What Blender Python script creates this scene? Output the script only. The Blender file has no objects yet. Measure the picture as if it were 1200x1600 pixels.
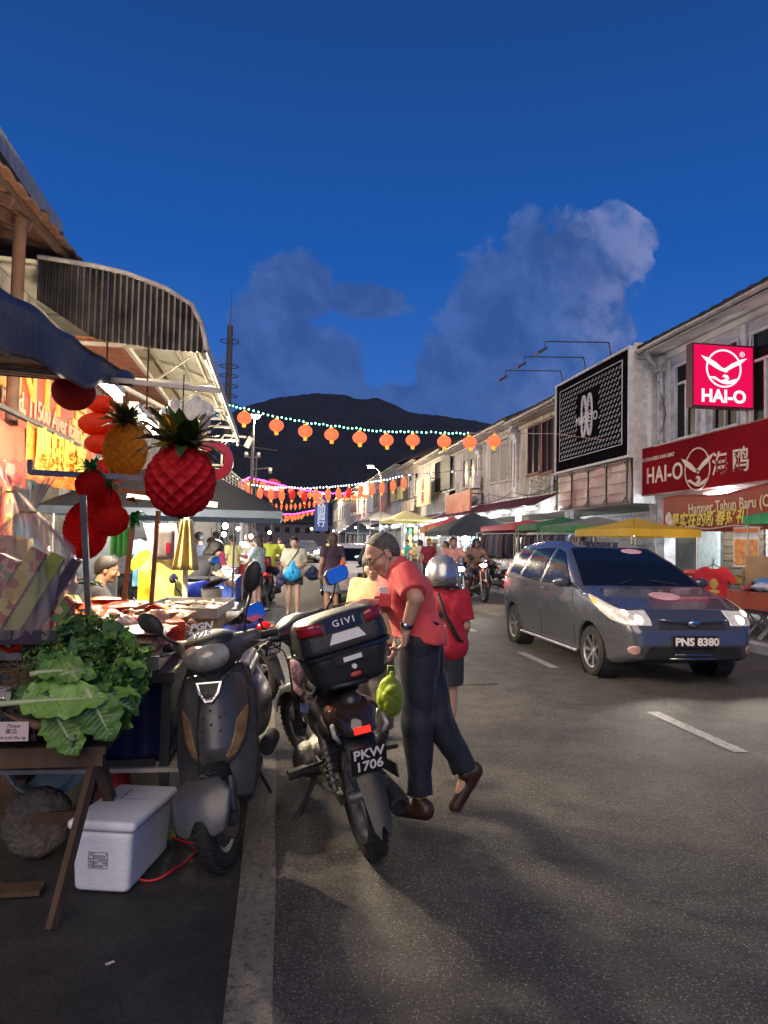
import bpy, math, random
import numpy as np
from math import sin, cos, pi, radians, sqrt, atan2
from mathutils import Vector, Matrix, Euler
random.seed(7)
SC = bpy.context.scene
COL = SC.collection
# ---------------------------------------------------------------- camera
FPX, EYE = 1110.0, 1.45
YAW, PIT, ROLL = radians(8.7), radians(2.5), radians(1.2)
cF = np.array([sin(YAW)*cos(PIT), cos(YAW)*cos(PIT), sin(PIT)])
_r0 = np.array([cos(YAW), -sin(YAW), 0.0]); _u0 = np.cross(_r0, cF)
cR = _r0*cos(ROLL)+_u0*sin(ROLL); cU = -_r0*sin(ROLL)+_u0*cos(ROLL)
cam_d = bpy.data.cameras.new("camera"); cam = bpy.data.objects.new("camera", cam_d); COL.objects.link(cam)
m = Matrix((cR, cU, -cF)).transposed().to_4x4(); m.translation = (0, 0, EYE); cam.matrix_world = m
cam_d.sensor_fit = 'HORIZONTAL'; cam_d.sensor_width = 36; cam_d.lens = 36*FPX/1200
cam_d.clip_start = .05; cam_d.clip_end = 6000
SC.camera = cam
SC.view_settings.view_transform = 'Standard'; SC.view_settings.look = 'None'
SC.view_settings.exposure = 0.0; SC.view_settings.gamma = 1.0
SC.cycles.use_denoising = True
SC.cycles.max_bounces = 6; SC.cycles.diffuse_bounces = 3; SC.cycles.glossy_bounces = 3
SC.cycles.transmission_bounces = 4; SC.cycles.transparent_max_bounces = 10
SC.cycles.sample_clamp_indirect = 3.0
def ray(px, py): return cF+(px-600)/FPX*cR+(800-py)/FPX*cU
EYEV = np.array([0, 0, EYE])
def atZ(px, py, z=0.0):
    r = ray(px, py); return Vector(EYEV+r*((z-EYE)/r[2]))
def atX(px, py, x):
    r = ray(px, py); return Vector(EYEV+r*(x/r[0]))
def atY(px, py, y):
    r = ray(px, py); return Vector(EYEV+r*(y/r[1]))
# ---------------------------------------------------------------- world: dusk sky with towering clouds
W = bpy.data.worlds.new("World"); SC.world = W; W.use_nodes = True
nt = W.node_tree; nt.nodes.clear()
def N(t, **k):
    n = nt.nodes.new(t)
    for a, b in k.items(): setattr(n, a, b)
    return n
def Mt(op, a, b=None, c=None):
    n = N('ShaderNodeMath', operation=op)
    for i, v in enumerate((a, b, c)):
        if v is None: continue
        if isinstance(v, (int, float)): n.inputs[i].default_value = v
        else: nt.links.new(v, n.inputs[i])
    return n.outputs[0]
def ramp(fac, stops):
    n = N('ShaderNodeValToRGB'); e = n.color_ramp.elements
    while len(e) < len(stops): e.new(.5)
    for i, (p, c) in enumerate(stops): e[i].position = p; e[i].color = (*c, 1)
    nt.links.new(fac, n.inputs[0]); return n.outputs[0]
def mixc(f, a, b):
    n = N('ShaderNodeMix', data_type='RGBA')
    for s, v in ((n.inputs[0], f), (n.inputs[6], a), (n.inputs[7], b)):
        if isinstance(v, tuple): s.default_value = (*v, 1)
        elif isinstance(v, (int, float)): s.default_value = v
        else: nt.links.new(v, s)
    return n.outputs[2]
tc = N('ShaderNodeTexCoord'); sep = N('ShaderNodeSeparateXYZ'); nt.links.new(tc.outputs['Generated'], sep.inputs[0])
dx, dy, dz = sep.outputs
ay = Mt('MAXIMUM', Mt('ABSOLUTE', dy), .05)
u = Mt('DIVIDE', dx, ay); v = Mt('DIVIDE', dz, ay)
comb = N('ShaderNodeCombineXYZ'); nt.links.new(u, comb.inputs[0]); nt.links.new(v, comb.inputs[1]); nt.links.new(dy, comb.inputs[2])
def noise(sc, det=8, rough=.6, dist=0.0):
    n = N('ShaderNodeTexNoise'); n.inputs['Scale'].default_value = sc; n.inputs['Detail'].default_value = det
    n.inputs['Roughness'].default_value = rough; n.inputs['Distortion'].default_value = dist
    nt.links.new(comb.outputs[0], n.inputs['Vector']); return n.outputs['Fac']
n1 = noise(8.5, 10, .60, .35); n2 = noise(3.2, 6, .6); n3 = noise(16, 5, .6)
sky = ramp(dz, [(0.0, (.062, .170, .48)), (.16, (.044, .158, .55)), (.36, (.0135, .100, .42)), (.62, (.0115, .062, .245)), (1.0, (.009, .040, .15))])
def blobs(lst):
    out = None
    for px, py, rx, ry in lst:
        r = ray(px, py); cu, cv = r[0]/r[1], r[2]/r[1]
        a = Mt('DIVIDE', Mt('SUBTRACT', u, cu), rx/FPX*1.06); b = Mt('DIVIDE', Mt('SUBTRACT', v, cv), ry/FPX*1.06)
        d = Mt('SUBTRACT', 1.0, Mt('SQRT', Mt('ADD', Mt('MULTIPLY', a, a), Mt('MULTIPLY', b, b))))
        out = d if out is None else Mt('MAXIMUM', out, d)
    return out
def smooth(x, lo, hi):
    n = N('ShaderNodeMapRange', interpolation_type='SMOOTHSTEP'); nt.links.new(x, n.inputs[0])
    n.inputs[1].default_value = lo; n.inputs[2].default_value = hi; return n.outputs[0]
bA = blobs([(890, 425, 130, 105), (955, 385, 75, 65), (800, 480, 100, 100), (905, 540, 120, 90), (745, 585, 110, 85), (660, 640, 90, 50), (850, 640, 190, 70)])
bB = blobs([(462, 452, 78, 72), (425, 520, 85, 85), (480, 570, 110, 75), (400, 600, 90, 60), (565, 468, 85, 36), (540, 640, 100, 50)])
dens = Mt('ADD', Mt('MAXIMUM', bA, Mt('SUBTRACT', bB, .12)), Mt('MULTIPLY', Mt('SUBTRACT', n1, .5), 1.55))
front = smooth(dy, .05, .2)
mA = Mt('MULTIPLY', smooth(dens, -.02, .15), front)
rimr = ray(960, 360); rimu = rimr[0]/rimr[1]
lit = Mt('MULTIPLY', smooth(Mt('ADD', Mt('SUBTRACT', u, rimu-.20), Mt('MULTIPLY', Mt('SUBTRACT', n2, .5), .5)), 0, .26), smooth(n3, .34, .62))
ccol = mixc(smooth(n1, .38, .62), (.036, .090, .290), (.060, .138, .40))
ccol = mixc(Mt('MULTIPLY', lit, .85), ccol, (.23, .27, .52))
fade = smooth(v, .06, .30)
ccol = mixc(fade, (.045, .10, .30), ccol)
skyc = mixc(Mt('MULTIPLY', mA, .92), sky, ccol)
# cloud bank wisps elsewhere
bg = N('ShaderNodeBackground'); bg.inputs[1].default_value = 1.0
nt.links.new(skyc, bg.inputs[0]); wo = N('ShaderNodeOutputWorld'); nt.links.new(bg.outputs[0], wo.inputs[0])
# last twilight glow, low in the west behind the camera
sun_d = bpy.data.lights.new("sun", 'SUN'); sun_d.energy = 1.7; sun_d.angle = radians(50); sun_d.color = (1.0, .80, .60)
sun = bpy.data.objects.new("sun", sun_d); COL.objects.link(sun)
sun.rotation_euler = Vector((.14, .80, -.55)).to_track_quat('-Z', 'Y').to_euler()
# ---------------------------------------------------------------- materials
MATS = {}
def mat(name, col=(.5, .5, .5), rough=.6, metal=0.0, var=.25, scale=9.0, bump=0.0, bscale=None, emit=None, es=0.0,
        alpha=1.0, coat=0.0, trans=0.0, sss=0.0, stretch=None, col2=None, coords='Object', sheen=0.0, spec=None, transl=0.0):
    if name in MATS: return MATS[name]
    M = bpy.data.materials.new(name); M.use_nodes = True; t = M.node_tree; b = t.nodes['Principled BSDF']
    L = t.links.new
    b.inputs['Roughness'].default_value = rough; b.inputs['Metallic'].default_value = metal
    b.inputs['Alpha'].default_value = alpha; b.inputs['Coat Weight'].default_value = coat
    b.inputs['Transmission Weight'].default_value = trans
    if spec is not None: b.inputs['Specular IOR Level'].default_value = spec
    if sheen: b.inputs['Sheen Weight'].default_value = sheen
    if sss: b.inputs['Subsurface Weight'].default_value = sss; b.inputs['Subsurface Radius'].default_value = (.02, .008, .004)
    c = t.nodes.new('ShaderNodeTexCoord'); mp = t.nodes.new('ShaderNodeMapping'); L(c.outputs[coords], mp.inputs[0])
    if stretch: mp.inputs['Scale'].default_value = stretch
    n = t.nodes.new('ShaderNodeTexNoise'); n.inputs['Scale'].default_value = scale; n.inputs['Detail'].default_value = 6
    n.inputs['Roughness'].default_value = .62; L(mp.outputs[0], n.inputs['Vector'])
    r = t.nodes.new('ShaderNodeValToRGB'); e = r.color_ramp.elements; e[0].position = .32; e[1].position = .7
    lo = tuple(max(0, x*(1-var)) for x in col); hi = tuple(min(1, x*(1+var)) for x in col) if col2 is None else col2
    if col2 is not None: lo = col
    e[0].color = (*lo, 1); e[1].color = (*hi, 1); L(n.outputs['Fac'], r.inputs[0]); L(r.outputs[0], b.inputs['Base Color'])
    if bump:
        n2 = t.nodes.new('ShaderNodeTexNoise'); n2.inputs['Scale'].default_value = bscale or scale*3; n2.inputs['Detail'].default_value = 5
        L(mp.outputs[0], n2.inputs['Vector'])
        bp = t.nodes.new('ShaderNodeBump'); bp.inputs['Strength'].default_value = bump; bp.inputs['Distance'].default_value = .02
        L(n2.outputs['Fac'], bp.inputs['Height']); L(bp.outputs[0], b.inputs['Normal'])
    # uneven gloss
    mr = t.nodes.new('ShaderNodeMapRange'); mr.inputs[3].default_value = max(.02, rough-.08); mr.inputs[4].default_value = min(1, rough+.10)
    L(n.outputs['Fac'], mr.inputs[0]); L(mr.outputs[0], b.inputs['Roughness'])
    if transl:
        tb = t.nodes.new('ShaderNodeBsdfTranslucent'); mx = t.nodes.new('ShaderNodeMixShader'); mx.inputs[0].default_value = transl
        L(r.outputs[0], tb.inputs[0]); L(b.outputs[0], mx.inputs[1]); L(tb.outputs[0], mx.inputs[2]); L(mx.outputs[0], t.nodes['Material Output'].inputs[0])
    if emit is not None:
        b.inputs['Emission Color'].default_value = (*emit, 1); b.inputs['Emission Strength'].default_value = es
    MATS[name] = M; return M
def printed(name, cols, scale=30, coat=.4):
    M = mat(name, cols[0], .3, coat=coat); t = M.node_tree; b = t.nodes['Principled BSDF']; L = t.links.new
    v = t.nodes.new('ShaderNodeTexVoronoi'); v.distance = 'CHEBYCHEV'; v.inputs['Scale'].default_value = scale; L(t.nodes['Texture Coordinate'].outputs['Object'], v.inputs['Vector'])
    s = t.nodes.new('ShaderNodeSeparateColor'); L(v.outputs['Color'], s.inputs[0]); r = t.nodes.new('ShaderNodeValToRGB'); r.color_ramp.interpolation = 'CONSTANT'; e = r.color_ramp.elements
    while len(e) < len(cols): e.new(.5)
    for i, c in enumerate(cols): e[i].position = i/len(cols); e[i].color = (*c, 1)
    L(s.outputs[0], r.inputs[0]); L(r.outputs[0], b.inputs['Base Color']); return M
def glow(name, col, s, sample=True):
    if name in MATS: return MATS[name]
    M = bpy.data.materials.new(name); M.use_nodes = True; t = M.node_tree; t.nodes.clear()
    e = t.nodes.new('ShaderNodeEmission'); e.inputs[0].default_value = (*col, 1); e.inputs[1].default_value = s
    o = t.nodes.new('ShaderNodeOutputMaterial'); t.links.new(e.outputs[0], o.inputs[0])
    if not sample: M.cycles.emission_sampling = 'NONE'
    MATS[name] = M; return M
# ---------------------------------------------------------------- object helpers
def meta(o, label=None, cat=None, group=None, kind=None):
    if label: o['label'] = label
    if cat: o['category'] = cat
    if group: o['group'] = group
    if kind: o['kind'] = kind
    return o
def thing(name, label, cat, loc=(0, 0, 0), rz=0.0, group=None, rot=None, sc=1.0):
    o = bpy.data.objects.new(name, None); COL.objects.link(o); o.location = loc
    o.rotation_euler = rot if rot else (0, 0, rz); o.empty_display_size = .1
    if sc != 1.0: o.scale = (sc, sc, sc)
    return meta(o, label, cat, group)
def link_mesh(name, me, parent=None):
    o = bpy.data.objects.new(name, me); COL.objects.link(o)
    if parent: o.parent = parent
    return o
def copy_tree(o, parent=None):
    c = o.copy(); COL.objects.link(c)
    if parent is not None: c.parent = parent
    for ch in list(o.children): copy_tree(ch, c)
    return c
def dup(o, label, loc=None, rz=None, group=None):
    c = copy_tree(o)
    if loc is not None: c.location = loc
    if rz is not None: c.rotation_euler[2] = rz
    c['label'] = label
    if group: c['group'] = group
    return c
def aslist(m): return m if isinstance(m, (list, tuple)) else [m]
class MB:
    def __init__(s, T=None): s.v = []; s.f = []; s.m = []; s.T = T or Matrix()
    def add(s, vs, fs, mi=0):
        o = len(s.v); s.v += [tuple(s.T @ Vector(p)) for p in vs]
        s.f += [tuple(i+o for i in f) for f in fs]; s.m += [mi]*len(fs); return s
    def box(s, c, d, R=None, mi=0, taper=1.0):
        x, y, z = d[0]/2, d[1]/2, d[2]/2; R = R or Matrix(); c = Vector(c)
        R = R.to_4x4() if len(R) == 3 else R
        P = [(-x, -y, -z), (x, -y, -z), (x, y, -z), (-x, y, -z), (-x*taper, -y*taper, z), (x*taper, -y*taper, z), (x*taper, y*taper, z), (-x*taper, y*taper, z)]
        return s.add([c+(R @ Vector(p)) for p in P], [(3, 2, 1, 0), (4, 5, 6, 7), (0, 1, 5, 4), (1, 2, 6, 5), (2, 3, 7, 6), (3, 0, 4, 7)], mi)
    def span(s, a, b, mi=0):
        a, b = Vector(a), Vector(b); return s.box((a+b)/2, [abs(q) for q in (b-a)], mi=mi)
    def beam(s, a, b, w, h=None, mi=0, up=(0, 0, 1)):
        a, b = Vector(a), Vector(b); d = b-a; L = d.length
        if L < 1e-6: return s
        z = d/L; upv = Vector(up)
        if abs(z.dot(upv)) > .98: upv = Vector((0, 1, 0))
        x = upv.cross(z).normalized(); y = z.cross(x)
        R = Matrix((x, y, z)).transposed()
        return s.box((a+b)/2, (w, h or w, L), R, mi)
    def cyl(s, a, b, r0, r1=None, n=14, mi=0, caps=True):
        a, b = Vector(a), Vector(b); r1 = r0 if r1 is None else r1; z = (b-a).normalized()
        t = Vector((1, 0, 0)) if abs(z.x) < .8 else Vector((0, 1, 0)); x = t.cross(z).normalized(); y = z.cross(x)
        vs = []
        for k in range(n):
            q = x*cos(2*pi*k/n)+y*sin(2*pi*k/n); vs += [a+q*r0, b+q*r1]
        fs = [(2*k, 2*((k+1) % n), 2*((k+1) % n)+1, 2*k+1) for k in range(n)]
        if caps: fs += [tuple(2*k for k in range(n))[::-1], tuple(2*k+1 for k in range(n))]
        return s.add(vs, fs, mi)
    def tube(s, pts, r, n=8, mi=0, closed=False):
        pts = [Vector(p) for p in pts]; rs = r if isinstance(r, (list, tuple)) else [r]*len(pts)
        m_ = len(pts); vs = []; prev = None
        for i, p in enumerate(pts):
            a = pts[i-1] if (i or closed) else p; b = pts[(i+1) % m_] if (i < m_-1 or closed) else p
            t = (b-a).normalized()
            if prev is None:
                q = Vector((0, 0, 1)) if abs(t.z) < .9 else Vector((1, 0, 0)); x = q.cross(t).normalized()
            else:
                x = prev-t*prev.dot(t); x = x.normalized() if x.length > 1e-6 else prev
            prev = x; y = t.cross(x)
            vs += [p+(x*cos(2*pi*k/n)+y*sin(2*pi*k/n))*rs[i] for k in range(n)]
        fs = []
        for i in range(m_ if closed else m_-1):
            j = (i+1) % m_
            fs += [(i*n+k, i*n+(k+1) % n, j*n+(k+1) % n, j*n+k) for k in range(n)]
        if not closed: fs += [tuple(range(n))[::-1], tuple((m_-1)*n+k for k in range(n))]
        return s.add(vs, fs, mi)
    def lathe(s, prof, c=(0, 0, 0), n=24, R=None, mi=0, mod=None):
        c = Vector(c); vs = []; R = R or Matrix.Identity(3); m_ = len(prof)
        for k in range(n):
            a = 2*pi*k/n; q = mod(k, n) if mod else 1.0
            vs += [c+(R @ Vector((r*q*cos(a), r*q*sin(a), z))) for r, z in prof]
        fs = [(k*m_+j, ((k+1) % n)*m_+j, ((k+1) % n)*m_+j+1, k*m_+j+1) for k in range(n) for j in range(m_-1)]
        return s.add(vs, fs, mi)
    def ball(s, c, r, nu=16, nv=10, R=None, mi=0, fn=None):
        r = r if isinstance(r, (list, tuple)) else (r, r, r); c = Vector(c); R = R or Matrix.Identity(3)
        vs = []; fs = []
        for j in range(nv+1):
            th = pi*j/nv
            for i in range(nu):
                ph = 2*pi*i/nu; k = fn(i, j, ph, th) if fn else 1.0
                vs.append(c+(R @ Vector((r[0]*k*sin(th)*cos(ph), r[1]*k*sin(th)*sin(ph), r[2]*k*cos(th)))))
        for j in range(nv):
            for i in range(nu): fs.append((j*nu+i, (j+1)*nu+i, (j+1)*nu+(i+1) % nu, j*nu+(i+1) % nu))
        return s.add(vs, fs, mi)
    def poly(s, pts, thick=None, mi=0):
        pts = [Vector(p) for p in pts]; n = len(pts)
        if not thick: return s.add(pts, [tuple(range(n))], mi)
        nn = Vector((0, 0, 0))
        for i in range(n): nn += pts[i].cross(pts[(i+1) % n])
        nn = nn.normalized()*thick
        return s.add(pts+[p-nn for p in pts], [tuple(range(n)), tuple(range(2*n-1, n-1, -1))]+[(i, i+n, (i+1) % n+n, (i+1) % n) for i in range(n)], mi)
    def sheet(s, fn, nu, nv, mi=0, thick=0.0):
        vs = [Vector(fn(i/nu, j/nv)) for j in range(nv+1) for i in range(nu+1)]
        w = nu+1; fs = [(j*w+i, j*w+i+1, (j+1)*w+i+1, (j+1)*w+i) for j in range(nv) for i in range(nu)]
        if thick:
            ns = [Vector((0, 0, 0)) for _ in vs]
            for f in fs:
                q = (vs[f[1]]-vs[f[0]]).cross(vs[f[3]]-vs[f[0]])
                for k in f: ns[k] += q
            o = len(vs); vs = vs+[p-(k.normalized()*thick if k.length > 0 else k) for p, k in zip(vs, ns)]
            back = [tuple(k+o for k in f[::-1]) for f in fs]
            edge = [j*w for j in range(nv+1)]; rim = []
            loop = [i for i in range(w)]+[j*w+nu for j in range(1, nv+1)]+[nv*w+i for i in range(nu-1, -1, -1)]+[j*w for j in range(nv-1, 0, -1)]
            for a, b in zip(loop, loop[1:]+loop[:1]): rim.append((b, a, a+o, b+o))
            fs = fs+back+rim
        return s.add(vs, fs, mi)
    def build(s, name, mats, parent=None, smooth=0, **k):
        me = bpy.data.meshes.new(name); me.from_pydata(s.v, [], s.f)
        for q in aslist(mats): me.materials.append(q)
        if len(aslist(mats)) > 1: me.polygons.foreach_set('material_index', s.m)
        if smooth:
            me.polygons.foreach_set('use_smooth', [True]*len(me.polygons))
            if smooth != 1: me.set_sharp_from_angle(angle=radians(smooth))
        me.update(); o = link_mesh(name, me, parent)
        if k: meta(o, **k)
        return o
def RX(a): return Matrix.Rotation(radians(a), 3, 'X')
def RY(a): return Matrix.Rotation(radians(a), 3, 'Y')
def RZ(a): return Matrix.Rotation(radians(a), 3, 'Z')
def text(name, s, size, M, material, parent, thick=.002, align='CENTER', bold=0.0, sx=1.0, shear=0.0, sp=1.0, lsp=1.0):
    cu = bpy.data.curves.new(name, 'FONT'); cu.body = s; cu.size = size; cu.extrude = thick; cu.align_x = align; cu.align_y = 'CENTER'
    cu.offset = bold; cu.shear = shear; cu.space_character = sp; cu.space_line = lsp; cu.resolution_u = 3
    o = bpy.data.objects.new(name, cu); COL.objects.link(o)
    dg = bpy.context.evaluated_depsgraph_get(); me = bpy.data.meshes.new_from_object(o.evaluated_get(dg))
    bpy.data.objects.remove(o); me.name = name
    me.transform((M if len(M) == 4 else M.to_4x4()) @ Matrix.Diagonal((sx, 1, 1, 1)))
    me.materials.clear(); me.materials.append(material)
    return link_mesh(name, me, parent)
def frame(o, x, y):   # text frame: origin, reading direction, up direction
    x = Vector(x).normalized(); y = Vector(y); y = (y-x*y.dot(x)).normalized(); z = x.cross(y)
    M = Matrix((x, y, z)).transposed().to_4x4(); M.translation = Vector(o); return M
# ---------------------------------------------------------------- signed distance modelling
def smin(a, b, k):
    if k <= 0: return np.minimum(a, b)
    h = np.clip(.5+.5*(b-a)/k, 0, 1); return b+(a-b)*h-k*h*(1-h)
def smax(a, b, k): return -smin(-a, -b, k)
class P:      # primitives: fn(x,y,z), lo, hi
    @staticmethod
    def cap(a, b, ra, rb=None, flat=False):
        a, b = np.array(a, float), np.array(b, float); rb = ra if rb is None else rb; ba = b-a; L2 = max(ba@ba, 1e-9)
        def f(x, y, z):
            px, py, pz = x-a[0], y-a[1], z-a[2]; t = (px*ba[0]+py*ba[1]+pz*ba[2])/L2; h = np.clip(t, 0, 1)
            d = np.sqrt((px-ba[0]*h)**2+(py-ba[1]*h)**2+(pz-ba[2]*h)**2)-(ra+(rb-ra)*h)
            return np.maximum(d, (t-1)*sqrt(L2)) if flat else d
        r = max(ra, rb); return f, np.minimum(a, b)-r, np.maximum(a, b)+r
    @staticmethod
    def ell(c, r, R=None):
        c = np.array(c, float); r = np.array(r if isinstance(r, (list, tuple)) else (r, r, r), float)
        Rm = np.array(R) if R is not None else None
        def f(x, y, z):
            x, y, z = x-c[0], y-c[1], z-c[2]
            if Rm is not None: x, y, z = (Rm[0, i]*x+Rm[1, i]*y+Rm[2, i]*z for i in range(3))
            k0 = np.sqrt((x/r[0])**2+(y/r[1])**2+(z/r[2])**2); k1 = np.sqrt((x/r[0]**2)**2+(y/r[1]**2)**2+(z/r[2]**2)**2)
            return k0*(k0-1)/np.maximum(k1, 1e-6)
        m_ = r.max() if R is not None else r; return f, c-m_, c+m_
    @staticmethod
    def box(c, d, rd=0.0, R=None):
        c = np.array(c, float); h = np.array(d, float)/2; Rm = np.array(R) if R is not None else None
        def f(x, y, z):
            x, y, z = x-c[0], y-c[1], z-c[2]
            if Rm is not None: x, y, z = (Rm[0, i]*x+Rm[1, i]*y+Rm[2, i]*z for i in range(3))
            qx, qy, qz = abs(x)-h[0]+rd, abs(y)-h[1]+rd, abs(z)-h[2]+rd
            return np.sqrt(np.maximum(qx, 0)**2+np.maximum(qy, 0)**2+np.maximum(qz, 0)**2)+np.minimum(np.maximum(qx, np.maximum(qy, qz)), 0)-rd
        m_ = h if R is None else np.full(3, np.linalg.norm(h)); return f, c-m_, c+m_
    @staticmethod
    def half(n, d):      # keeps n.p < d
        n = np.array(n, float); n = n/np.linalg.norm(n)
        return (lambda x, y, z: n[0]*x+n[1]*y+n[2]*z-d), None, None
    @staticmethod
    def fn(f, lo, hi): return f, np.array(lo, float), np.array(hi, float)
def poly2(pts):
    pts = [np.array(p, float) for p in pts]
    def f(x, y):
        x, y = np.broadcast_arrays(x, y); d = np.full(x.shape, 1e9); s = np.ones(x.shape); n = len(pts)
        for i in range(n):
            a, b = pts[i], pts[i-1]; e = b-a; wx, wy = x-a[0], y-a[1]
            t = np.clip((wx*e[0]+wy*e[1])/max(e@e, 1e-12), 0, 1); d = np.minimum(d, (wx-e[0]*t)**2+(wy-e[1]*t)**2)
            c1 = y >= a[1]; c2 = y < b[1]; c3 = e[0]*wy > e[1]*wx
            fl = (c1 & c2 & c3) | (~c1 & ~c2 & ~c3); s = np.where(fl, -s, s)
        return s*np.sqrt(d)
    return f
def sdf(ops, res, lo=None, hi=None, disp=None):
    """ops: ('u'|'s'|'i', prim, k). returns verts, quads"""
    if lo is None:
        L = [o[1] for o in ops if o[0] == 'u']; lo = np.min([q[1] for q in L], 0); hi = np.max([q[2] for q in L], 0)
    lo = np.array(lo, float)-res*2.5; hi = np.array(hi, float)+res*2.5
    n = np.ceil((hi-lo)/res).astype(int)+1
    X, Y, Z = (lo[i]+np.arange(n[i])*res for i in range(3))
    D = np.full(n, 9.0)
    for o in ops:
        op, (f, a, b), k = o[0], o[1], (o[2] if len(o) > 2 else 0.0)
        if a is None or op == 'i': s = (slice(0, n[0]), slice(0, n[1]), slice(0, n[2]))
        else:
            mg = k+res*2.5; s = []
            for i in range(3):
                i0 = max(0, int((a[i]-mg-lo[i])/res)); i1 = min(n[i], int((b[i]+mg-lo[i])/res)+2); s.append(slice(i0, max(i1, i0)))
            s = tuple(s)
        if min(q.stop-q.start for q in s) <= 0: continue
        d = f(X[s[0]][:, None, None], Y[s[1]][None, :, None], Z[s[2]][None, None, :])
        d = np.broadcast_to(d, D[s].shape)
        D[s] = smin(D[s], d, k) if op == 'u' else (smax(D[s], -d, k) if op == 's' else smax(D[s], d, k))
    if disp is not None: D = D+disp(X[:, None, None], Y[None, :, None], Z[None, None, :])
    I = D < 0; nx, ny, nz = n
    cs = np.zeros((nx-1, ny-1, nz-1), np.int8)
    cor = [(a, b, c) for a in (0, 1) for b in (0, 1) for c in (0, 1)]
    for a, b, c in cor: cs += I[a:nx-1+a, b:ny-1+b, c:nz-1+c]
    ci = np.argwhere((cs > 0) & (cs < 8))
    idx = np.full(cs.shape, -1, np.int32); idx[tuple(ci.T)] = np.arange(len(ci))
    vs = np.zeros((len(ci), 3)); ct = np.zeros(len(ci))
    for a in cor:
        for ax in range(3):
            if a[ax]: continue
            b = list(a); b[ax] = 1
            va = D[ci[:, 0]+a[0], ci[:, 1]+a[1], ci[:, 2]+a[2]]; vb = D[ci[:, 0]+b[0], ci[:, 1]+b[1], ci[:, 2]+b[2]]
            mk = (va < 0) != (vb < 0); t = np.where(mk, va/np.where(mk, va-vb, 1), 0)
            p = np.tile(np.array(a, float), (len(ci), 1)); p[:, ax] += t
            vs += p*mk[:, None]; ct += mk
    vs = lo+(ci+vs/np.maximum(ct, 1)[:, None])*res
    Q = []
    for ax in range(3):
        o1, o2 = [(1, 2), (2, 0), (0, 1)][ax]
        s0 = [slice(0, k) for k in n]; s1 = list(s0); s0[ax] = slice(0, n[ax]-1); s1[ax] = slice(1, n[ax])
        ch = I[tuple(s0)] != I[tuple(s1)]
        e = np.argwhere(ch)
        e = e[(e[:, o1] > 0) & (e[:, o2] > 0) & (e[:, o1] < n[o1]-1) & (e[:, o2] < n[o2]-1)]
        if not len(e): continue
        def g(d1, d2):
            q = e.copy(); q[:, o1] -= d1; q[:, o2] -= d2; return idx[q[:, 0], q[:, 1], q[:, 2]]
        q = np.stack([g(1, 1), g(0, 1), g(0, 0), g(1, 0)], 1)
        ins = I[e[:, 0], e[:, 1], e[:, 2]]; q[~ins] = q[~ins][:, ::-1]; Q.append(q)
    Q = np.concatenate(Q) if Q else np.zeros((0, 4), int)
    return vs, Q[(Q >= 0).all(1)]
def sdf_obj(name, ops, res, material, parent=None, disp=None, sharp=None, xf=None, lo=None, hi=None, **k):
    vs, q = sdf(ops, res, lo, hi, disp)
    if xf is not None: vs = vs@np.array(xf.to_3x3()).T+np.array(xf.translation)
    me = bpy.data.meshes.new(name); me.vertices.add(len(vs)); me.vertices.foreach_set('co', vs.astype(np.float32).ravel())
    me.loops.add(len(q)*4); me.loops.foreach_set('vertex_index', q.astype(np.int32).ravel())
    me.polygons.add(len(q)); me.polygons.foreach_set('loop_start', np.arange(0, len(q)*4, 4, dtype=np.int32))
    me.polygons.foreach_set('use_smooth', [True]*len(q)); me.update(calc_edges=True)
    for q_ in aslist(material): me.materials.append(q_)
    if sharp: me.set_sharp_from_angle(angle=radians(sharp))
    o = link_mesh(name, me, parent)
    if k: meta(o, **k)
    return o
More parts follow.
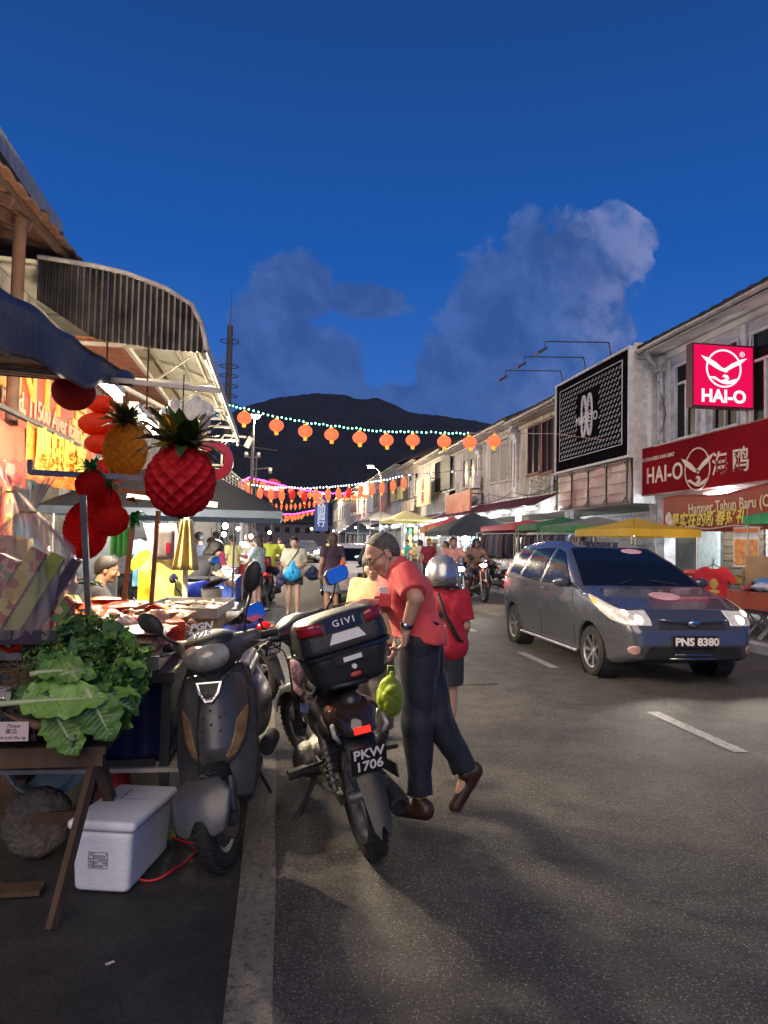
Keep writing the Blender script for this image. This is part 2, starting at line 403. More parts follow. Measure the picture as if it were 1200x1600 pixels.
# ================================================================ SETTING
def asphalt(name, base, warm, speck, sc=1.0, wear=.5):
    M = bpy.data.materials.new(name); M.use_nodes = True; t = M.node_tree; b = t.nodes['Principled BSDF']; L = t.links.new
    c = t.nodes.new('ShaderNodeTexCoord')
    def nz(s, d=6, r=.6):
        n = t.nodes.new('ShaderNodeTexNoise'); n.inputs['Scale'].default_value = s; n.inputs['Detail'].default_value = d
        n.inputs['Roughness'].default_value = r; L(c.outputs['Object'], n.inputs['Vector']); return n.outputs['Fac']
    def cr(f, st):
        r = t.nodes.new('ShaderNodeValToRGB'); e = r.color_ramp.elements
        for i, (p, q) in enumerate(st):
            if i > 1: e.new(p)
            e[i].position = p; e[i].color = (*q, 1)
        L(f, r.inputs[0]); return r.outputs[0]
    def mx(f, a, q):
        n = t.nodes.new('ShaderNodeMix'); n.data_type = 'RGBA'
        for s_, v_ in ((n.inputs[0], f), (n.inputs[6], a), (n.inputs[7], q)):
            if isinstance(v_, tuple): s_.default_value = (*v_, 1)
            elif isinstance(v_, float): s_.default_value = v_
            else: L(v_, s_)
        return n.outputs[2]
    big = cr(nz(.55, 5), [(.35, base), (.68, warm)])
    mid = cr(nz(4.0, 6), [(.4, tuple(x*.6 for x in base)), (.65, tuple(x*1.25 for x in warm))])
    col = mx(wear, big, mid)
    v = t.nodes.new('ShaderNodeTexVoronoi'); v.inputs['Scale'].default_value = 88*sc; L(c.outputs['Object'], v.inputs['Vector'])
    sp = cr(v.outputs['Distance'], [(.16, (1, 1, 1)), (.40, (0, 0, 0))])
    v2 = t.nodes.new('ShaderNodeTexVoronoi'); v2.inputs['Scale'].default_value = 88*sc; L(c.outputs['Object'], v2.inputs['Vector'])
    pick = cr(v2.outputs['Color'], [(.35, (0, 0, 0)), (.9, (.9, .9, .9))])
    mm = t.nodes.new('ShaderNodeMath'); mm.operation = 'MULTIPLY'; L(sp, mm.inputs[0]); L(pick, mm.inputs[1])
    cv = t.nodes.new('ShaderNodeTexVoronoi'); cv.feature = 'DISTANCE_TO_EDGE'; cv.inputs['Scale'].default_value = .42
    ds = t.nodes.new('ShaderNodeVectorMath'); ds.operation = 'MULTIPLY_ADD'; dn = t.nodes.new('ShaderNodeTexNoise'); dn.inputs['Scale'].default_value = 2.2; dn.inputs['Detail'].default_value = 8; L(c.outputs['Object'], dn.inputs['Vector'])
    L(dn.outputs['Color'], ds.inputs[0]); ds.inputs[1].default_value = (1.1, 1.1, 0); L(c.outputs['Object'], ds.inputs[2]); L(ds.outputs[0], cv.inputs['Vector'])
    col = mx(cr(nz(70*sc, 3, .7), [(.38, (.75, .75, .75)), (.56, (0, 0, 0))]), col, tuple(x*.35 for x in base))
    ck = cr(cv.outputs['Distance'], [(.0, (.75, .75, .75)), (.006, (0, 0, 0))]); km = t.nodes.new('ShaderNodeMath'); km.operation = 'MULTIPLY'; L(ck, km.inputs[0]); L(cr(nz(.35, 3), [(.45, (0, 0, 0)), (.58, (1, 1, 1))]), km.inputs[1])
    oil = cr(nz(.9, 4, .5), [(.60, (0, 0, 0)), (.72, (.55, .55, .55))])
    col = mx(oil, col, tuple(x*.45 for x in base)); full = mx(mm.outputs[0], col, speck)
    L(mx(km.outputs[0], full, (.012, .012, .012)), b.inputs['Base Color'])
    bp = t.nodes.new('ShaderNodeBump'); bp.inputs['Strength'].default_value = .9; bp.inputs['Distance'].default_value = .008
    ad = t.nodes.new('ShaderNodeMath'); ad.operation = 'ADD'; L(sp, ad.inputs[0]); L(nz(60*sc, 4), ad.inputs[1])
    L(ad.outputs[0], bp.inputs['Height']); L(bp.outputs[0], b.inputs['Normal'])
    L(cr(nz(1.3), [(.3, (.62,)*3), (.7, (.72,)*3)]), b.inputs['Roughness'])
    MATS[name] = M; return M
asp = asphalt('asphalt_mat', (.057, .054, .051), (.104, .097, .088), (.52, .47, .40))
verge = asphalt('verge_mat', (.030, .029, .030), (.056, .053, .050), (.13, .12, .11), 1.3, .6)
def worn_paint(name, base, cut=.42, under=(.05, .05, .05)):
    M = mat(name, base, .55, var=.15, scale=3, bump=.35, bscale=90)
    t = M.node_tree; b = t.nodes['Principled BSDF']
    n = t.nodes.new('ShaderNodeTexNoise'); n.inputs['Scale'].default_value = 38; n.inputs['Detail'].default_value = 9; n.inputs['Roughness'].default_value = .8
    c = t.nodes['Texture Coordinate']; t.links.new(c.outputs['Object'], n.inputs['Vector'])
    r = t.nodes.new('ShaderNodeValToRGB'); e = r.color_ramp.elements; e[0].position = cut-.06; e[1].position = cut+.06
    t.links.new(n.outputs['Fac'], r.inputs[0]); mx = t.nodes.new('ShaderNodeMix'); mx.data_type = 'RGBA'
    src = b.inputs['Base Color'].links[0].from_socket; t.links.new(r.outputs[0], mx.inputs[0]); mx.inputs[6].default_value = (*under, 1)
    t.links.new(src, mx.inputs[7]); t.links.new(mx.outputs[2], b.inputs['Base Color']); return M
wline = worn_paint('line_paint', (.34, .34, .33), .45)
wline2 = worn_paint('edge_paint', (.19, .175, .145), .45)
ST = dict(kind='structure')
MB().box((0, 900, -.55), (5000, 5000, 1.0)).build('ground', verge, **ST)
MB().span((-.02, -8, -.2), (7.02, 320, -.046)).build('road', asp, **ST)
MB().sheet(lambda a, b: (-.125+a*.155+.012+(.006*sin(b*17)+.004*sin(b*71))*(1 if a > .5 else .6), -3+b*16.4, -.041), 1, 500).build('edge_line', wline2, **ST)
for y in (1.1, 4.87, 8.41, 11.95, 15.5, 19.1, 22.8, 26.5, 30.3, 34.5, 39, 44, 50, 57):
    if y in (1.1,): continue
    MB().sheet(lambda a, b: (3.40+a*.12, y+b*1.25, -.041), 1, 6).build('lane_marking', wline, **ST)
_a, _b = atZ(696, 1071, -.041), atZ(778, 1068, -.041); MB().beam(_a, _b, .018, .004).build('tar_seam', mat('tar', (.015, .015, .015), .6), **ST)
pav = mat('paving', (.20, .19, .18), .8, var=.35, scale=3, bump=.4)
kerbm = mat('kerb_mat', (.52, .51, .49), .7, var=.35, scale=6, bump=.3)
MB().span((7.24, 6, -.3), (13.5, 320, .075)).build('pavement', pav, **ST)
k = MB(); y = 6.0
while y < 70: k.span((7.02, y, -.3), (7.24, y+.99, .08)); y += 1.0
k.build('kerb', kerbm, **ST)
# hill with a wooded skyline
hp = [(-120, 700), (100, 690), (250, 668), (330, 655), (370, 640), (408, 628), (432, 621), (470, 615), (500, 613), (535, 617), (560, 624), (590, 622), (612, 631), (640, 642), (690, 650), (730, 656), (765, 663), (820, 690), (950, 740), (1150, 790), (1400, 830)]
rng = random.Random(3)
def ridge(px):
    for (a, ya), (b, yb) in zip(hp, hp[1:]):
        if a <= px <= b: return ya+(yb-ya)*(px-a)/(b-a)
    return hp[-1][1]
NU, NV = 420, 70
jit = [0]*(NU+1)
for s_, a_ in ((2, .9), (6, 1.4), (18, 1.8)):
    q = [rng.uniform(-1, 1) for _ in range(NU//s_+3)]
    for i in range(NU+1): jit[i] += a_*(q[i//s_]*(1-(i % s_)/s_)+q[i//s_+1]*((i % s_)/s_))
rr = np.random.RandomState(5).rand(NU+1, NV+1)
def hillf(a, b):
    i = min(NU, int(round(a*NU))); j = int(round(b*NV)); px = -120+a*1520; yd = 480+b*720
    t = atY(px, ridge(px)+jit[i]*b**6, 1200.0); f = b**.62
    x = t.x*(yd/1200.0)*(.9+.1*b); z = -8+(t.z+8)*f*(1 if j == NV else .97)+rr[i, j]*6*(b < .99)+18*sin(a*31+b*5)*b*(1-b)
    return (x, yd, z)
hm = mat('hill_forest', (.016, .020, .034), .95, var=.35, scale=.02, bump=.8, bscale=.12)
MB().sheet(hillf, NU, NV).build('hill', hm, smooth=1, **ST)
lm = glow('house_light', (1, .93, .8), 2.5, False)
for px, py in [(508, 701), (617, 692), (441, 748), (474, 726), (455, 729), (576, 704)]:
    p = atY(px, py, 900)
    MB().ball(p, .9 if px != 508 and px != 617 else 1.6, 8, 6).build('hillside_lamp', lm, smooth=1, label='small white light shining high on the dark hillside', cat='lamp', group='lights on the hillside')

# ================================================================ RIGHT ROW OF SHOPHOUSES
FX = 10.8
plaster = mat('old_plaster', (.46, .42, .42), .85, var=.50, scale=2.6, bump=.4, bscale=14, stretch=(1, 1, .28))
plasterB = mat('cream_plaster', (.47, .41, .36), .85, var=.50, scale=3, bump=.4, bscale=14, stretch=(1, 1, .28))
timber = mat('peeling_timber', (.54, .51, .53), .75, var=.50, scale=3, bump=.6, bscale=18, stretch=(1, .2, 1))
darkglass = mat('window_glass', (.008, .009, .012), .35, var=.3, scale=2, spec=.15)
redwood = mat('red_brown_frame', (.16, .035, .025), .6, var=.3)
white = mat('white_paint', (.66, .64, .64), .6, var=.22, scale=7, bump=.2)
grime = mat('grimy_white', (.42, .40, .39), .75, var=.5, scale=4, bump=.3)
roofm = mat('roof_tile', (.035, .028, .028), .8, var=.5, scale=12, bump=.8, bscale=30)
guttm = mat('gutter_metal', (.42, .38, .36), .45, var=.35, scale=5)
maroon = mat('maroon_sheet', (.10, .022, .030), .5, var=.4, scale=5)
shutm = mat('roller_shutter', (.22, .22, .22), .45, metal=.3, var=.3, scale=6)
shutb = mat('brown_shutter', (.15, .12, .075), .5, var=.3, scale=6)
lou = mat('louvre_paint', (.46, .43, .42), .7, var=.3)
inner = mat('shop_interior', (.40, .39, .36), .8, var=.3, scale=2)
black = mat('black_plastic', (.014, .014, .016), .42, var=.3, scale=20)
dsteel = mat('dark_steel', (.05, .05, .055), .45, metal=.6, var=.3)
def wall_grid(b, x0, x1, ya, yb, za, zb, holes):
    """wall slab with rectangular holes (y0,y1,z0,z1), built from butted blocks"""
    ys = sorted({ya, yb, *[h[0] for h in holes], *[h[1] for h in holes]}); 
    for p, q in zip(ys, ys[1:]):
        if q-p < 1e-4: continue
        hs = sorted([(h[2], h[3]) for h in holes if h[0] <= p+1e-5 and h[1] >= q-1e-5]); z = za
        for lo_, hi_ in hs:
            if lo_ > z: b.span((x0, p, z), (x1, q, lo_))
            z = hi_
        if zb > z: b.span((x0, p, z), (x1, q, zb))
def window(par, y0, y1, z0, z1, style, fm, n=2, transom=None, x=FX):
    darkglass = MATS['window_glass']
    """framed opening; style: glass | louvre | open"""
    b = MB(); w = .055
    b.span((x-.03, y0, z0), (x+.07, y0+w, z1)).span((x-.03, y1-w, z0), (x+.07, y1, z1))
    b.span((x-.028, y0+w, z0), (x+.07, y1-w, z0+w)).span((x-.028, y0+w, z1-w), (x+.07, y1-w, z1))
    b.span((x-.09, y0-.07, z0-.07), (x+.02, y1+.07, z0-.003))
    t = transom or z1
    if transom: b.span((x-.026, y0+w, transom-w/2), (x+.068, y1-w, transom+w/2))
    for k in range(1, n):
        yy = y0+(y1-y0)*k/n; b.span((x-.024, yy-w/2, z0+w), (x+.066, yy+w/2, t-w/2 if transom else z1-w))
    f = b.build('window', fm, par)
    MB().span((x+.045, y0+.02, z0+.02), (x+.06, y1-.02, z1-.02)).build('pane', darkglass, f)
    if style == 'louvre':
        b = MB(); 
        for k in range(n):
            p, q = y0+(y1-y0)*k/n+.04, y0+(y1-y0)*(k+1)/n-.04
            for za, zb in ([(z0+.06, t-.05), (t+.05, z1-.06)] if transom else [(z0+.06, z1-.06)]):
                b.span((x-.02, p, za), (x+.02, p+.06, zb)).span((x-.02, q-.06, za), (x+.02, q, zb))
                zz = za+.03
                while zz < zb-.05:
                    b.box((x, (p+q)/2, zz+.03), (.012, q-p-.12, .075), RY(-38)); zz += .085
        b.build('shutter', lou, f)
    if style == 'louvtop':
        b = MB(); 
        for k in range(n):
            p, q = y0+(y1-y0)*k/n+.04, y0+(y1-y0)*(k+1)/n-.04; zz = t+.05
            while zz < z1-.08: b.box((x, (p+q)/2, zz+.03), (.012, q-p, .075), RY(-38)); zz += .085
        b.build('shutter', lou, f)
    return f
def shophouse(label, ya, yb, eave, wm, wins, low='open', fl=3.05, roof_dz=0.0, awning=None, gf=inner, x=FX):
    """wins: (y0,y1,z0,z1,style,frame mat,n,transom)"""
    t = thing('shophouse', label, 'shophouse', (0, 0, 0), group='shophouses along the right side of the street')
    b = MB(); holes = [(w[0], w[1], w[2], w[3]) for w in wins]
    wall_grid(b, x, x+.2, ya, yb, fl, eave, holes)
    b.span((x-.06, ya+.01, fl-.25), (x+.2, yb-.01, fl-.003)); b.span((x-.07, ya+.01, eave-.22), (x-.003, yb-.01, eave-.05))
    b.span((x+.2, ya, fl), (x+8, ya+.15, eave)).span((x+.2, yb-.15, fl), (x+8, yb-.002, eave))
    b.build('wall', wm, t)
    for q0, q1 in ((ya+.02, ya+.40), (yb-.40, yb-.02)): MB().span((x-.02, q0, 0), (x+.32, q1, fl-.255)).build('pillar', wm, t)
    for w_ in wins: window(t, *w_)
    b = MB().span((x+2.4, ya, 0), (x+2.6, yb, fl-.26)); b.build('shop_wall', gf, t)
    MB().span((x+.21, ya+.16, fl-.24), (x+2.6, yb-.16, fl-.15)).build('porch_ceiling', inner, t)
    if low in ('shutter', 'brown'):
        b = MB(); zz = .12
        while zz < 2.5: b.span((x+.10-.02*((int(zz*100)//9) % 2), ya+.42, zz), (x+.14, yb-.42, zz+.088)); zz += .09
        b.build('roller_shutter', shutm if low == 'shutter' else shutb, t)
    # roof: tiles with a ragged eave, gutter and brackets
    b = MB(); n = int((yb-ya)/.22)
    def rf(a, c):
        i = int(round(a*n)); return (x-.62+c*6.5, ya+(yb-ya)*a, eave+.10+roof_dz+c*2.9+.05*abs(sin(i*pi/2))+.012*sin(i*12.9)*(1-c))
    b.sheet(rf, n, 5, thick=.11); r = b.build('roof', roofm, t)
    g = MB()
    def gf_(a, c):
        an = pi*(1+c); return (x-.66+.085*cos(an), ya+(yb-ya)*a, eave+.10+.085*sin(an)+.01*sin(a*17))
    g.sheet(gf_, 10, 6, thick=.008); g.build('gutter', guttm, r)
    s = MB().span((x-.6, ya+.02, eave-.02), (x-.003, yb-.02, eave+.012)); s.build('soffit', wm, t)
    if awning:
        y0, y1, m_, xo, zi, zo = awning; nn = int((y1-y0)/.045)
        b = MB().sheet(lambda a, c: (x-.07-c*(x-.07-xo), y0+(y1-y0)*a, zi+(zo-zi)*c+.014*sin(int(round(a*nn))*pi*.5)), nn, 1, thick=.006)
        b.build('awning', m_, t)
        MB().beam((xo, y0, zo-.03), (xo, y1, zo-.03), .04).build('awning_rail', dsteel, t)
    return t
def W2(px0, px1, pyt, pyb):   # window rectangle on the facade from where its corners appear
    a = atX(px0, (pyt+pyb)/2, FX).y; c = atX(px1, (pyt+pyb)/2, FX).y; ym = (a+c)/2
    pc = (px0+px1)/2; return (min(a, c), max(a, c), round(atX(pc, pyb, FX).z, 3), round(atX(pc, pyt, FX).z, 3))
addaw = mat('added_awning', (.04, .045, .06), .6, var=.3)  # awnings on the farther shophouses are added to block tube light from the walls
B0 = shophouse('white timber shophouse with peeling paint behind the long red shop sign', 8.8, 18.88, 7.0, timber,
    [(16.93, 17.99, 4.42, 6.5, 'glass', white, 2, 5.96), (15.25, 16.3, 4.42, 6.5, 'glass', white, 2, 5.96), (13.3, 14.85, 4.3, 6.5, 'glass', white, 3, 5.8), (10.6, 12.2, 4.3, 6.5, 'glass', white, 3, 5.8)], 'none', fl=3.1)
b = MB()
for yy in (8.9, 12.75, 15.05, 16.62, 18.3, 18.75): b.span((FX-.05, yy-.09, 4.2), (FX-.003, yy+.09, 6.75))
b.span((FX-.045, 8.9, 4.12), (FX-.0035, 18.8, 4.2))
b.build('timber_post', white, B0)
b = MB().tube([(FX-.55, 18.5, 7.0), (FX-.45, 18.5, 6.75), (FX-.12, 18.5, 6.5), (FX-.12, 18.5, 5.6), (FX-.12, 18.45, 3.3)], .06, 10); b.span((FX-.3, 18.3, 6.45), (FX-.06, 18.75, 6.85)); b.build('downpipe', grime, B0)
b = MB(); zz = .12
while zz < 2.2: b.span((FX+.6-.02*((int(zz*100)//9) % 2), 15.2, zz), (FX+.64, 16.75, zz+.088)); zz += .09
b.build('roller_shutter', shutb, B0)
b = MB(); 
for i in range(30): b.span((FX+.58+.02*(i % 2), 13.2+i*.065, 0.1), (FX+.62, 13.262+i*.065, 2.7))
b.build('folding_gate', grime, B0)
MB().span((FX+.5, 16.8, .1), (FX+.56, 17.75, 2.75)).build('door', mat('pale_door', (.55, .66, .66), .5), B0)
B1 = shophouse('narrow shophouse hidden behind the black lettered hoarding', 18.9, 24.98, 6.9, grime, [], 'shutter')
B2 = shophouse('shophouse with dark red window frames beside the black hoarding', 25.0, 30.6, 6.85, plasterB,
    [W2(825, 845, 664, 740)+('glass', redwood, 2, None), W2(847, 866, 655, 738)+('glass', redwood, 2, None)], 'none', awning=(25.2, 30.5, maroon, 9.5, 3.55, 3.0))
B3 = shophouse('shophouse with three louvred shutter windows and moulded pilasters', 30.62, 37.0, 7.0, plaster,
    [W2(798, 811, 678, 748)+('louvre', lou, 1, 6.15), W2(782, 795, 684, 751)+('louvre', lou, 1, 6.2), W2(767, 779, 690, 754)+('louvre', lou, 1, 6.2)], 'none', awning=(30.7, 36.9, maroon, 9.5, 3.55, 3.0))
B4 = shophouse('shophouse with an air conditioner under its upper windows', 37.02, 43.6, 7.1, plaster,
    [W2(744, 754, 697, 757)+('louvtop', lou, 1, 6.2), W2(734, 742.5, 702, 759)+('louvtop', lou, 1, 6.3), W2(723.5, 732, 706, 762)+('louvtop', lou, 1, 6.35)], 'open', awning=(37.1, 43.4, maroon, 9.5, 3.5, 3.0))
B5 = shophouse('shophouse with a dark screened upper balcony', 43.62, 52.0, 7.35, plaster,
    [W2(702, 712, 712, 765)+('glass', white, 2, 6.4), W2(692, 700, 716, 768)+('glass', white, 2, 6.5), W2(680, 690, 722, 770)+('glass', black, 1, None)], 'open', awning=(43.8, 51.8, addaw, 9.3, 3.5, 3.0))
B6 = shophouse('cream shophouse behind the large cream sign', 52.02, 60.0, 7.7, plasterB,
    [(53.5, 55, 5.2, 7.0, 'glass', white, 2, 6.5), (56, 57.5, 5.2, 7.0, 'glass', white, 2, 6.5)], 'open', awning=(52.2, 59.8, addaw, 9.3, 3.5, 3.0))
B7 = shophouse('pale shophouse behind the small yellow square sign', 60.02, 70.0, 8.2, plaster,
    [(61.5, 63, 5.3, 7.4, 'glass', redwood, 2, None), (64.2, 65.7, 5.3, 7.4, 'glass', redwood, 2, None), (67, 68.5, 5.3, 7.4, 'glass', redwood, 2, None)], 'open', awning=(60.2, 69.8, maroon, 9.3, 3.5, 3.0))  # this maroon awning is also added, to shade the wall above it
B8 = shophouse('distant grey shophouse behind the street lamp pole', 70.02, 84.0, 8.3, plaster,
    [(72+k*3, 73.8+k*3, 5.2, 7.4, 'glass', white, 2, None) for k in range(4)], 'open', awning=(70.2, 83.8, addaw, 9.3, 3.5, 3.0))
B9 = shophouse('far pinkish shophouse near the end of the row', 84.02, 104.0, 8.5, mat('pink_plaster', (.5, .36, .33), .8), [(86+k*3.6, 88+k*3.6, 5.2, 7.4, 'glass', white, 2, None) for k in range(5)], 'open')
B10 = shophouse('farthest white shophouse at the end of the right row', 104.02, 135.0, 8.8, plaster, [(106+k*4, 108.4+k*4, 5.2, 7.4, 'glass', white, 2, None) for k in range(7)], 'open')
# pilasters with red strips on B3
for yy in (30.9, 36.7):
    b = MB().span((FX-.14, yy-.22, 3.6), (FX-.003, yy+.22, 6.3)); b.span((FX-.2, yy-.28, 6.3), (FX-.0035, yy+.28, 6.42)).span((FX-.26, yy-.32, 6.42), (FX-.004, yy+.32, 6.5))
    b.box((FX-.2, yy, 6.68), (.35, .4, .3), RY(20)); b.build('pilaster', white, B3)
    MB().span((FX-.155, yy-.1, 4.1), (FX-.143, yy+.02, 6.1)).build('red_strip', redwood, B3)
# far cross building closing the street end, low dark trees
dk = mat('dark_tree_mass', (.02, .035, .022), .9, var=.5, scale=1)

# ---- hoarding (black billboard with white frame)
HD = thing('billboard', 'large black billboard patterned with pale lettering in a white frame', 'billboard')
HX, HY0, HY1, HZ0, HZ1 = 9.95, 18.95, 24.4, 4.05, 7.28
blk = mat('billboard_black', (.010, .009, .011), .9, var=.3, scale=4, spec=0.0)
b = MB()
for i in range(68):
    y0 = HY0+.05+i*.0787; b.span((HX+.02+.015*(i % 2), y0, HZ0+.05), (HX+.07, y0+.078, HZ1-.05))
b.build('slatted_backing', blk, HD)
b = MB(); q = .07
b.span((HX-.02, HY0-.03, HZ1-q), (HX+.14, HY1, HZ1)).span((HX-.02, HY0-.03, HZ0), (HX+.14, HY1, HZ0+q))
b.span((HX-.018, HY0-.032, HZ0+q), (HX+.138, HY0+.05, HZ1-q)).span((HX-.018, HY1-.06, HZ0+q), (HX+.138, HY1-.001, HZ1-q)); b.build('frame', white, HD)
b = MB(); zz = 2.75
while zz < HZ1-.02: b.box(((HX+FX)/2+.07, HY0-.01, zz+.06), (FX-HX-.14, .03, .135), RX(9)); zz += .125
b.build('side_slats', white, HD)
pan = MB().span((HX-.002, HY0+.45, 4.5), (HX+.018, HY1-.45, 6.95)).build('printed_panel', mat('panel_print', (.010, .009, .012), .9, var=.2, scale=3, spec=0.0), HD)
silv = mat('silver_print', (.55, .53, .55), .5, var=.15)
b = MB()
for (a, c) in (((HY0+.42, 4.47), (HY1-.42, 4.49)), ((HY0+.42, 6.96), (HY1-.42, 6.98)), ((HY0+.42, 4.49), (HY0+.44, 6.96)), ((HY1-.44, 4.49), (HY1-.42, 6.96))):
    b.span((HX-.006, a[0], a[1]), (HX+.016, c[0], c[1]))
b.build('panel_border', white, pan)
b = MB()
for i in range(-12, 40):
    for j in range(0, 16):
        yc = HY0+.55+i*.235+(j*.10) % .235; zc = 4.6+j*.157
        if not (HY0+.5 < yc < HY1-.5 and zc < 6.85): continue
        if abs(yc-21.72) < .82 and 4.95 < zc < 6.55: continue
        for k in (-1, 0, 1):
            b.lathe([(.016, -.002), (.024, -.002), (.024, .002), (.016, .002), (.016, -.002)], (HX-.006, yc-k*.045, zc+k*.032), 8, RY(90))
        b.beam((HX-.006, yc-.10, zc+.035), (HX-.006, yc+.03, zc+.095-.14), .006, .012)
b.build('repeat_lettering', silv, pan)
b = MB()
for s_ in (-1, 1):
    pts = [(HX-.012, 21.72+s_*.22+.17*cos(a), 5.72+.66*sin(a)+.02) for a in np.linspace(0, 2*pi, 30)[:-1]]
    b.tube(pts, [.035+.02*sin(a)**2 for a in np.linspace(0, 2*pi, 30)[:-1]], 6, closed=True)
    for kz in (-.35, .1, .4): b.tube([(HX-.014, 21.72+s_*(.22+.08*cos(a)*1.2), 5.7+kz+.07*sin(a)) for a in np.linspace(0, 4.6, 9)], .013, 5)
b.build('oval_emblem', silv, pan)
text('brand_lettering', 'MAKEEYO', .40, frame((HX-.03, 21.72, 5.62), (0, -1, 0), (0, 0, 1)), silv, pan, .006, bold=.004, sp=.85)
# lower lattice with printed banner
b = MB()
for i, yy in enumerate(np.linspace(HY0+.2, HY1-.1, 5)):
    b.beam((HX+.05, yy, 2.75), (HX+.05, yy, 4.04), .045); b.beam((HX+.05, yy, 3.8), (HX+.05, yy+.25, 4.03), .025).beam((HX+.05, yy, 2.98), (HX+.05, yy+.25, 2.77), .025)
for zz in (2.78, 3.05, 3.35, 3.7, 3.98): b.beam((HX+.02, HY0+.06, zz), (HX+.02, HY1, zz), .02)
b.build('lattice', dsteel, HD)
bm_ = mat('faded_pink_banner', (.46, .20, .18), .45, var=.0, scale=1.2, col2=(.62, .50, .48), bump=.2)
MB().sheet(lambda a, c: (HX+.12+.03*sin(a*19+c*4), HY0+.1+a*(HY1-HY0-.2), 2.74+c*1.28), 40, 8, thick=.004).build('banner_sheet', bm_, HD, smooth=1)
for k, (px, py, ex, ey) in enumerate([(836, 591, 905, 587), (862, 572, 925, 577), (889, 553, 950, 556)]):
    yb_ = [23.9, 22.0, 20.2][k]; p = Vector((7.9, yb_, 7.62))
    f = thing('floodlight', ['floodlight on the farthest of the three arms above the black billboard', 'floodlight on the middle arm above the black billboard', 'floodlight on the nearest arm above the black billboard'][k], 'floodlight', group='floodlights reaching out over the billboard')
    MB().beam((HX+.05, yb_, 7.29), (HX-.02, yb_, 7.72), .035).beam((HX-.02, yb_, 7.72), p, .03).beam(p, p+Vector((-.02, 0, -.22)), .02).build('arm', dsteel, f)
    MB().box(p+Vector((-.12, 0, -.3)), (.34, .26, .07), RY(-32)).build('lamp_head', dsteel, f)
# ---- red HAI-O long sign
redp = mat('sign_red', (.24, .008, .014), .8, var=.15, scale=.8, spec=0.03)
goldp = mat('sign_gold', (.62, .45, .38), .4, var=.15)
SG = thing('shop_sign', 'long dark red shop sign lettered HAI-O with a gull emblem', 'sign')
SX = 10.35; sb = MB().span((SX, 9.5, 2.97), (SX+.16, 18.95, 4.27)); sb.build('board', redp, SG)
MB().span((SX-.01, 9.5, 2.94), (SX+.17, 18.96, 2.967)).span((SX-.01, 9.5, 4.273), (SX+.17, 18.96, 4.30)).span((SX-.01, 18.953, 2.967), (SX+.17, 18.985, 4.273)).build('edge_trim', mat('sign_edge', (.2, .02, .02), .4), SG)
def gull_logo(M, R_, material, par, nm='gull_emblem', w=.045, thick=.01):
    b = MB(M); n = 40
    b.lathe([(R_-w, -thick), (R_, -thick), (R_, thick), (R_-w, thick), (R_-w, -thick)], (0, 0, 0), n)
    # wings
    def flat(pts): b.poly([(x_*R_, y_*R_, thick+.004) for x_, y_ in pts], thick*2)
    flat([(-1.28, .62), (-.9, .52), (-.45, .30), (-.12, .05), (0, .0), (.12, .05), (.45, .28), (.9, .50), (1.32, .60), (.95, .28), (.5, .05), (.22, -.10), (.12, -.22), (.0, -.16), (-.2, -.12), (-.5, .02), (-.95, .28)][::-1])
    flat([(-.12, -.02), (.10, -.02), (.24, -.17), (.06, -.14)][::-1])
    flat([(-.86, -.46), (-.5, -.44), (-.2, -.62), (-.02, -.60), (.10, -.50), (.02, -.42), (-.1, -.46), (-.02, -.32), (.2, -.34), (.3, -.5), (.2, -.66), (.5, -.56), (.86, -.46), (.55, -.74), (.2, -.82), (-.1, -.78), (-.4, -.64)][::-1])
    return b.build(nm, material, par)
def SM(y, z): return frame((SX-.012, y, z), (0, -1, 0), (0, 0, 1))
def sy(px, py): q = atX(px, py, SX); return q.y, q.z
text('lettering', 'HAI-O', .62, SM(*sy(1038, 741)), goldp, SG, .008, bold=.010, sp=1.08)
gull_logo(SM(*sy(1090, 733)), .54, goldp, SG, w=.03)
text('lettering', '海 鸥', .60, SM(*sy(1141, 724)), goldp, SG, .008, bold=.006, sp=1.0)
text('small_lettering', 'KEDAI SERBANEKA DAN UBAT', .14, SM(*sy(1024, 716)), goldp, SG, .003, bold=.002)
text('small_lettering', 'DIMILIKI OLEH HAI-O RAYA BHD. (PENDAFTARAN NO.)', .085, SM(*sy(1158, 763)), goldp, SG, .002)
# ---- magenta light box
LB = thing('lightbox_sign', 'glowing magenta square lightbox lettered HAI-O jutting from the white shophouse', 'sign')
lx, ly = 10.0, 14.8; mag = glow('magenta_face', (.92, .006, .10), .95); wg = glow('white_letter', (1, .93, .95), 1.2)
MB().span((lx-.77, ly-.12, 4.68), (lx+.77, ly+.12, 6.14)).build('casing', mat('box_edge', (.10, .006, .012), .5), LB)
MB().span((lx-.73, ly-.128, 4.72), (lx+.73, ly-.121, 6.10)).build('lit_face', mag, LB)
LM = frame((lx, ly-.135, 5.58), (1, 0, 0), (0, 0, 1)); gull_logo(LM, .44, wg, LB, w=.04, thick=.003)
text('lettering', 'HAI-O', .40, frame((lx, ly-.132, 4.93), (1, 0, 0), (0, 0, 1)), wg, LB, .002, bold=.014)
text('registered_mark', '®', .17, frame((lx+.46, ly-.132, 5.92), (1, 0, 0), (0, 0, 1)), wg, LB, .002)
MB().beam((lx+.77, ly, 5.95), (FX, ly, 5.95), .04).beam((lx+.77, ly, 4.85), (FX, ly, 4.85), .04).beam((lx+.77, ly, 6.1), (FX, ly, 6.35), .015).build('bracket', dsteel, LB)
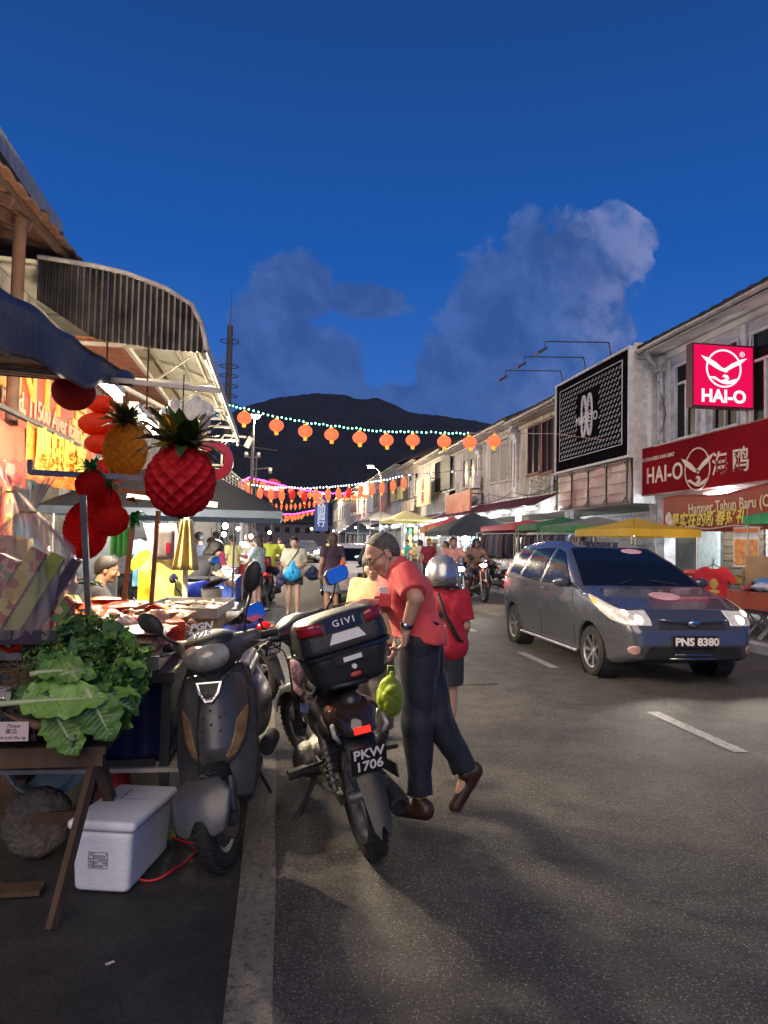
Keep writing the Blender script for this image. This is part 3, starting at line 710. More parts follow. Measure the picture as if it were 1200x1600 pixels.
# ---- festive banner
BN = thing('banner', 'red festive banner with cream and yellow lettering under the long red sign', 'banner')
bx = 10.28
def bnf(a, c): return (bx+.02*sin(a*9), 17.75-a*6.2, 1.92+c*.86+.06*sin(a*10+.5)*(.3+c*.7)+.10*a*c-.05*(1-c)*a)
MB().sheet(bnf, 60, 8, thick=.004).build('cloth', mat('banner_red', (.34, .045, .02), .6, var=.25, scale=1.5), BN, smooth=1)
cream = mat('banner_cream', (.75, .58, .36), .6, var=.1); yel = mat('banner_yellow', (.80, .66, .10), .6, var=.1)
def BM(y, z): return frame((bx-.035, y, z), (0, -1, .02), (0, 0, 1))
def by_(px, py): q = atX(px, py, bx-.03); return q.y, q.z
text('lettering', 'Hamper Tahun Baru (Cina)', .36, BM(*by_(1143, 789)), cream, BN, .002, bold=.006, sx=.86)
text('lettering', '最实在的新春好礼', .40, BM(*by_(1102, 812)), yel, BN, .002, bold=.008, shear=.25, sx=.95)
b = MB(); b.tube([(bx-.04, 17.0-.3*k, 1.98+.03*sin(k)) for k in range(12)], [.01+.012*sin(k/11*pi) for k in range(12)], 5)
b.ball((bx-.03, 17.35, 2.22), (.015, .16, .2), 10, 6).ball((bx-.04, 17.2, 2.12), (.015, .10, .1), 10, 6); b.build('gift_drawing', goldp, BN)
# calendar / poster
PO = thing('poster', 'framed poster with orange leaves hanging below the red banner', 'poster')
p0, p1 = atX(1146, 824, 9.9), atX(1186, 887, 9.9)
MB().span((9.9, p1.y, p1.z), (9.92, p0.y, p0.z)).build('backing', white, PO)
MB().span((9.893, p1.y+.03, p1.z+.03), (9.8995, p0.y-.03, p0.z-.26)).build('picture', mat('autumn_print', (.45, .07, .02), .5, var=0, scale=7, col2=(.85, .42, .04)), PO)
MB().span((9.893, p1.y+.03, p0.z-.12), (9.8995, p0.y-.03, p0.z-.03)).build('heading_strip', mat('poster_orange', (.75, .18, .05), .5), PO)
MB().beam((9.91, (p0.y+p1.y)/2, p0.z), (9.95, (p0.y+p1.y)/2, p0.z+.5), .008).build('hanging_cord', white, PO)
# ---- signs further along the facades
def flat_sign(label, px0, px1, py0, py1, x, material, txt=None, ts=.5, tm=None, nm='shop_sign', depth=.1, bold=.01):
    a, c = atX(px0, (py0+py1)/2, x), atX(px1, (py0+py1)/2, x); pm = (px0+px1)/2
    zt, zb = atX(pm, py0, x).z, atX(pm, py1, x).z; ya, yb = min(a.y, c.y), max(a.y, c.y)
    t = thing(nm, label, 'sign'); MB().span((x, ya, zb), (x+depth, yb, zt)).build('board', material, t)
    MB().span((x+depth, ya+.2, zt-.2), (FX, ya+.25, zt-.15)).span((x+depth, yb-.25, zt-.2), (FX, yb-.2, zt-.15)).build('bracket', dsteel, t)
    if txt: text('lettering', txt, ts, frame((x-.012, (ya+yb)/2, (zt+zb)/2), (0, -1, 0), (0, 0, 1)), tm, t, .006, bold=bold)
    return t
flat_sign('faded salmon rectangular sign without lettering below the upper windows', 697, 734, 770, 801, 10.0, mat('salmon_board', (.50, .16, .10), .5, var=.35, scale=1.5))
flat_sign('tall cream sign with worn red stamp on the cream shophouse', 651, 671, 747, 790, 10.0, mat('cream_board', (.70, .58, .36), .5, var=.3, scale=2), '義\n隆', .9, mat('stamp_red', (.35, .05, .05), .6))
flat_sign('small square yellow sign with one black character', 610.5, 627, 762, 782, 9.9, mat('yellow_board', (.50, .43, .16), .5, var=.2), '齊', 1.0, black, bold=.03)
flat_sign('low pale blank sign under the yellow square sign', 623, 645, 783, 800, 10.1, plasterB)
flat_sign('white cloth notice with dark characters below the dark red windows', 826, 864, 748, 775, 10.6, mat('notice_white', (.62, .58, .56), .7, var=.3, scale=2), '洋雜貨', .75, black, depth=.02, bold=.02)
for k, (px, col) in enumerate([(590, (.55, .10, .10)), (573, (.6, .6, .62)), (548, (.55, .15, .12))]):
    flat_sign(['red vertical sign far along the right row', 'pale grey sign hung far along the right row', 'dull red sign farthest along the right row'][k], px, px+9, 772, 800, 10.0, mat('far_sign%d' % k, col, .5))
bs = thing('blue_sign', 'narrow blue vertical sign with white characters hanging over the far street', 'sign')
pp = atY(502, 802, 80); MB().box(pp, (1.5, .25, 4.0)).build('board', mat('blue_board', (.02, .06, .35), .4), bs)
text('lettering', '大\n同\n商\n行', .95, frame(pp+Vector((0, -.14, 0)), (1, 0, 0), (0, 0, 1)), glow('soft_white', (.8, .85, 1), .8, False), bs, .01, bold=.02, lsp=.8)
MB().beam(pp+Vector((.75, 0, 1.5)), (FX, 80, pp.z+1.5), .08).build('bracket', dsteel, bs)
# air conditioner
ac = thing('air_conditioner', 'white air conditioner box below the louvred transom windows', 'air conditioner', atX(742, 754, 10.45))
MB().box((0, 0, 0), (.34, .85, .62)).build('casing', white, ac); MB().lathe([(.02, 0), (.24, 0), (.24, -.03)], (-.18, .12, 0), 20, RY(-90)).build('fan_grille', dsteel, ac)
MB().beam((.2, -.35, -.33), (-.2, -.35, -.33), .03).beam((.2, .35, -.33), (-.2, .35, -.33), .03).build('bracket', dsteel, ac)
# dark screen on balcony
MB().box(atX(696, 740, 10.6), (.05, 2.6, 2.0)).build('balcony_screen', mat('screen_dark', (.02, .025, .04), .6), label='dark navy screen panel shading an upper window of the balcony shophouse', cat='screen')
# facade cables
def cable(name, pts, r, label, m_=None, sag=0.0, cat='cable'):
    out = []
    for a, c in zip(pts, pts[1:]):
        a, c = Vector(a), Vector(c)
        for k in range(12): t = k/12; p = a.lerp(c, t); p.z -= sag*4*t*(1-t); out.append(p)
    out.append(Vector(pts[-1])); return MB().tube(out, r, 5).build(name, m_ or black, smooth=1, label=label, cat=cat)
cable('power_cable', [(10.6, 25, 3.75), (10.6, 31, 3.9), (10.6, 37, 3.75), (10.6, 44, 3.9)], .02, 'black cable sagging along the right facades above the maroon awning', sag=.25)
cable('power_cable', [(10.65, 18.6, 6.2), (10.65, 18.2, 5.2), (10.65, 18.6, 4.4)], .012, 'thin black cable hanging beside the downpipe of the white shophouse')
cable('power_cable', [(10.55, 25, 3.95), (10.5, 34, 4.0), (10.5, 44, 4.1)], .014, 'thinner black cable looping above the thick one along the right facades', sag=.4)
# ================================================================ STREET LAMPS, LANTERNS, LEFT CANOPY
def plight(par, loc, power, col=(1, .9, .75), r=.06, name='bulb_light', spot=None, aim=None):
    d = bpy.data.lights.new(name, 'SPOT' if spot else 'POINT'); d.energy = power; d.color = col; d.shadow_soft_size = r
    if spot: d.spot_size = radians(spot); d.spot_blend = .6
    o = bpy.data.objects.new(name, d); COL.objects.link(o); o.location = loc; o.parent = par
    if aim is not None: o.rotation_euler = Vector(aim).to_track_quat('-Z', 'Y').to_euler()
    return o
lampglow = glow('street_lamp_glow', (1, .86, .50), 60)
polem = mat('pole_grey', (.18, .17, .17), .6, metal=.3, var=.3, scale=3)
def street_lamp(label, base, head, power, cams=False):
    t = thing('street_lamp', label, 'street lamp', base); h = Vector(head)-Vector(base)
    p0 = Vector((0, 0, h.z-.7)); b = MB().tube([(0, 0, 0), (0, 0, 2), p0], [.10, .085, .06], 12).tube([p0, p0+Vector((h.x*.3, h.y*.3, .45)), Vector((h.x*.9, h.y*.9, h.z+.04))], .035, 8)
    b.cyl((0, 0, 0), (0, 0, .25), .14, .12); b.build('pole', polem, t, smooth=40)
    MB().ball(h+Vector((0, 0, .05)), (.30, .16, .08), 14, 8).build('lamp_head', guttm, t, smooth=1)
    MB().ball(h+Vector((0, 0, -.05)), (.20, .14, .11), 14, 8).build('lamp_glass', lampglow, t, smooth=1)
    if cams:
        b = MB().beam((0, 0, 5.0), (.9, 0, 5.1), .05).beam((-.35, 0, 5.6), (.35, 0, 5.6), .05); b.build('camera_bracket', polem, t)
        for x in (-.3, .3, .9): MB().box((x, -.12, 5.7 if x < .5 else 4.95), (.16, .42, .16), RX(-12)).build('security_camera', white, t)
    plight(t, h+Vector((0, 0, -.3)), power, (1, .80, .48), .15, 'lamp_light')
    return t
street_lamp('tall street lamp glowing over the right side of the far road', (7.4, 50, 0), (6.6, 50, 6.9), 2000)
street_lamp('street lamp on the left with security cameras glowing beside the first lantern string', (-1.2, 36, 0), (-1.1, 36, 7.7), 3400, True)
street_lamp('small far street lamp glowing beyond the blue vertical sign', (7.6, 88, 0), tuple(atY(561, 768, 88)), 3800)
street_lamp('farthest street lamp glowing under the lantern strings', (-.6, 120, 0), tuple(atY(505, 771, 120)), 3800)
# lanterns
red_l = mat('lantern_paper', (.75, .08, .02), .6, var=.12, scale=4, emit=(1.0, .21, .085), es=.95)
red_d = mat('lantern_red', (.5, .02, .02), .6, emit=(.8, .02, .02), es=.5)
capm = mat('lantern_gold', (.7, .42, .05), .4, emit=(1, .45, .05), es=.8)
fil = glow('lantern_bulb', (1, .55, .28), 2.6, False)
def lantern(kind, M_):
    t = thing('lantern', '', 'lantern')
    rz = (.205, .175) if kind == 'round' else ((.15, .29) if kind == 'long' else (.2, .2))
    MB().ball((0, 0, 0), (rz[0], rz[0], rz[1]), 32, 12, fn=lambda i, j, a, b_: 1.0 if i % 2 else .93).build('shade', M_, t, smooth=1)
    MB().cyl((0, 0, -rz[1]-.085), (0, 0, -rz[1]+.02), .05, .065, 10).build('tassel', capm, t)
    MB().cyl((0, 0, rz[1]-.02), (0, 0, rz[1]+.03), .06, .055, 10).tube([(0, 0, rz[1]+.02), (0, 0, rz[1]+.10)], .006, 4).build('cap', capm, t)
    return t
protos = {}
ORD = ['first', 'second', 'third', 'fourth', 'fifth', 'sixth', 'seventh', 'eighth', 'ninth', 'tenth', 'eleventh', 'twelfth', 'thirteenth', 'fourteenth', 'fifteenth', 'sixteenth', 'seventeenth', 'eighteenth', 'nineteenth', 'twentieth']
def put_lantern(kind, loc, label, group, rot, sc=1.0, red=False):
    key = (kind, red)
    if key not in protos: protos[key] = t = lantern(kind, red_d if red else red_l)
    else: t = copy_tree(protos[key])
    t.location = loc; t.rotation_euler = rot; t.scale = (sc, sc, sc); t['label'] = label; t['group'] = group; return t
rl = random.Random(11)
def light_string(label, pts, cols, n, r, sag=0.12):
    """wire with bulbs: pts are wire nodes"""
    t = thing('light_string', label, 'string lights', group='strings of lights across the street')
    wire = []
    for a, c in zip(pts, pts[1:]):
        for k in range(8): q = Vector(a).lerp(Vector(c), k/8); wire.append(q)
    wire.append(Vector(pts[-1])); MB().tube(wire, .012, 4).build('wire', black, t)
    me = None; tot = len(wire)-1
    for k in range(n):
        f = (k+.5)/n*tot; i = int(f); q = wire[i].lerp(wire[i+1], f-i)+Vector((0, 0, -.02+rl.uniform(-.02, .02)))
        if me is None: ob = MB().ball((0, 0, 0), r, 6, 4).build('bulb', glow('led_'+cols, LED[cols], 7, False), t, smooth=1); me = ob.data; ob.location = q
        else: ob = link_mesh('bulb', me, t); ob.location = q
    return t
LED = {'teal': (.25, 1, .62), 'white': (.75, .85, 1), 'magenta': (1, .08, .75)}
G1 = 'lanterns on the nearest string across the street'
s1 = [(382, 652), (432, 664), (477, 673), (518, 678), (562, 683), (604, 687), (645, 687), (694, 689), (734, 690), (772, 688)]
w1 = [(-1.6, 20, 5.25)]
for i, (px, py) in enumerate(s1):
    p = atY(px, py+1, 20); w1.append(p+Vector((0, 0, .27)))
    put_lantern('round', p, '%s round glowing lantern from the left on the nearest string' % ORD[i], G1, (rl.uniform(-.06, .06), rl.uniform(-.2, .1), rl.uniform(0, 3)))
w1 += [(8.3, 20.3, 4.86), (10.7, 20.6, 4.75)]
light_string('teal and white light string carrying the nearest row of lanterns', w1[:9]+[w1[9]], 'teal', 60, .028)
cable('guy_wire', [w1[9], w1[10], w1[11], w1[12]], .010, 'thin wire carrying the last lanterns to the right facade', mat('pale_wire', (.5, .4, .36), .6), .02)
s2 = [(280+x*.2667, 700+y*.2667) for x, y in [(409, 258), (472, 267), (537, 273), (601, 280), (662, 273), (733, 284), (800, 278), (872, 274), (934, 270), (994, 264), (1063, 254), (1130, 243), (1187, 233)]]+[(614, 759.5), (631, 755)]
w2 = [(-2.2, 35, 4.6)]
for i, (px, py) in enumerate(s2):
    p = atY(px, py, 35); w2.append(p+Vector((0, 0, .40)))
    put_lantern('long', p, '%s elongated lantern from the left on the second string' % ORD[i], 'elongated lanterns on the second string', (rl.uniform(-.05, .05), .25 if i == 9 else rl.uniform(-.06, .06), rl.uniform(0, 3)), 1, i in (4, 5, 9))
light_string('white light string carrying the elongated lanterns', w2+[(10.6, 35.5, 5.4)], 'white', 60, .04)
s3 = [(280+x*.2667, 700+y*.2667) for x, y in [(375, 212), (400, 212), (446, 195), (489, 208), (600, 238), (655, 250), (710, 265), (765, 275), (825, 278), (978, 284), (1028, 286), (1088, 280)]]
w3 = []
for i, (px, py) in enumerate(s3):
    p = atY(px, py, 50); w3.append(p+Vector((0, 0, .3)))
    put_lantern('round', p, '%s small round lantern from the left on the third string' % ORD[i], 'round lanterns on the third string', (0, rl.uniform(-.1, .1), rl.uniform(0, 3)), 1.08 if i > 1 else 1.6)
ms = [atY(280+x*.2667, 700+y*.2667, 42) for x, y in [(362, 196), (408, 172), (480, 186), (560, 205), (640, 226), (740, 245), (860, 262), (980, 266)]]
light_string('magenta light string dipping across the far street from the left', ms, 'magenta', 70, .045)
s4 = [(280+x*.2667, 700+y*.2667) for x, y in [(480, 328), (503, 335), (543, 340), (568, 343), (599, 344), (629, 345), (655, 343), (680, 342), (708, 339), (735, 333), (762, 330), (790, 328), (815, 321), (841, 317)]]
w4 = []
for i, (px, py) in enumerate(s4):
    p = atY(px, py, 62); w4.append(p+Vector((0, 0, .4)))
    put_lantern('long', p, '%s pale elongated lantern from the left on the fourth string' % ORD[i], 'elongated lanterns on the fourth string', (0, rl.uniform(-.05, .05), 0), .78, i == 9)
cable('lantern_wire', w4, .015, 'thin black wire carrying the fourth row of lanterns')
cable('lantern_wire', w3, .015, 'thin black wire carrying the third row of lanterns')
s5 = [(440+x/6, 760+y/6) for x, y in [(36, 275), (58, 303), (80, 275), (102, 297), (122, 270), (130, 297), (158, 290), (160, 268), (186, 288), (205, 265), (243, 259), (284, 252), (30, 318), (52, 300), (100, 310)]]
w5 = []
for i, (px, py) in enumerate(s5):
    p = atY(px, py, 88); 
    put_lantern('round', p, '%s tiny lantern of the farthest cluster of lanterns' % ORD[i], 'far cluster of lanterns', (0, 0, 0), 1.05)
light_string('magenta light string above the farthest lanterns', [atY(437, 803, 88), atY(460, 803, 88), atY(480, 799, 88), atY(493, 797, 88)], 'magenta', 30, .07)
# round sign on the far left cluster
rs = thing('round_sign', 'round red and white roadside sign behind the second lantern string', 'sign', atY(426, 764, 60))
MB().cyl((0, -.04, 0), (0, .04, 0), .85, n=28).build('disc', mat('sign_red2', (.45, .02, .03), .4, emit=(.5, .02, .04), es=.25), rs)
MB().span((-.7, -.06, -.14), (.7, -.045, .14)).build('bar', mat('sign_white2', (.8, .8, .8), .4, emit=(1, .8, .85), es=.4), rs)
MB().cyl((0, .1, 0), (0, .1, -5.7), .05).build('post', polem, rs)
# communications tower
TW = thing('mast', 'tall dark mast with ring platforms rising behind the left canopy', 'mast', (-4.15, 60, 0))
MB().tube([(0, 0, 0), (0, 0, 19.3)], [.32, .24], 14).tube([(0, 0, 19.3), (.05, 0, 22.5)], [.04, .015], 6).build('pole', mat('mast_steel', (.06, .055, .06), .7, var=.3), TW, smooth=40)
for z in (18.0, 15.9, 15.1, 14.25, 13.4, 12.7):
    b = MB().tube([(.78*cos(a), .78*sin(a), z) for a in np.linspace(0, 2*pi, 24)[:-1]], .035, 5, closed=True)
    for a in (0, 1.57, 3.14, 4.71): b.beam((.2*cos(a), .2*sin(a), z), (.78*cos(a), .78*sin(a), z), .04)
    b.build('ring', dsteel, TW)
MB().beam((-1.5, 0, 9.6), (4.2, 0, 9.0), .07).beam((0, 0, 12.0), (3.2, 0, 9.1), .02).beam((0, 0, 11), (2, 0, 9.3), .02).beam((0, 0, 12), (-2.2, 0, 11), .02).build('cross_arm', dsteel, TW)
# ---------------- left canopy building
grey_sheet = mat('corrugated_grey', (.085, .078, .07), .32, metal=.8, var=.6, scale=2.5, bump=.15)
cream_sheet = mat('corrugated_cream', (.66, .62, .52), .5, var=.15, scale=2)
brownw = mat('brown_boards', (.30, .11, .05), .65, var=.4, scale=5, bump=.3, stretch=(6, .4, 1))
darkw = mat('dark_timber', (.09, .045, .03), .75, var=.4, scale=6, bump=.4)
steelw = mat('cream_steel', (.50, .46, .40), .5, metal=.2, var=.2)
CB = thing('canopy_roof', 'long barrel shaped corrugated metal canopy over the left stalls', 'canopy')
topc = [(-3.9, 5.18), (-3.24, 5.16), (-2.5, 5.09), (-2.08, 5.02), (-1.57, 4.85), (-1.22, 4.65), (-1.08, 4.39), (-1.02, 4.15), (-1.0, 4.03)]
botc = [(-3.9, 4.75), (-3.22, 4.6), (-2.46, 4.12), (-1.62, 4.04), (-1.0, 4.02)]
def interp(cv, x):
    for (a, p), (c, q) in zip(cv, cv[1:]):
        if a <= x <= c: return p+(q-p)*(x-a)/(c-a)
    return cv[0][1] if x < cv[0][0] else cv[-1][1]
def endw(a, c):
    x = -3.24+a*2.235; i = int(round(a*168)); zt = interp(topc, x); zb = min(interp(botc, x), zt-.002)
    return (x, 10.0-[0, .008, .03, .03, .03, .008][i % 6]*1.0, zb+(zt-zb)*c)
MB().sheet(endw, 168, 1, thick=.003).build('end_cladding', grey_sheet, CB)
tcurve = [Vector((x, 9.97, z+.03)) for x, z in topc[1:]]; MB().tube(tcurve, .035, 8).build('end_trim', grime, CB, smooth=1)
cl = [0]
for (a, p), (c, q) in zip(topc, topc[1:]): cl.append(cl[-1]+sqrt((a-c)**2+(p-q)**2))
def roofp(s):
    s *= cl[-1]
    for i in range(len(cl)-1):
        if s <= cl[i+1]+1e-9:
            f = (s-cl[i])/(cl[i+1]-cl[i]); return (topc[i][0]+(topc[i+1][0]-topc[i][0])*f, topc[i][1]+(topc[i+1][1]-topc[i][1])*f)
def rooff(a, c):
    j = int(round(c*376)); x, z = roofp(a); o = [0, .012, .025, .012][j % 4]; return (x+o*.5*a, 10.02+9.4*c, z+o)
MB().sheet(rooff, 28, 376).build('roof_sheet', cream_sheet, CB)
b = MB()
for y in (10.15, 12.4, 14.7, 17.0, 19.3): b.tube([(roofp(s)[0]-.04, y, roofp(s)[1]-.06) for s in np.linspace(0, 1, 20)], .03, 6).beam((-3.8, y, 4.1), (-1.08, y, 4.1), .05)
for s in (.2, .45, .62, .74, .84, .97): x, z = roofp(s); b.beam((x-.03, 10.05, z-.1), (x-.03, 19.4, z-.1), .04)
b.beam((-2.1, 10.05, 4.1), (-2.1, 19.4, 4.1), .06)
for y in (10.15, 12.4, 14.7, 17, 19.3): b.beam((-2.1, y, 4.1), (-1.5, y, roofp(.78)[1]-.12), .03)
b.build('frame', steelw, CB)
for y in (14.7, 19.2): MB().cyl((-2.1, y, 0), (-2.1, y, 4.07), .05).build('post', steelw, CB)
for y in (10.8, 13.0, 15.2, 17.4, 19.2): plight(CB, (-1.25, y, 3.95), 55, (1, .84, .55), .05, 'edge_bulb_light')
bulbm = glow('canopy_bulb', (1, .82, .5), 3.5, False); me = None
for i in range(78):
    y = 10.1+i*.12; p = (-1.03-.02*(i % 2), y, 4.10+.03*(i % 2))
    if me is None: ob = MB().ball((0, 0, 0), (.022, .022, .03), 8, 6).build('edge_bulb', bulbm, CB, smooth=1); me = ob.data; ob.location = p
    else: link_mesh('edge_bulb', me, CB).location = p
b = MB()
for i in range(54): b.span((-3.28, 10.1+i*.17, 4.16+.006*(i % 2)), (-2.16, 10.265+i*.17, 4.185+.006*(i % 2)))
b.build('board_ceiling', brownw, CB)
# left shop row behind the stalls
LB2 = thing('shophouse', 'left shophouse behind the stalls with an open timber verandah roof', 'shophouse', group='buildings on the left side')
b = MB().span((-3.8, 4, 3.9), (-3.6, 26, 4.9)); b.build('wall', plasterB, LB2)
b = MB(); wx = -3.6
for y0, y1 in ((4, 6.2), (8.4, 9.4), (12.6, 13.2), (17.0, 17.4), (21, 26)): MB().span((-3.8, y0, 0), (-3.6, y1, 3.897)).build('ground_wall', mat('left_wall', (.45, .40, .34), .8, var=.35), LB2)
MB().span((-6.2, 4, 0), (-6.0, 26, 3.9)).build('back_wall', mat('lit_interior', (.62, .55, .42), .7, var=.35, scale=1.5), LB2)
MB().span((-6.0, 4, 3.2), (-3.8, 26, 3.3)).build('shop_ceiling', inner, LB2)
b = MB(); zz = .1
while zz < 3.0: b.span((-3.58-.02*((int(zz*100)//9) % 2), 13.25, zz), (-3.54, 16.95, zz+.088)); zz += .09
b.build('roller_shutter', shutm, LB2)
b = MB()
for y in np.arange(6.2, 13.4, .6): b.beam((-5.2, y, 5.95), (-2.92, y+.1, 5.05 if y < 9 else 5.45), .06, .12)
for x, z in ((-3.0, 5.08), (-3.9, 5.42), (-4.8, 5.8)): b.beam((x, 5.8, z), (x, 13.4, z+.45), .07, .10)
b.build('rafter', darkw, LB2)
def verf(a, c): return (-5.6+a*2.75, 5.6+c*7.9, 6.1-a*1.0+c*.48+.05*abs(sin(c*62)))
MB().sheet(verf, 6, 200, thick=.03).build('verandah_roof', mat('verandah_under', (.16, .075, .045), .8, var=.4), LB2)
MB().cyl((-3.0, 8.6, 0), (-3.0, 8.6, 5.1), .07).build('pillar', darkw, LB2)
# upper roof corner high on the left
UR = thing('roof_eave', 'pale grey gutter edge of the high roof at the upper left', 'roof', group='buildings on the left side')
MB().beam((-3.5, 4.0, 6.33), (-3.5, 11.6, 6.20), .16, .28).build('fascia', mat('fascia_grey', (.42, .43, .42), .6, var=.25), UR)
MB().poly([(-3.6, 4, 6.2), (-3.6, 11.6, 6.08), (-8, 11.6, 7.6), (-8, 4, 7.7)], .05).build('underside', mat('eave_under', (.35, .33, .30), .8), UR)
MB().beam((-4.1, 4, 6.28), (-4.1, 11.5, 6.16), .08, .2).build('rafter', darkw, UR)
# buildings further down the left
LF = thing('shophouse', 'dark far building on the left beyond the canopy', 'shophouse', group='buildings on the left side')
MB().span((-9, 30, 0), (-4.4, 70, 6.2)).build('wall', grime, LF); MB().span((-9.1, 29.9, 6.203), (-4.1, 70, 6.5)).build('roof', roofm, LF)
for k in range(8): MB().span((-4.4, 32+k*4.5, 3.6), (-4.34, 34.2+k*4.5, 5.2)).build('window', darkglass, LF)
LF2 = thing('shophouse', 'low pale far building at the left end of the street', 'shophouse', group='buildings on the left side')
MB().span((-8, 75, 0), (-3.2, 150, 5.4)).build('wall', plaster, LF2); MB().span((-8.1, 74.9, 5.403), (-3.0, 150, 5.7)).build('roof', roofm, LF2)
for k in range(9): MB().span((-3.2, 78+k*7, 3.2), (-3.14, 81+k*7, 4.6)).build('window', darkglass, LF2)
EB = thing('shophouse', 'dark building closing the far end of the street', 'shophouse', group='buildings at the far end')
MB().span((-14, 215, 0), (24, 225, 7)).build('wall', mat('far_wall', (.10, .09, .10), .8), EB); MB().span((-14.2, 214, 7.003), (24.2, 226, 7.6)).build('roof', roofm, EB)
for k in range(12): MB().span((-12+k*3, 214.9, 4), (-10.6+k*3, 214.98, 5.6)).build('window', darkglass, EB)
# balcony with railing beyond the canopy
BL = thing('balcony', 'pale metal balcony railing beyond the end of the canopy', 'balcony')
b = MB().beam((-1.45, 20, 3.5), (-1.1, 26, 3.5), .05).beam((-1.45, 20, 2.75), (-1.1, 26, 2.75), .05)
for k in range(9): b.beam((-1.45+.35*k/8, 20+.75*k, 2.75), (-1.45+.35*k/8, 20+.75*k, 3.5), .03)
for k in range(1, 8): b.beam((-1.45, 20, 2.75+.094*k), (-1.1, 26, 2.75+.094*k), .016)
b.beam((-1.45, 20, 3.5), (-2.6, 20, 3.5), .05).beam((-1.45, 20, 2.75), (-2.6, 20, 2.75), .05)
for k in range(1, 8): b.beam((-1.45, 20, 2.75+.094*k), (-2.6, 20, 2.75+.094*k), .016)
b.build('railing', steelw, BL)
MB().span((-3.6, 20, 2.55), (-1.5, 26, 2.7)).build('slab', grime, BL)
MB().cyl((-1.55, 20.1, 0), (-1.55, 20.1, 2.54), .06).cyl((-1.2, 26, 0), (-1.2, 26, 2.74), .06).build('column', steelw, BL)
MB().tube([(-1.5, 19.9, 3.5), (-1.5, 19.9, 4.25), (-1.44, 19.9, 4.33), (-.85, 19.9, 4.30)], .03, 8).tube([(-1.5, 19.9, 4.0), (-1.2, 19.9, 4.3)], .02, 6).build('floodlight_arm', steelw, BL, smooth=40)
MB().box((-.78, 19.9, 4.15), (.14, .2, .3), RY(25)).build('floodlight', white, BL)
for x, z in ((-1.15, 6.4), (-.95, 5.6)): MB().cyl((x, 33 if x < -1 else 34, 0), (x, 33 if x < -1 else 34, z), .04).build('flag_pole', polem, label='thin bare %s pole beside the left street lamp' % ('taller' if x < -1 else 'shorter'), cat='pole')
# tube lights
tubeg = glow('tube_glow', (1, .88, .62), 40)
for i, (y0, y1, lb) in enumerate(((5.0, 5.8, 'nearer fluorescent tube glowing above the red shop sign'), (6.5, 7.6, 'farther fluorescent tube glowing above the yellow pineapple lantern'))):
    t = thing('tube_light', lb, 'tube light', group='tube lights over the left stalls'); x, z = -1.25, 2.55
    MB().cyl((x, y0, z), (x, y1, z), .022, n=10).build('tube', tubeg, t, smooth=40)
    MB().span((x-.04, y0-.06, z+.03), (x+.04, y1+.06, z+.09)).span((x-.03, y0-.06, z-.03), (x+.03, y0-.01, z+.03)).span((x-.03, y1+.01, z-.03), (x+.03, y1+.06, z+.03)).build('fitting', white, t)
    MB().tube([(x, (y0+y1)/2, z+.09), (x, (y0+y1)/2, 3.4)], .008, 5).build('hanger', black, t)
    for f in (.25, .75): plight(t, (x, y0+(y1-y0)*f, z-.06), 330, (1, .82, .56), .05)
# canopy frame bars above the stall
MB().beam((-2.6, 7.2, 3.45), (-1.25, 13.5, 3.45), .05).beam((-2.7, 9, 3.4), (-1.1, 9.2, 3.42), .04).beam((-2.7, 12.3, 3.5), (-.95, 12.3, 3.5), .04).build('awning_frame', steelw, label='pale steel bars crossing above the tube lights under the canopy', cat='frame')
# shop sign and cloths on the left
orange_sign = mat('orange_red_sign', (.58, .065, .015), .5, var=.12, scale=1.5)
LS = thing('shop_sign', 'orange red shop sign with yellow capitals and a road address', 'sign'); lx_ = -3.2
MB().span((lx_-.08, 6.0, 2.82), (lx_, 13.3, 3.95)).build('board', orange_sign, LS)
def LMf(px, py): q = atX(px, py, lx_+.012); return frame((lx_+.012, q.y, q.z), (0, 1, 0), (0, 0, 1))
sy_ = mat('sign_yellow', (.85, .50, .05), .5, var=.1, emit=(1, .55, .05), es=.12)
text('capital_lettering', 'EN H', .85, LMf(53, 597), sy_, LS, .012, bold=.02, sx=1.25)
text('address_lettering', 'ong Road, 11500 Ayer Itam', .37, LMf(62, 645), mat('sign_cream', (.85, .62, .40), .5), LS, .006, bold=.006, sx=.97)
text('character_lettering', '長', 1.0, LMf(125, 668), sy_, LS, .01, bold=.02)
RC = MB().sheet(lambda a, c: (-2.62+.03*sin(a*14)*(1-c), 7.0+a*.9, 1.93+.62*c+.02*sin(a*9)), 20, 6, thick=.004)
RC.build('red_cloth', mat('plain_red_cloth', (.70, .05, .025), .8, var=.15), smooth=1, label='plain red cloth hanging left of the gold lettered cloth', cat='cloth')
GC = thing('valance', 'red door cloth with gold characters hanging above the hampers', 'cloth')
MB().sheet(lambda a, c: (-2.60+.035*sin(a*26)*(1-c)+.02*sin(a*7), 7.9+a*2.55, 2.05+.60*c-.02*sin(a*5)), 60, 6, thick=.004).build('cloth', mat('gold_red_cloth', (.62, .05, .01), .7, var=0, scale=26, col2=(.80, .28, .03)), GC, smooth=1)
text('character_lettering', '慶興隆喜', .50, frame((-2.53, 9.0, 2.36), (0, 1, 0), (0, 0, 1)), sy_, GC, .006, bold=.014, sp=1.05)
MB().span((-2.66, 6.9, 2.66), (-2.60, 10.6, 2.70)).build('rail', dsteel, GC)
CO = thing('couplet', 'narrow red hanging couplet strip with gold characters at the left edge', 'scroll')
cpx = atX(9, 850, -2.2)
MB().box((cpx.x, cpx.y, 1.42), (.02, .20, 1.25)).build('strip', mat('couplet_red', (.75, .07, .04), .6, var=.1), CO)
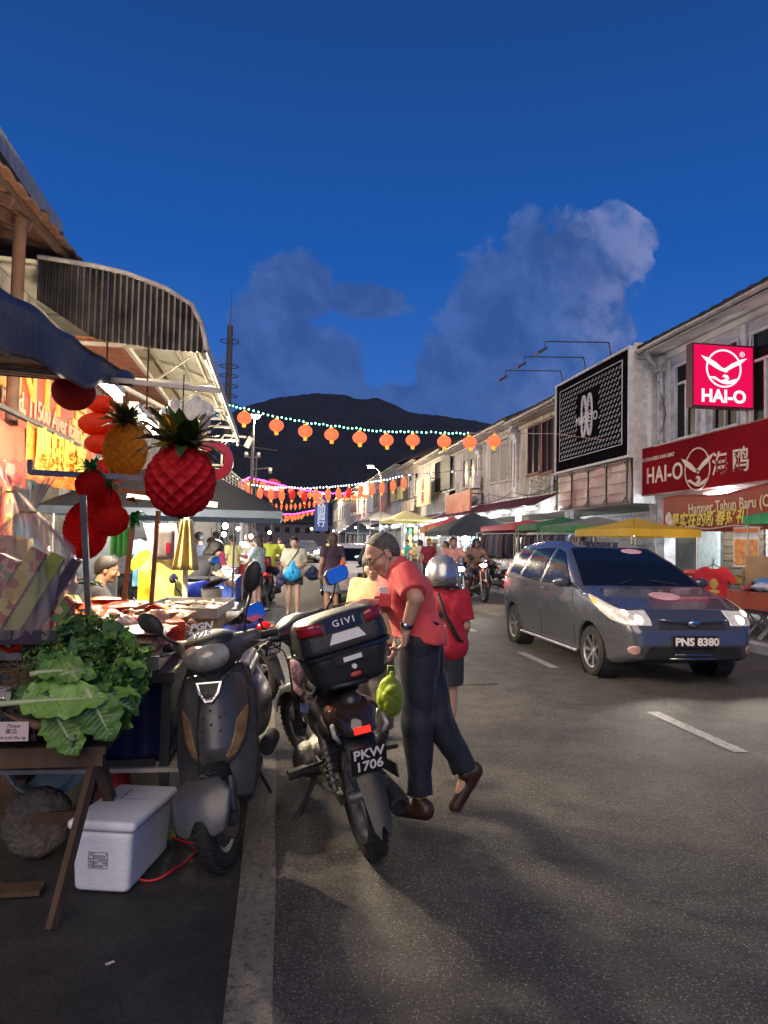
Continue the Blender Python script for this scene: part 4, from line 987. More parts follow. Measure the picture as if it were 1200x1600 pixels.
text('character_lettering', '大\n發\n富\n貴', .17, frame((cpx.x+.014, cpx.y, 1.42), (0, 1, 0), (0, 0, 1)), sy_, CO, .003, bold=.004, lsp=1.4)
# ---------------- navy market tent corner near the camera
NT = thing('market_tent', 'navy market tent corner hanging over the nearest vegetables', 'tent')
navy = mat('navy_canvas', (.020, .045, .11), .65, var=.3, scale=3, bump=.3, bscale=25); blackc = mat('black_canvas', (.012, .013, .017), .8, var=.3, scale=3)
def tentz(y): return 2.33-.20*((4-y)/1.95) if y > 2 else 2.125-.02*(2-y)
MB().sheet(lambda a, c: (-.78-.02*sin(a*5)+.015*sin(a*20)*(1-c), 4.0-a*2.1, tentz(4-a*2.1)-(1-c)*(.02+.15*min(1, a*2.2))+.008*sin(a*26)), 40, 6, thick=.004).build('valance', navy, NT, smooth=1)
MB().sheet(lambda a, c: (-.785-c*3.2, 4.0-a*2.1, tentz(4-a*2.1)-.01+.10*c-.06*sin(c*3)*0), 20, 10, thick=.004).build('canopy', blackc, NT, smooth=1)
MB().sheet(lambda a, c: (-.785-a*3.2, 4.01, 2.325+.10*a-(1-c)*.05), 20, 2, thick=.004).build('end_valance', blackc, NT, smooth=1)
MB().beam((-.84, 3.9, 2.28), (-3.9, 3.9, 2.38), .03).build('tent_bar', steelw, NT)
# ================================================================ STALLS
bulb_w = glow('led_bulb_white', (.85, .95, 1), 55); bulb_y = glow('bulb_warm', (1, .85, .6), 45)
bulb_proto = {}
def bulb(label, loc, power=60, warm=False, r=.05, group='bare bulbs over the stalls'):
    t = thing('light_bulb', label, 'light bulb', loc, group=group)
    MB().ball((0, 0, 0), (r, r, r*1.2), 12, 8).build('globe', bulb_y if warm else bulb_w, t, smooth=1)
    MB().cyl((0, 0, r*.9), (0, 0, r*2.2), r*.5, n=8).tube([(0, 0, r*2.2), (0, 0, r*2.2+.25)], .006, 4).build('socket', black, t)
    plight(t, (0, 0, -r*1.6), power*2.0, (1, .85, .62) if warm else (.86, .95, 1), r)
    return t
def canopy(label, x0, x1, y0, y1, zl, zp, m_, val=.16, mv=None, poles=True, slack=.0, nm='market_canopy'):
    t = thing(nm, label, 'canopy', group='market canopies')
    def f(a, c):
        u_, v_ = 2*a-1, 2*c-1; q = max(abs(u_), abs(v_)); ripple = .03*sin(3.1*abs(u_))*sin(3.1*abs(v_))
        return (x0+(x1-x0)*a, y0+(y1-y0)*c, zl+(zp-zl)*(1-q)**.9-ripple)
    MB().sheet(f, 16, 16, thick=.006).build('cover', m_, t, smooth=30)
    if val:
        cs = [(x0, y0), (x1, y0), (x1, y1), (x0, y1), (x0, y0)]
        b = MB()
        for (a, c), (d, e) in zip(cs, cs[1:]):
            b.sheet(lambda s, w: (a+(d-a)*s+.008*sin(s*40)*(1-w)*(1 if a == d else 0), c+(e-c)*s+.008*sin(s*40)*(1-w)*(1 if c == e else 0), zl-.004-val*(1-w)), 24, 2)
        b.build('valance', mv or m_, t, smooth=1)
    if poles:
        for a, c in ((x0+.06, y0+.06), (x1-.06, y0+.06), (x1-.06, y1-.06), (x0+.06, y1-.06)):
            MB().cyl((a, c, 0.08 if a > 7.2 else -.04), (a, c, zl-.01), .018, n=8).build('pole', steelw, t)
    return t
yc_ = mat('canvas_yellow', (.62, .38, .03), .7, var=.15, scale=2); gc_ = mat('canvas_green', (.03, .16, .06), .7, var=.2, scale=2)
rc_ = mat('canvas_red', (.50, .03, .05), .7, var=.15, scale=2); kc_ = mat('canvas_charcoal', (.035, .04, .05), .7, var=.25, scale=2)
grc = mat('canvas_grey', (.22, .22, .20), .7, var=.2, scale=2)
canopy('low yellow market canopy beyond the car roof', 7.5, 9.15, 14.2, 17.0, 1.88, 2.16, yc_)
canopy('grey green market canopy left of the yellow one', 7.55, 9.9, 17.2, 19.6, 2.02, 2.30, grc, mv=gc_)
canopy('dark green market canopy beside the red one', 7.5, 9.9, 19.7, 21.5, 2.08, 2.36, gc_)
canopy('bright red market canopy over the rack of dark clothes', 7.5, 9.8, 21.6, 25.4, 2.12, 2.36, rc_)
canopy('charcoal peaked tent behind the motorcyclists', 6.5, 9.6, 26.2, 30.6, 1.98, 2.8, kc_, .2)
canopy('green canopy corner at the right edge above the poster', 9.0, 10.2, 9.0, 12.6, 2.12, 2.4, mat('canvas_bright_green', (.02, .30, .10), .7))
canopy('maroon and yellow striped awning behind the helmeted riders', 7.4, 9.8, 32, 36, 2.3, 2.8, rc_, .3, mat('striped_yellow', (.6, .35, .08), .7, var=0, scale=3, col2=(.4, .05, .03)))
canopy('pale yellow awning tilted above far stalls on the right', 7.0, 9.6, 42, 48, 2.9, 3.6, mat('canvas_pale', (.62, .56, .26), .7), .1)
canopy('grey sagging awning farthest along the right stalls', 6.9, 9.6, 52, 60, 3.2, 4.0, mat('canvas_grey2', (.30, .29, .30), .7), .1)
canopy('small dark tent far down the right side of the road', 6.5, 9.4, 66, 72, 2.4, 3.6, kc_, .2)
canopy('white tent roof far down the right side of the road', 6.7, 9.4, 76, 84, 2.6, 3.4, white, .2)
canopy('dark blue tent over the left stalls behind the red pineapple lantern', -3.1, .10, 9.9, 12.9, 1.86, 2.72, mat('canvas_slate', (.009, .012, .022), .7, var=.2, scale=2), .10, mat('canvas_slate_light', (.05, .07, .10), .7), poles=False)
bpole = MB().cyl((-.55, 9.95, -.04), (-.55, 9.95, 1.84), .013, n=8).build('tent_pole', black, label='thin black pole holding up the dark blue tent', cat='pole')
bpole2 = MB().cyl((-2.9, 9.95, -.04), (-2.9, 9.95, 1.84), .016, n=8).build('tent_pole', steelw, label='pale back pole of the dark blue tent', cat='pole')
# fluorescent strips under the right awnings
stripg = glow('shop_tube', (.80, .95, 1), 16)
def strip(label, c, L, power, axis='y', z=0):
    t = thing('tube_light', label, 'tube light', c, group='tube lights over the right side shops')
    d = (.05, L, .05) if axis == 'y' else (L, .05, .05); MB().box((0, 0, 0), d).build('tube', stripg, t); MB().box((0, 0, .06), tuple(q+.03 for q in d)).build('fitting', white, t)
    plight(t, (-.05, 0, -.12), power*1.9, (.85, .96, 1), .2); return t
strip('tube light under the long red sign near the brown roller shutter', (10.62, 15.6, 2.80), 1.5, 120)
strip('tube light under the red sign nearest the right edge', (10.62, 12.0, 2.80), 1.5, 130)
strip('tube light under the red sign beside the pale door', (11.6, 17.8, 2.72), 1.2, 70)
for i, y in enumerate((27.2, 30.5, 34, 38, 41.5)): strip('%s tube light under the maroon awning counted from the near end' % ORD[i], (10.1, y, 2.93), 1.3, 90)
for i, y in enumerate((46, 51, 56, 63, 72, 82, 95, 112)): strip('%s tube light over the far right shops beyond the maroon awning' % ORD[i], (9.9, y, 2.95), 1.3, 150)
for i, (x, y, z, w_) in enumerate([(7.8, 14.6, 1.78, 35), (7.9, 17.5, 1.85, 35), (7.2, 26.4, 1.82, 90), (8.9, 26.6, 1.86, 90), (7.0, 30, 1.85, 80), (7.6, 33, 2.1, 90), (7.6, 38, 2.3, 90), (7.3, 44, 2.5, 110), (7.3, 49, 2.6, 110), (7.3, 56, 2.7, 120), (7.2, 64, 2.8, 120), (7.2, 74, 2.8, 140), (7.0, 86, 2.8, 140)]):
    bulb('%s bright bulb along the right stalls counted from the near end' % ORD[i], (x, y, z), w_, i % 4 == 3, 0.05 if y < 30 else .07, 'bright bulbs along the right stalls')
for i, (px, py, Y, w_, wm) in enumerate([(277, 842, 8.6, 45, False), (352, 822, 10.6, 45, False), (487, 826, 45, 90, True), (250, 826, 9.6, 35, True), (330, 848, 16, 60, False), (392, 838, 22, 70, True), (372, 826, 24, 70, False), (421, 832, 30, 70, True), (350, 835, 13.5, 50, False)]):
    bulb(['round white bulb beside the grey electric box', 'flat white bulb under the edge of the dark blue tent', 'small orange bulb far above the left side of the road', 'warm bulb behind the big red pineapple lantern', 'bulb behind the woman in the black shirt', 'warm bulb behind the woman in the patterned blouse', 'white bulb over the far left stalls', 'warm bulb over the farthest left stalls', 'bulb under the back of the dark blue tent'][i], atY(px, py, Y), w_, wm, .04 if Y < 20 else .06, 'bare bulbs over the left stalls')
# --- garments
GCOL = [(.03, .03, .04), (.05, .05, .10), (.10, .09, .11), (.16, .10, .14), (.02, .03, .06), (.22, .20, .22), (.05, .02, .03), (.10, .12, .2)]
gm = [mat('garment_%d' % i, c, .85, var=.35, scale=8) for i, c in enumerate(GCOL)]
def garment(W=.30, H=.75, D=.05, seed=0):
    r = random.Random(seed); k = [r.uniform(0, 6) for _ in range(3)]
    b = MB(); b.sheet(lambda a, c: (W*(a-.5)*(.75+.25*(1-c))*(1 if c < .93 else .5), D*(.5+.5*sin(a*9+k[0]))*(1-c)*.8+.02*sin(a*17+k[1]), -H*(1-c)-.0), 10, 8, thick=.018)
    return b
GPROTO = []
def put_garment(i, loc, rz, label, group, m_=None, big=1.0):
    if len(GPROTO) < 6: o = garment(seed=len(GPROTO)).build('garment', gm[len(GPROTO)], smooth=1); GPROTO.append(o.data)
    else: o = link_mesh('garment', GPROTO[i % 6])
    if m_ is not None and len(GPROTO) >= 6: o.data = o.data.copy(); o.data.materials[0] = m_
    o.location = loc; o.rotation_euler = (0, 0, rz); o.scale = (big, big, big); meta(o, label, 'garment', group); return o
def rack(label, p0, p1, n, z, gl, grp, seed):
    r = random.Random(seed); p0, p1 = Vector(p0), Vector(p1); g = z-.08
    t = thing('clothes_rack', label, 'clothes rack', p0); d = p1-p0; b = MB().cyl((0, 0, z), (d.x, d.y, z), .014, n=8)
    b.build('rail', steelw, t)
    for q in (Vector((0, 0, 0)), d): MB().cyl((q.x, q.y, .08), (q.x, q.y, z), .014, n=8).box((q.x, q.y, .09), (.4, .05, .03)).build('stand', steelw, t)
    for i in range(n):
        f = (i+.5)/n; q = p0.lerp(p1, f); put_garment(r.randint(0, 5), (q.x, q.y, z-.02), r.uniform(-.25, .25)+(pi/2 if abs(d.x) > abs(d.y) else 0), gl, grp, gm[r.randint(0, 7)] if r.random() < .5 else None, r.uniform(.8, 1.15))
rack('clothes rack under the red canopy', (7.55, 21.8, 0), (7.55, 25.2, 0), 24, 1.85, 'dark garment hanging on the crowded rack under the red canopy', 'dark garments under the red canopy', 1)
rack('clothes rack under the green canopies', (7.7, 16.4, 0), (7.7, 21.0, 0), 30, 1.80, 'dark garment hanging on the long rack beyond the car roof', 'dark garments beyond the car roof', 2)
rack('clothes rack across the front of the dark canopies', (7.5, 25.9, 0), (9.6, 25.9, 0), 12, 1.9, 'dark garment on the rack facing the road between the red canopy and the charcoal tent', 'dark garments facing the road', 5)
# --- tables with goods
pile_cols = [(.5, .05, .05), (.55, .5, .48), (.12, .10, .2), (.02, .02, .03), (.45, .3, .5), (.1, .25, .5), (.6, .25, .1), (.65, .65, .7), (.1, .3, .15), (.7, .5, .1)]
pm_ = [mat('goods_%d' % i, c, .7, var=.3, scale=14) for i, c in enumerate(pile_cols)]
def table(label, x0, x1, y0, y1, z, g=.08, top=None, legm=None, cloth=None, nm='table'):
    t = thing(nm, label, 'table', ((x0+x1)/2, (y0+y1)/2, g)); w, d, h = (x1-x0)/2, (y1-y0)/2, z-g
    MB().box((0, 0, h-.015), (2*w, 2*d, .03)).build('tabletop', top or grime, t)
    for a in (-1, 1):
        for c in (-1, 1): MB().beam((a*(w-.06), c*(d-.06), 0), (a*(w-.06), c*(d-.06), h-.03), .035).build('leg', legm or steelw, t)
    if cloth:
        b = MB()
        cs = [(-w-.01, -d-.01), (w+.01, -d-.01), (w+.01, d+.01), (-w-.01, d+.01), (-w-.01, -d-.01)]
        for (a, c), (e, f) in zip(cs, cs[1:]): b.sheet(lambda s, q: (a+(e-a)*s+(.012*sin(s*50) if a == e else 0), c+(f-c)*s+(.012*sin(s*50) if c == f else 0), h+.002-.35*(1-q)), 30, 2)
        b.build('tablecloth', cloth, t, smooth=1)
    return t
def folded(c, s, seed, m_, label, grp, nm='garment'):
    r = random.Random(seed); w, d, h = s; k = [r.uniform(0, 6) for _ in range(4)]
    b = MB().ball((0, 0, h/2), (w/2, d/2, h/2), 14, 8, fn=lambda i, j, a, q: 1+.14*sin(3*a+k[0])+.12*sin(5*q+2*a+k[1])+.06*sin(9*a+k[2]))
    o = b.build(nm, m_, smooth=1); o.location = c; o.rotation_euler = (0, 0, r.uniform(0, 3)); return meta(o, label, 'garment' if nm == 'garment' else nm.replace('_', ' '), grp)
rg = random.Random(21)
table('clothes table at the right edge behind the front of the car', 7.5, 9.2, 8.6, 12.2, .80, cloth=mat('orange_cloth', (.62, .10, .04), .7, var=.1))
for i in range(46):
    folded((rg.uniform(7.55, 9.1), rg.uniform(8.7, 12.1), .80+rg.uniform(0, .10)), (rg.uniform(.28, .45), rg.uniform(.22, .34), rg.uniform(.06, .14)), i, pm_[rg.choice([0, 1, 2, 3, 3, 4, 5, 7, 9])], 'crumpled garment in the heap on the clothes table at the right', 'garments heaped on the right table')
table('clothes table beyond the car under the yellow canopy', 7.6, 9.2, 12.8, 15.4, .80)
for i in range(24):
    folded((rg.uniform(7.7, 9.1), rg.uniform(12.9, 15.3), .80+rg.uniform(0, .12)), (rg.uniform(.28, .45), rg.uniform(.22, .34), rg.uniform(.08, .16)), i+90, pm_[rg.choice([0, 0, 1, 5, 7])], 'crumpled garment on the table under the yellow canopy', 'garments heaped under the yellow canopy')
# red T-shirt on a hanger
def tshirt(label, loc, rz, m_, sc=1.0, nm='tshirt', print_m=None):
    t = thing(nm, label, 'T-shirt', loc, rz, sc=sc)
    o = [(-.10, .0), (-.20, -.03), (-.33, -.20), (-.25, -.27), (-.19, -.20), (-.19, -.62), (.19, -.62), (.19, -.20), (.25, -.27), (.33, -.20), (.20, -.03), (.10, .0), (.05, -.035), (-.05, -.035)]
    sd = poly2(o); nm_ = 'cloth'
    sdf_obj(nm_, [('u', P.fn(lambda x, y, z: np.maximum(sd(x, z), abs(y+.012*np.sin(x*14+z*9))-.018), (-.35, -.05, -.64), (.35, .05, .02)))], .011, m_, t)
    if print_m: MB().ball((0, -.032, -.26), (.06, .004, .07), 12, 8, fn=lambda i, j, a, q: 1+.2*sin(5*a)).ball((0, -.034, -.38), (.08, .004, .03), 12, 6, fn=lambda i, j, a, q: 1+.25*sin(7*a)).build('gold_print', print_m, t)
    MB().tube([(-.14, 0, -.04), (0, 0, .03), (.14, 0, -.04)], .006, 5).tube([(0, 0, .03), (0, 0, .09), (.02, 0, .11)], .004, 5).build('hanger', black, t)
    return t
q = atY(1115, 885, 9.4); tshirt('red T-shirt with gold print on a hanger behind the front of the car', q, radians(-25), mat('tshirt_red', (.62, .02, .03), .75, var=.15), .95, print_m=mat('gold_print_m', (.7, .45, .08), .5))
MB().cyl((q.x, q.y+.03, .08), (q.x, q.y+.03, q.z+.12), .012, n=8).build('hanging_pole', steelw, label='thin pole holding the red T-shirt', cat='pole')
for i, (px, py, w_, h_, d_) in enumerate([(1188, 905, .5, .75, .06), (1176, 915, .4, .65, .08), (1196, 925, .5, .4, .3)]):
    p_ = atY(px, py, 10.6+.3*i); MB().box(p_, (w_, d_, h_), RZ(20*i) @ RY(-6*i)).build('cardboard_box', mat('cardboard', (.40, .26, .13), .8, var=.2, scale=3), label=['tall flattened cardboard leaning behind the clothes table', 'narrower flattened cardboard leaning beside the taller one', 'low cardboard box at the right edge'][i], cat='cardboard')
for i, (px, py) in enumerate([(1170, 985), (1192, 990)]):
    p_ = atZ(px, py+12, .08); t = thing('folding_stool', ['folding stool with crossed grey legs under the orange cloth', 'second folding stool at the right frame edge'][i], 'stool', (p_.x+.25, p_.y, .08))
    for s_ in (-1, 1): MB().beam((-.2, s_*.14, 0), (.2, s_*.14, .42), .022).beam((.2, s_*.13, 0), (-.2, s_*.13, .42), .022).build('leg', steelw, t)
    MB().box((0, 0, .43), (.42, .32, .03)).build('seat', gm[4], t)
# far right stalls: racks of small bright goods behind the motorcyclists
bright = [mat('bright_%d' % i, c, .5, var=.25, scale=20) for i, c in enumerate([(.8, .75, .3), (.15, .6, .35), (.75, .2, .3), (.85, .85, .85), (.2, .5, .7), (.8, .45, .15), (.6, .8, .75), (.85, .6, .7)])]
PK = {}
def pack(loc, s, mi, label, grp, rz=0.0):
    if mi not in PK:
        o = MB().ball((0, 0, 0), (.5, .22, .5), 8, 6, fn=lambda i, j, a, q: 1+.18*((i+j) % 2)).build('goods_package', bright[mi]); PK[mi] = o.data
    else: o = link_mesh('goods_package', PK[mi])
    o.location = loc; o.scale = s; o.rotation_euler = (0, 0, rz); return meta(o, label, 'package', grp)
def goods_wall(label, x, y0, y1, z0, z1, ny, nz, gl, grp, seed, side=True):
    t = thing('display_rack', label, 'display rack'); b = MB()
    for k in range(nz+1): b.beam((x+.08, y0, z0+(z1-z0)*k/nz), (x+.08, y1, z0+(z1-z0)*k/nz), .02) if side else b.beam((y0, x+.08, z0+(z1-z0)*k/nz), (y1, x+.08, z0+(z1-z0)*k/nz), .02)
    b.build('rails', steelw, t)
    for q in (y0, y1): MB().beam((x+.08, q, .08), (x+.08, q, z1+.05), .03).build('upright', steelw, t) if side else MB().beam((q, x+.08, .08), (q, x+.08, z1+.05), .03).build('upright', steelw, t)
    r = random.Random(seed); hz = (z1-z0)/nz; wy = (y1-y0)/ny
    for i in range(ny):
        for k in range(nz):
            if r.random() < .1: continue
            yy, zz = y0+(i+.5)*wy, z0+(k+.45)*hz; s = (wy*r.uniform(.6, .95), .25, hz*r.uniform(.6, .9))
            pack((x, yy, zz) if side else (yy, x, zz), s, r.randint(0, 7), gl, grp, pi/2 if side else 0)
goods_wall('display rack of bright packets under the charcoal tent', 26.5, 6.8, 9.5, .9, 1.8, 12, 4, 'small bright packet on the rack facing the road under the charcoal tent', 'packets under the charcoal tent', 3, False)
goods_wall('display rack along the far side of the charcoal tent', 9.4, 27, 31, .5, 2.0, 10, 4, 'small bright packet at the back of the charcoal tent', 'packets at the back of the charcoal tent', 4)
goods_wall('display rack of packets beyond the charcoal tent', 33, 7.2, 9.4, .8, 2.1, 8, 4, 'small bright packet beyond the charcoal tent', 'packets beyond the charcoal tent', 6, False)
goods_wall('display rack of packets far down the right stalls', 40, 7.2, 9.4, .8, 2.4, 7, 4, 'small bright packet far down the right stalls', 'packets far down the right', 7, False)
for i, (y0, y1) in enumerate(((27, 30.4), (32, 35.6), (37, 40), (43, 47), (50, 54))):
    table(['goods table under the charcoal tent', 'goods table under the striped awning', 'goods table past the striped awning', 'goods table under the pale yellow awning', 'goods table farthest down the right side'][i], 6.9, 8.3, y0, y1, .8, cloth=pm_[[5, 1, 7, 0, 1][i]])
    for k in range(10): pack((rg.uniform(7, 8.2), rg.uniform(y0+.2, y1-.2), .92), (.4, .6, .28), rg.randint(0, 7), 'small bright package lying on the goods table number %s from the near end' % ORD[i], 'packages on the right tables %d' % i, rg.uniform(0, 3))
# ================================================================ MOTORBIKES AND SCOOTERS
rubber = mat('tyre_rubber', (.016, .016, .016), .75, var=.35, scale=30, bump=.5, bscale=60)
alloy = mat('alloy', (.32, .32, .33), .35, metal=.85, var=.3, scale=12)
chrome = mat('chrome', (.55, .55, .56), .18, metal=1, var=.15)
gpl = mat('gloss_black', (.012, .012, .015), .18, var=.3, coat=.4)
mpl = mat('matt_black', (.020, .020, .022), .55, var=.35, scale=25, bump=.1)
vinyl = mat('seat_vinyl', (.018, .017, .018), .5, var=.3, scale=30, bump=.15)
engm = mat('engine_metal', (.11, .105, .10), .45, metal=.7, var=.45, scale=18, bump=.3)
redlens = mat('red_lens', (.45, .008, .010), .15, coat=.5, emit=(1, .01, .01), es=.25)
redlit = glow('tail_glow', (1, .03, .03), 5); amber = mat('amber_lens', (.21, .13, .065), .45, var=.4, scale=20, coat=.1)
mirr = mat('mirror_glass', (.55, .70, .95), .05, metal=1, var=.02)
plm = mat('plate_black', (.010, .010, .012), .4); plw = mat('plate_white', (.75, .75, .73), .5, var=.1)
clear = mat('lamp_lens', (.40, .39, .34), .16, metal=.1, var=.5, scale=9, coat=.6)
HL = glow('headlight_white', (1, .97, .85), 110); HLg = glow('headlight_green', (.8, 1, .86), 110); HLo = glow('headlight_warm', (1, .72, .5), 110)
def trs(loc=(0, 0, 0), R=None): return Matrix.Translation(Vector(loc)) @ (R.to_4x4() if R else Matrix())
def wheel(par, c, R_, w, T=None, spokes=5, disc=True, name='wheel', rimm=None, rimr=None):
    T = T or Matrix(); A = RY(90); rr_ = rimr or R_-w*.85
    pr = [(R_-w*.80, -w*.42), (R_-w*.45, -w*.5), (R_-w*.12, -w*.36), (R_, -w*.12), (R_, w*.12), (R_-w*.12, w*.36), (R_-w*.45, w*.5), (R_-w*.80, w*.42), (R_-w*.80, -w*.42)]
    o = MB(T).lathe(pr, c, 48, A, mod=None).build(name, rubber, par, smooth=50)
    tr = MB(T)
    for k in range(44):
        a = 2*pi*k/44
        for s_ in (-1, 1): tr.box(Vector(c)+Vector((s_*w*.22, (R_-.002)*cos(a+.05*s_), (R_-.002)*sin(a+.05*s_))), (w*.34, .014, .006), Matrix.Rotation(a-pi/2, 3, 'X') @ RZ(25*s_))
    tr.build('tread', rubber, o)
    b = MB(T).lathe([(rr_-.022, -w*.30), (rr_+.012, -w*.40), (rr_+.012, -w*.36), (rr_-.010, -w*.24), (rr_-.010, w*.24), (rr_+.012, w*.36), (rr_+.012, w*.40), (rr_-.022, w*.30), (rr_-.022, -w*.30)], c, 40, A)
    b.cyl(Vector(c)-Vector((w*.7, 0, 0)), Vector(c)+Vector((w*.7, 0, 0)), .032, n=14)
    for k in range(spokes):
        a = 2*pi*k/spokes+.3; d = Vector((0, cos(a), sin(a))); b.beam(Vector(c)+d*.02, Vector(c)+d*(rr_-.012), .032, w*.34, up=(1, 0, 0))
    b.build('rim', rimm or alloy, o, smooth=30)
    if disc: MB(T).lathe([(.055, -.002), (.105, -.002), (.105, .002), (.055, .002), (.055, -.002)], Vector(c)+Vector((-w*.75, 0, 0)), 28, A).build('brake_disc', chrome, o)
    return o
def arcguard(par, c, R_, w, a0, a1, m_, T=None, name='mudguard', drop=.02):
    def f(s, t_):
        a = radians(a0+(a1-a0)*s); u_ = 2*t_-1; r = R_-drop*abs(u_)**2.5*2; ww = w*(.75+.25*sin(pi*min(1, s+.15)))
        return (c[0]+u_*ww/2, c[1]+r*cos(a), c[2]+r*sin(a))
    return MB(T or Matrix()).sheet(f, 24, 8, thick=.006).build(name, m_, par, smooth=50)
def spring(b, p0, p1, r, n=8, w=.006):
    p0, p1 = Vector(p0), Vector(p1); z = (p1-p0).normalized(); x = Vector((1, 0, 0)); y = z.cross(x).normalized()
    b.tube([p0.lerp(p1, k/(n*10))+(x*cos(2*pi*k/10)+y*sin(2*pi*k/10))*r for k in range(n*10+1)], w, 5)
def mirror(par, base, tip, s_, T=None, shape='oval', tilt=8):
    T = T or Matrix(); b = MB(T).tube([base, Vector(base).lerp(Vector(tip), .45)+Vector((s_*.03, .01, 0)), tip], .007, 6); o = b.build('mirror', mpl, par, smooth=1)
    c = Vector(tip)+Vector((s_*.02, 0, .035)); R_ = RZ(-12*s_) @ RX(-tilt)
    if shape == 'oval':
        MB(T).ball(c, (.075, .022, .045), 18, 10, R_).build('mirror_shell', mpl, o, smooth=1)
        MB(T).ball(c+Vector((0, -.020, 0)), (.066, .006, .038), 18, 8, R_).build('mirror_glass', mirr, o, smooth=1)
    else:
        pts = [(-.07, -.038), (-.05, -.048), (.05, -.046), (.075, -.02), (.078, .025), (.055, .045), (-.05, .042), (-.072, .02)]
        P3 = lambda y, k: [c+(R_ @ Vector((s_*a*k, y, e*k))) for a, e in (pts if s_ > 0 else pts[::-1])]
        MB(T).poly(P3(-.010, 1.08), .03).build('mirror_shell', mpl, o); MB(T).poly(P3(-.014, 1), .003).build('mirror_glass', mirr, o)
    return o
def sheet_sdf(poly, yc, th, sgn=None):
    pd = poly2(poly)
    return lambda x, y, z: np.maximum(pd(x, z), (abs(y-yc(x, z))-th)*.8)
def underbone(label, loc, rz, lean=0, steer=0, body=None, shield=None, near=False, plate=None, head=None, tail=False, box=None, group='motorcycles', seatm=None, shape='oval', basket=False):
    t = thing('motorcycle', label, 'motorcycle', loc, group=group, rot=(0, radians(lean), rz))
    body = body or gpl; shield = shield or body; res = .0085 if near else .014
    S = trs((0, .47, .80)) @ Matrix.Rotation(radians(steer), 4, Vector((0, -.36, .93))) @ trs((0, -.47, -.80))
    R_ = .29
    wheel(t, (0, -.62, R_), R_, .095 if near else .085, disc=False, name='rear_wheel'); wheel(t, (0, .64, R_-.01), R_-.01, .08, S, name='front_wheel')
    b = MB(S)
    for s_ in (-1, 1): b.tube([(s_*.075, .64, R_-.01), (s_*.075, .60, .42), (s_*.075, .49, .78)], [.024, .026, .02], 10)
    b.beam((-.09, .485, .79), (.09, .485, .79), .05); b.build('fork', alloy if not near else engm, t, smooth=40)
    arcguard(t, (0, .64, R_-.01), R_+.035, .11, 25, 165, body, S, 'front_mudguard')
    # handlebar and head fairing turn with the fork
    b = MB(S).tube([(-.34, .26, 1.0), (-.24, .33, 1.01), (-.06, .40, .98), (.06, .40, .98), (.24, .33, 1.01), (.34, .26, 1.0)], .011, 8); hb = b.build('handlebar', chrome, t, smooth=1)
    for s_ in (-1, 1):
        MB(S).cyl((s_*.345, .255, 1.0), (s_*.235, .328, 1.01), .018, n=12).build('grip', rubber, hb, smooth=40)
        MB(S).tube([(s_*.22, .37, 1.0), (s_*.28, .375, .99), (s_*.36, .32, .985)], .006, 5).build('brake_lever', alloy, hb, smooth=1)
        mirror(t, (s_*.20, .345, 1.02), (s_*.30, .30, 1.17), s_, S, shape)
    sdf_obj('head_fairing', [('u', P.ell((0, .44, .98), (.13, .13, .085))), ('u', P.cap((-.17, .37, 1.0), (.17, .37, 1.0), .042), .05), ('u', P.ell((0, .40, .92), (.09, .10, .09)), .05)], res, body, t, xf=S)
    lens = MB(S).ball((0, .535, .965), (.085, .045, .055), 16, 10)
    if head: lens.build('headlight', head, t, smooth=1)
    else: lens.build('headlight', clear, t, smooth=1)
    for s_ in (-1, 1): MB(S).ball((s_*.125, .50, .96), (.035, .03, .025), 10, 6).build('indicator', amber, t, smooth=1)
    # leg shields
    op = [(-.02, .93), (-.05, .62), (-.045, .40), (-.10, .26), (-.19, .27), (-.235, .42), (-.24, .60), (-.17, .80), (-.09, .94)]
    for s_ in (-1, 1):
        pts = [(s_*a, z) for a, z in op]
        f = sheet_sdf(pts, lambda x, z: .50-.32*(z-.3)*.5-2.2*x*x, .012); sdf_obj('leg_shield', [('u', P.fn(f, (-.27 if s_ < 0 else 0, .2, .22), (0 if s_ < 0 else .27, .62, .96)))], res, shield, t)
    sdf_obj('centre_cowl', [('u', P.cap((0, .43, .90), (0, .30, .60), .075, .065)), ('u', P.cap((0, .30, .60), (0, 0.02, .58), .06, .07), .05), ('u', P.cap((0, .48, .80), (0, .50, .55), .045, .04), .04)], res, body, t)
    sdf_obj('tail_body', [('u', P.cap((0, .02, .60), (0, -.40, .66), .09, .105)), ('u', P.cap((0, -.40, .68), (0, -.70, .76), .10, .055), .06),
        ('u', P.ell((-.10, -.30, .60), (.04, .28, .085)), .03), ('u', P.ell((.10, -.30, .60), (.04, .28, .085)), .03)], res, body, t)
    sdf_obj('seat', [('u', P.cap((0, .02, .735), (0, -.50, .80), .05, .05)), ('u', P.cap((-.06, -.12, .745), (-.06, -.5, .795), .045), .04), ('u', P.cap((.06, -.12, .745), (.06, -.5, .795), .045), .04)], res, seatm or vinyl, t)
    sdf_obj('engine', [('u', P.box((0, -.06, .34), (.20, .30, .17), .04)), ('u', P.cap((0, .05, .35), (0, .28, .37), .075, .07), .02), ('u', P.cap((-.12, -.02, .32), (.13, -.02, .32), .10), .02), ('u', P.cap((0, -.1, .42), (0, -.15, .58), .05), .04)], res, engm, t)
    b = MB()
    for s_ in (-1, 1): b.beam((s_*.095, -.62, R_), (s_*.095, -.12, .34), .025, .045)
    b.build('swingarm', mpl, t)
    for s_ in (-1, 1):
        b = MB().cyl((s_*.115, -.60, .33), (s_*.115, -.44, .62), .016, n=8).cyl((s_*.115, -.545, .43), (s_*.115, -.44, .62), .026, n=10); spring(b, (s_*.115, -.59, .35), (s_*.115, -.50, .51), .026, 6 if near else 4); b.build('shock_absorber', engm, t, smooth=40)
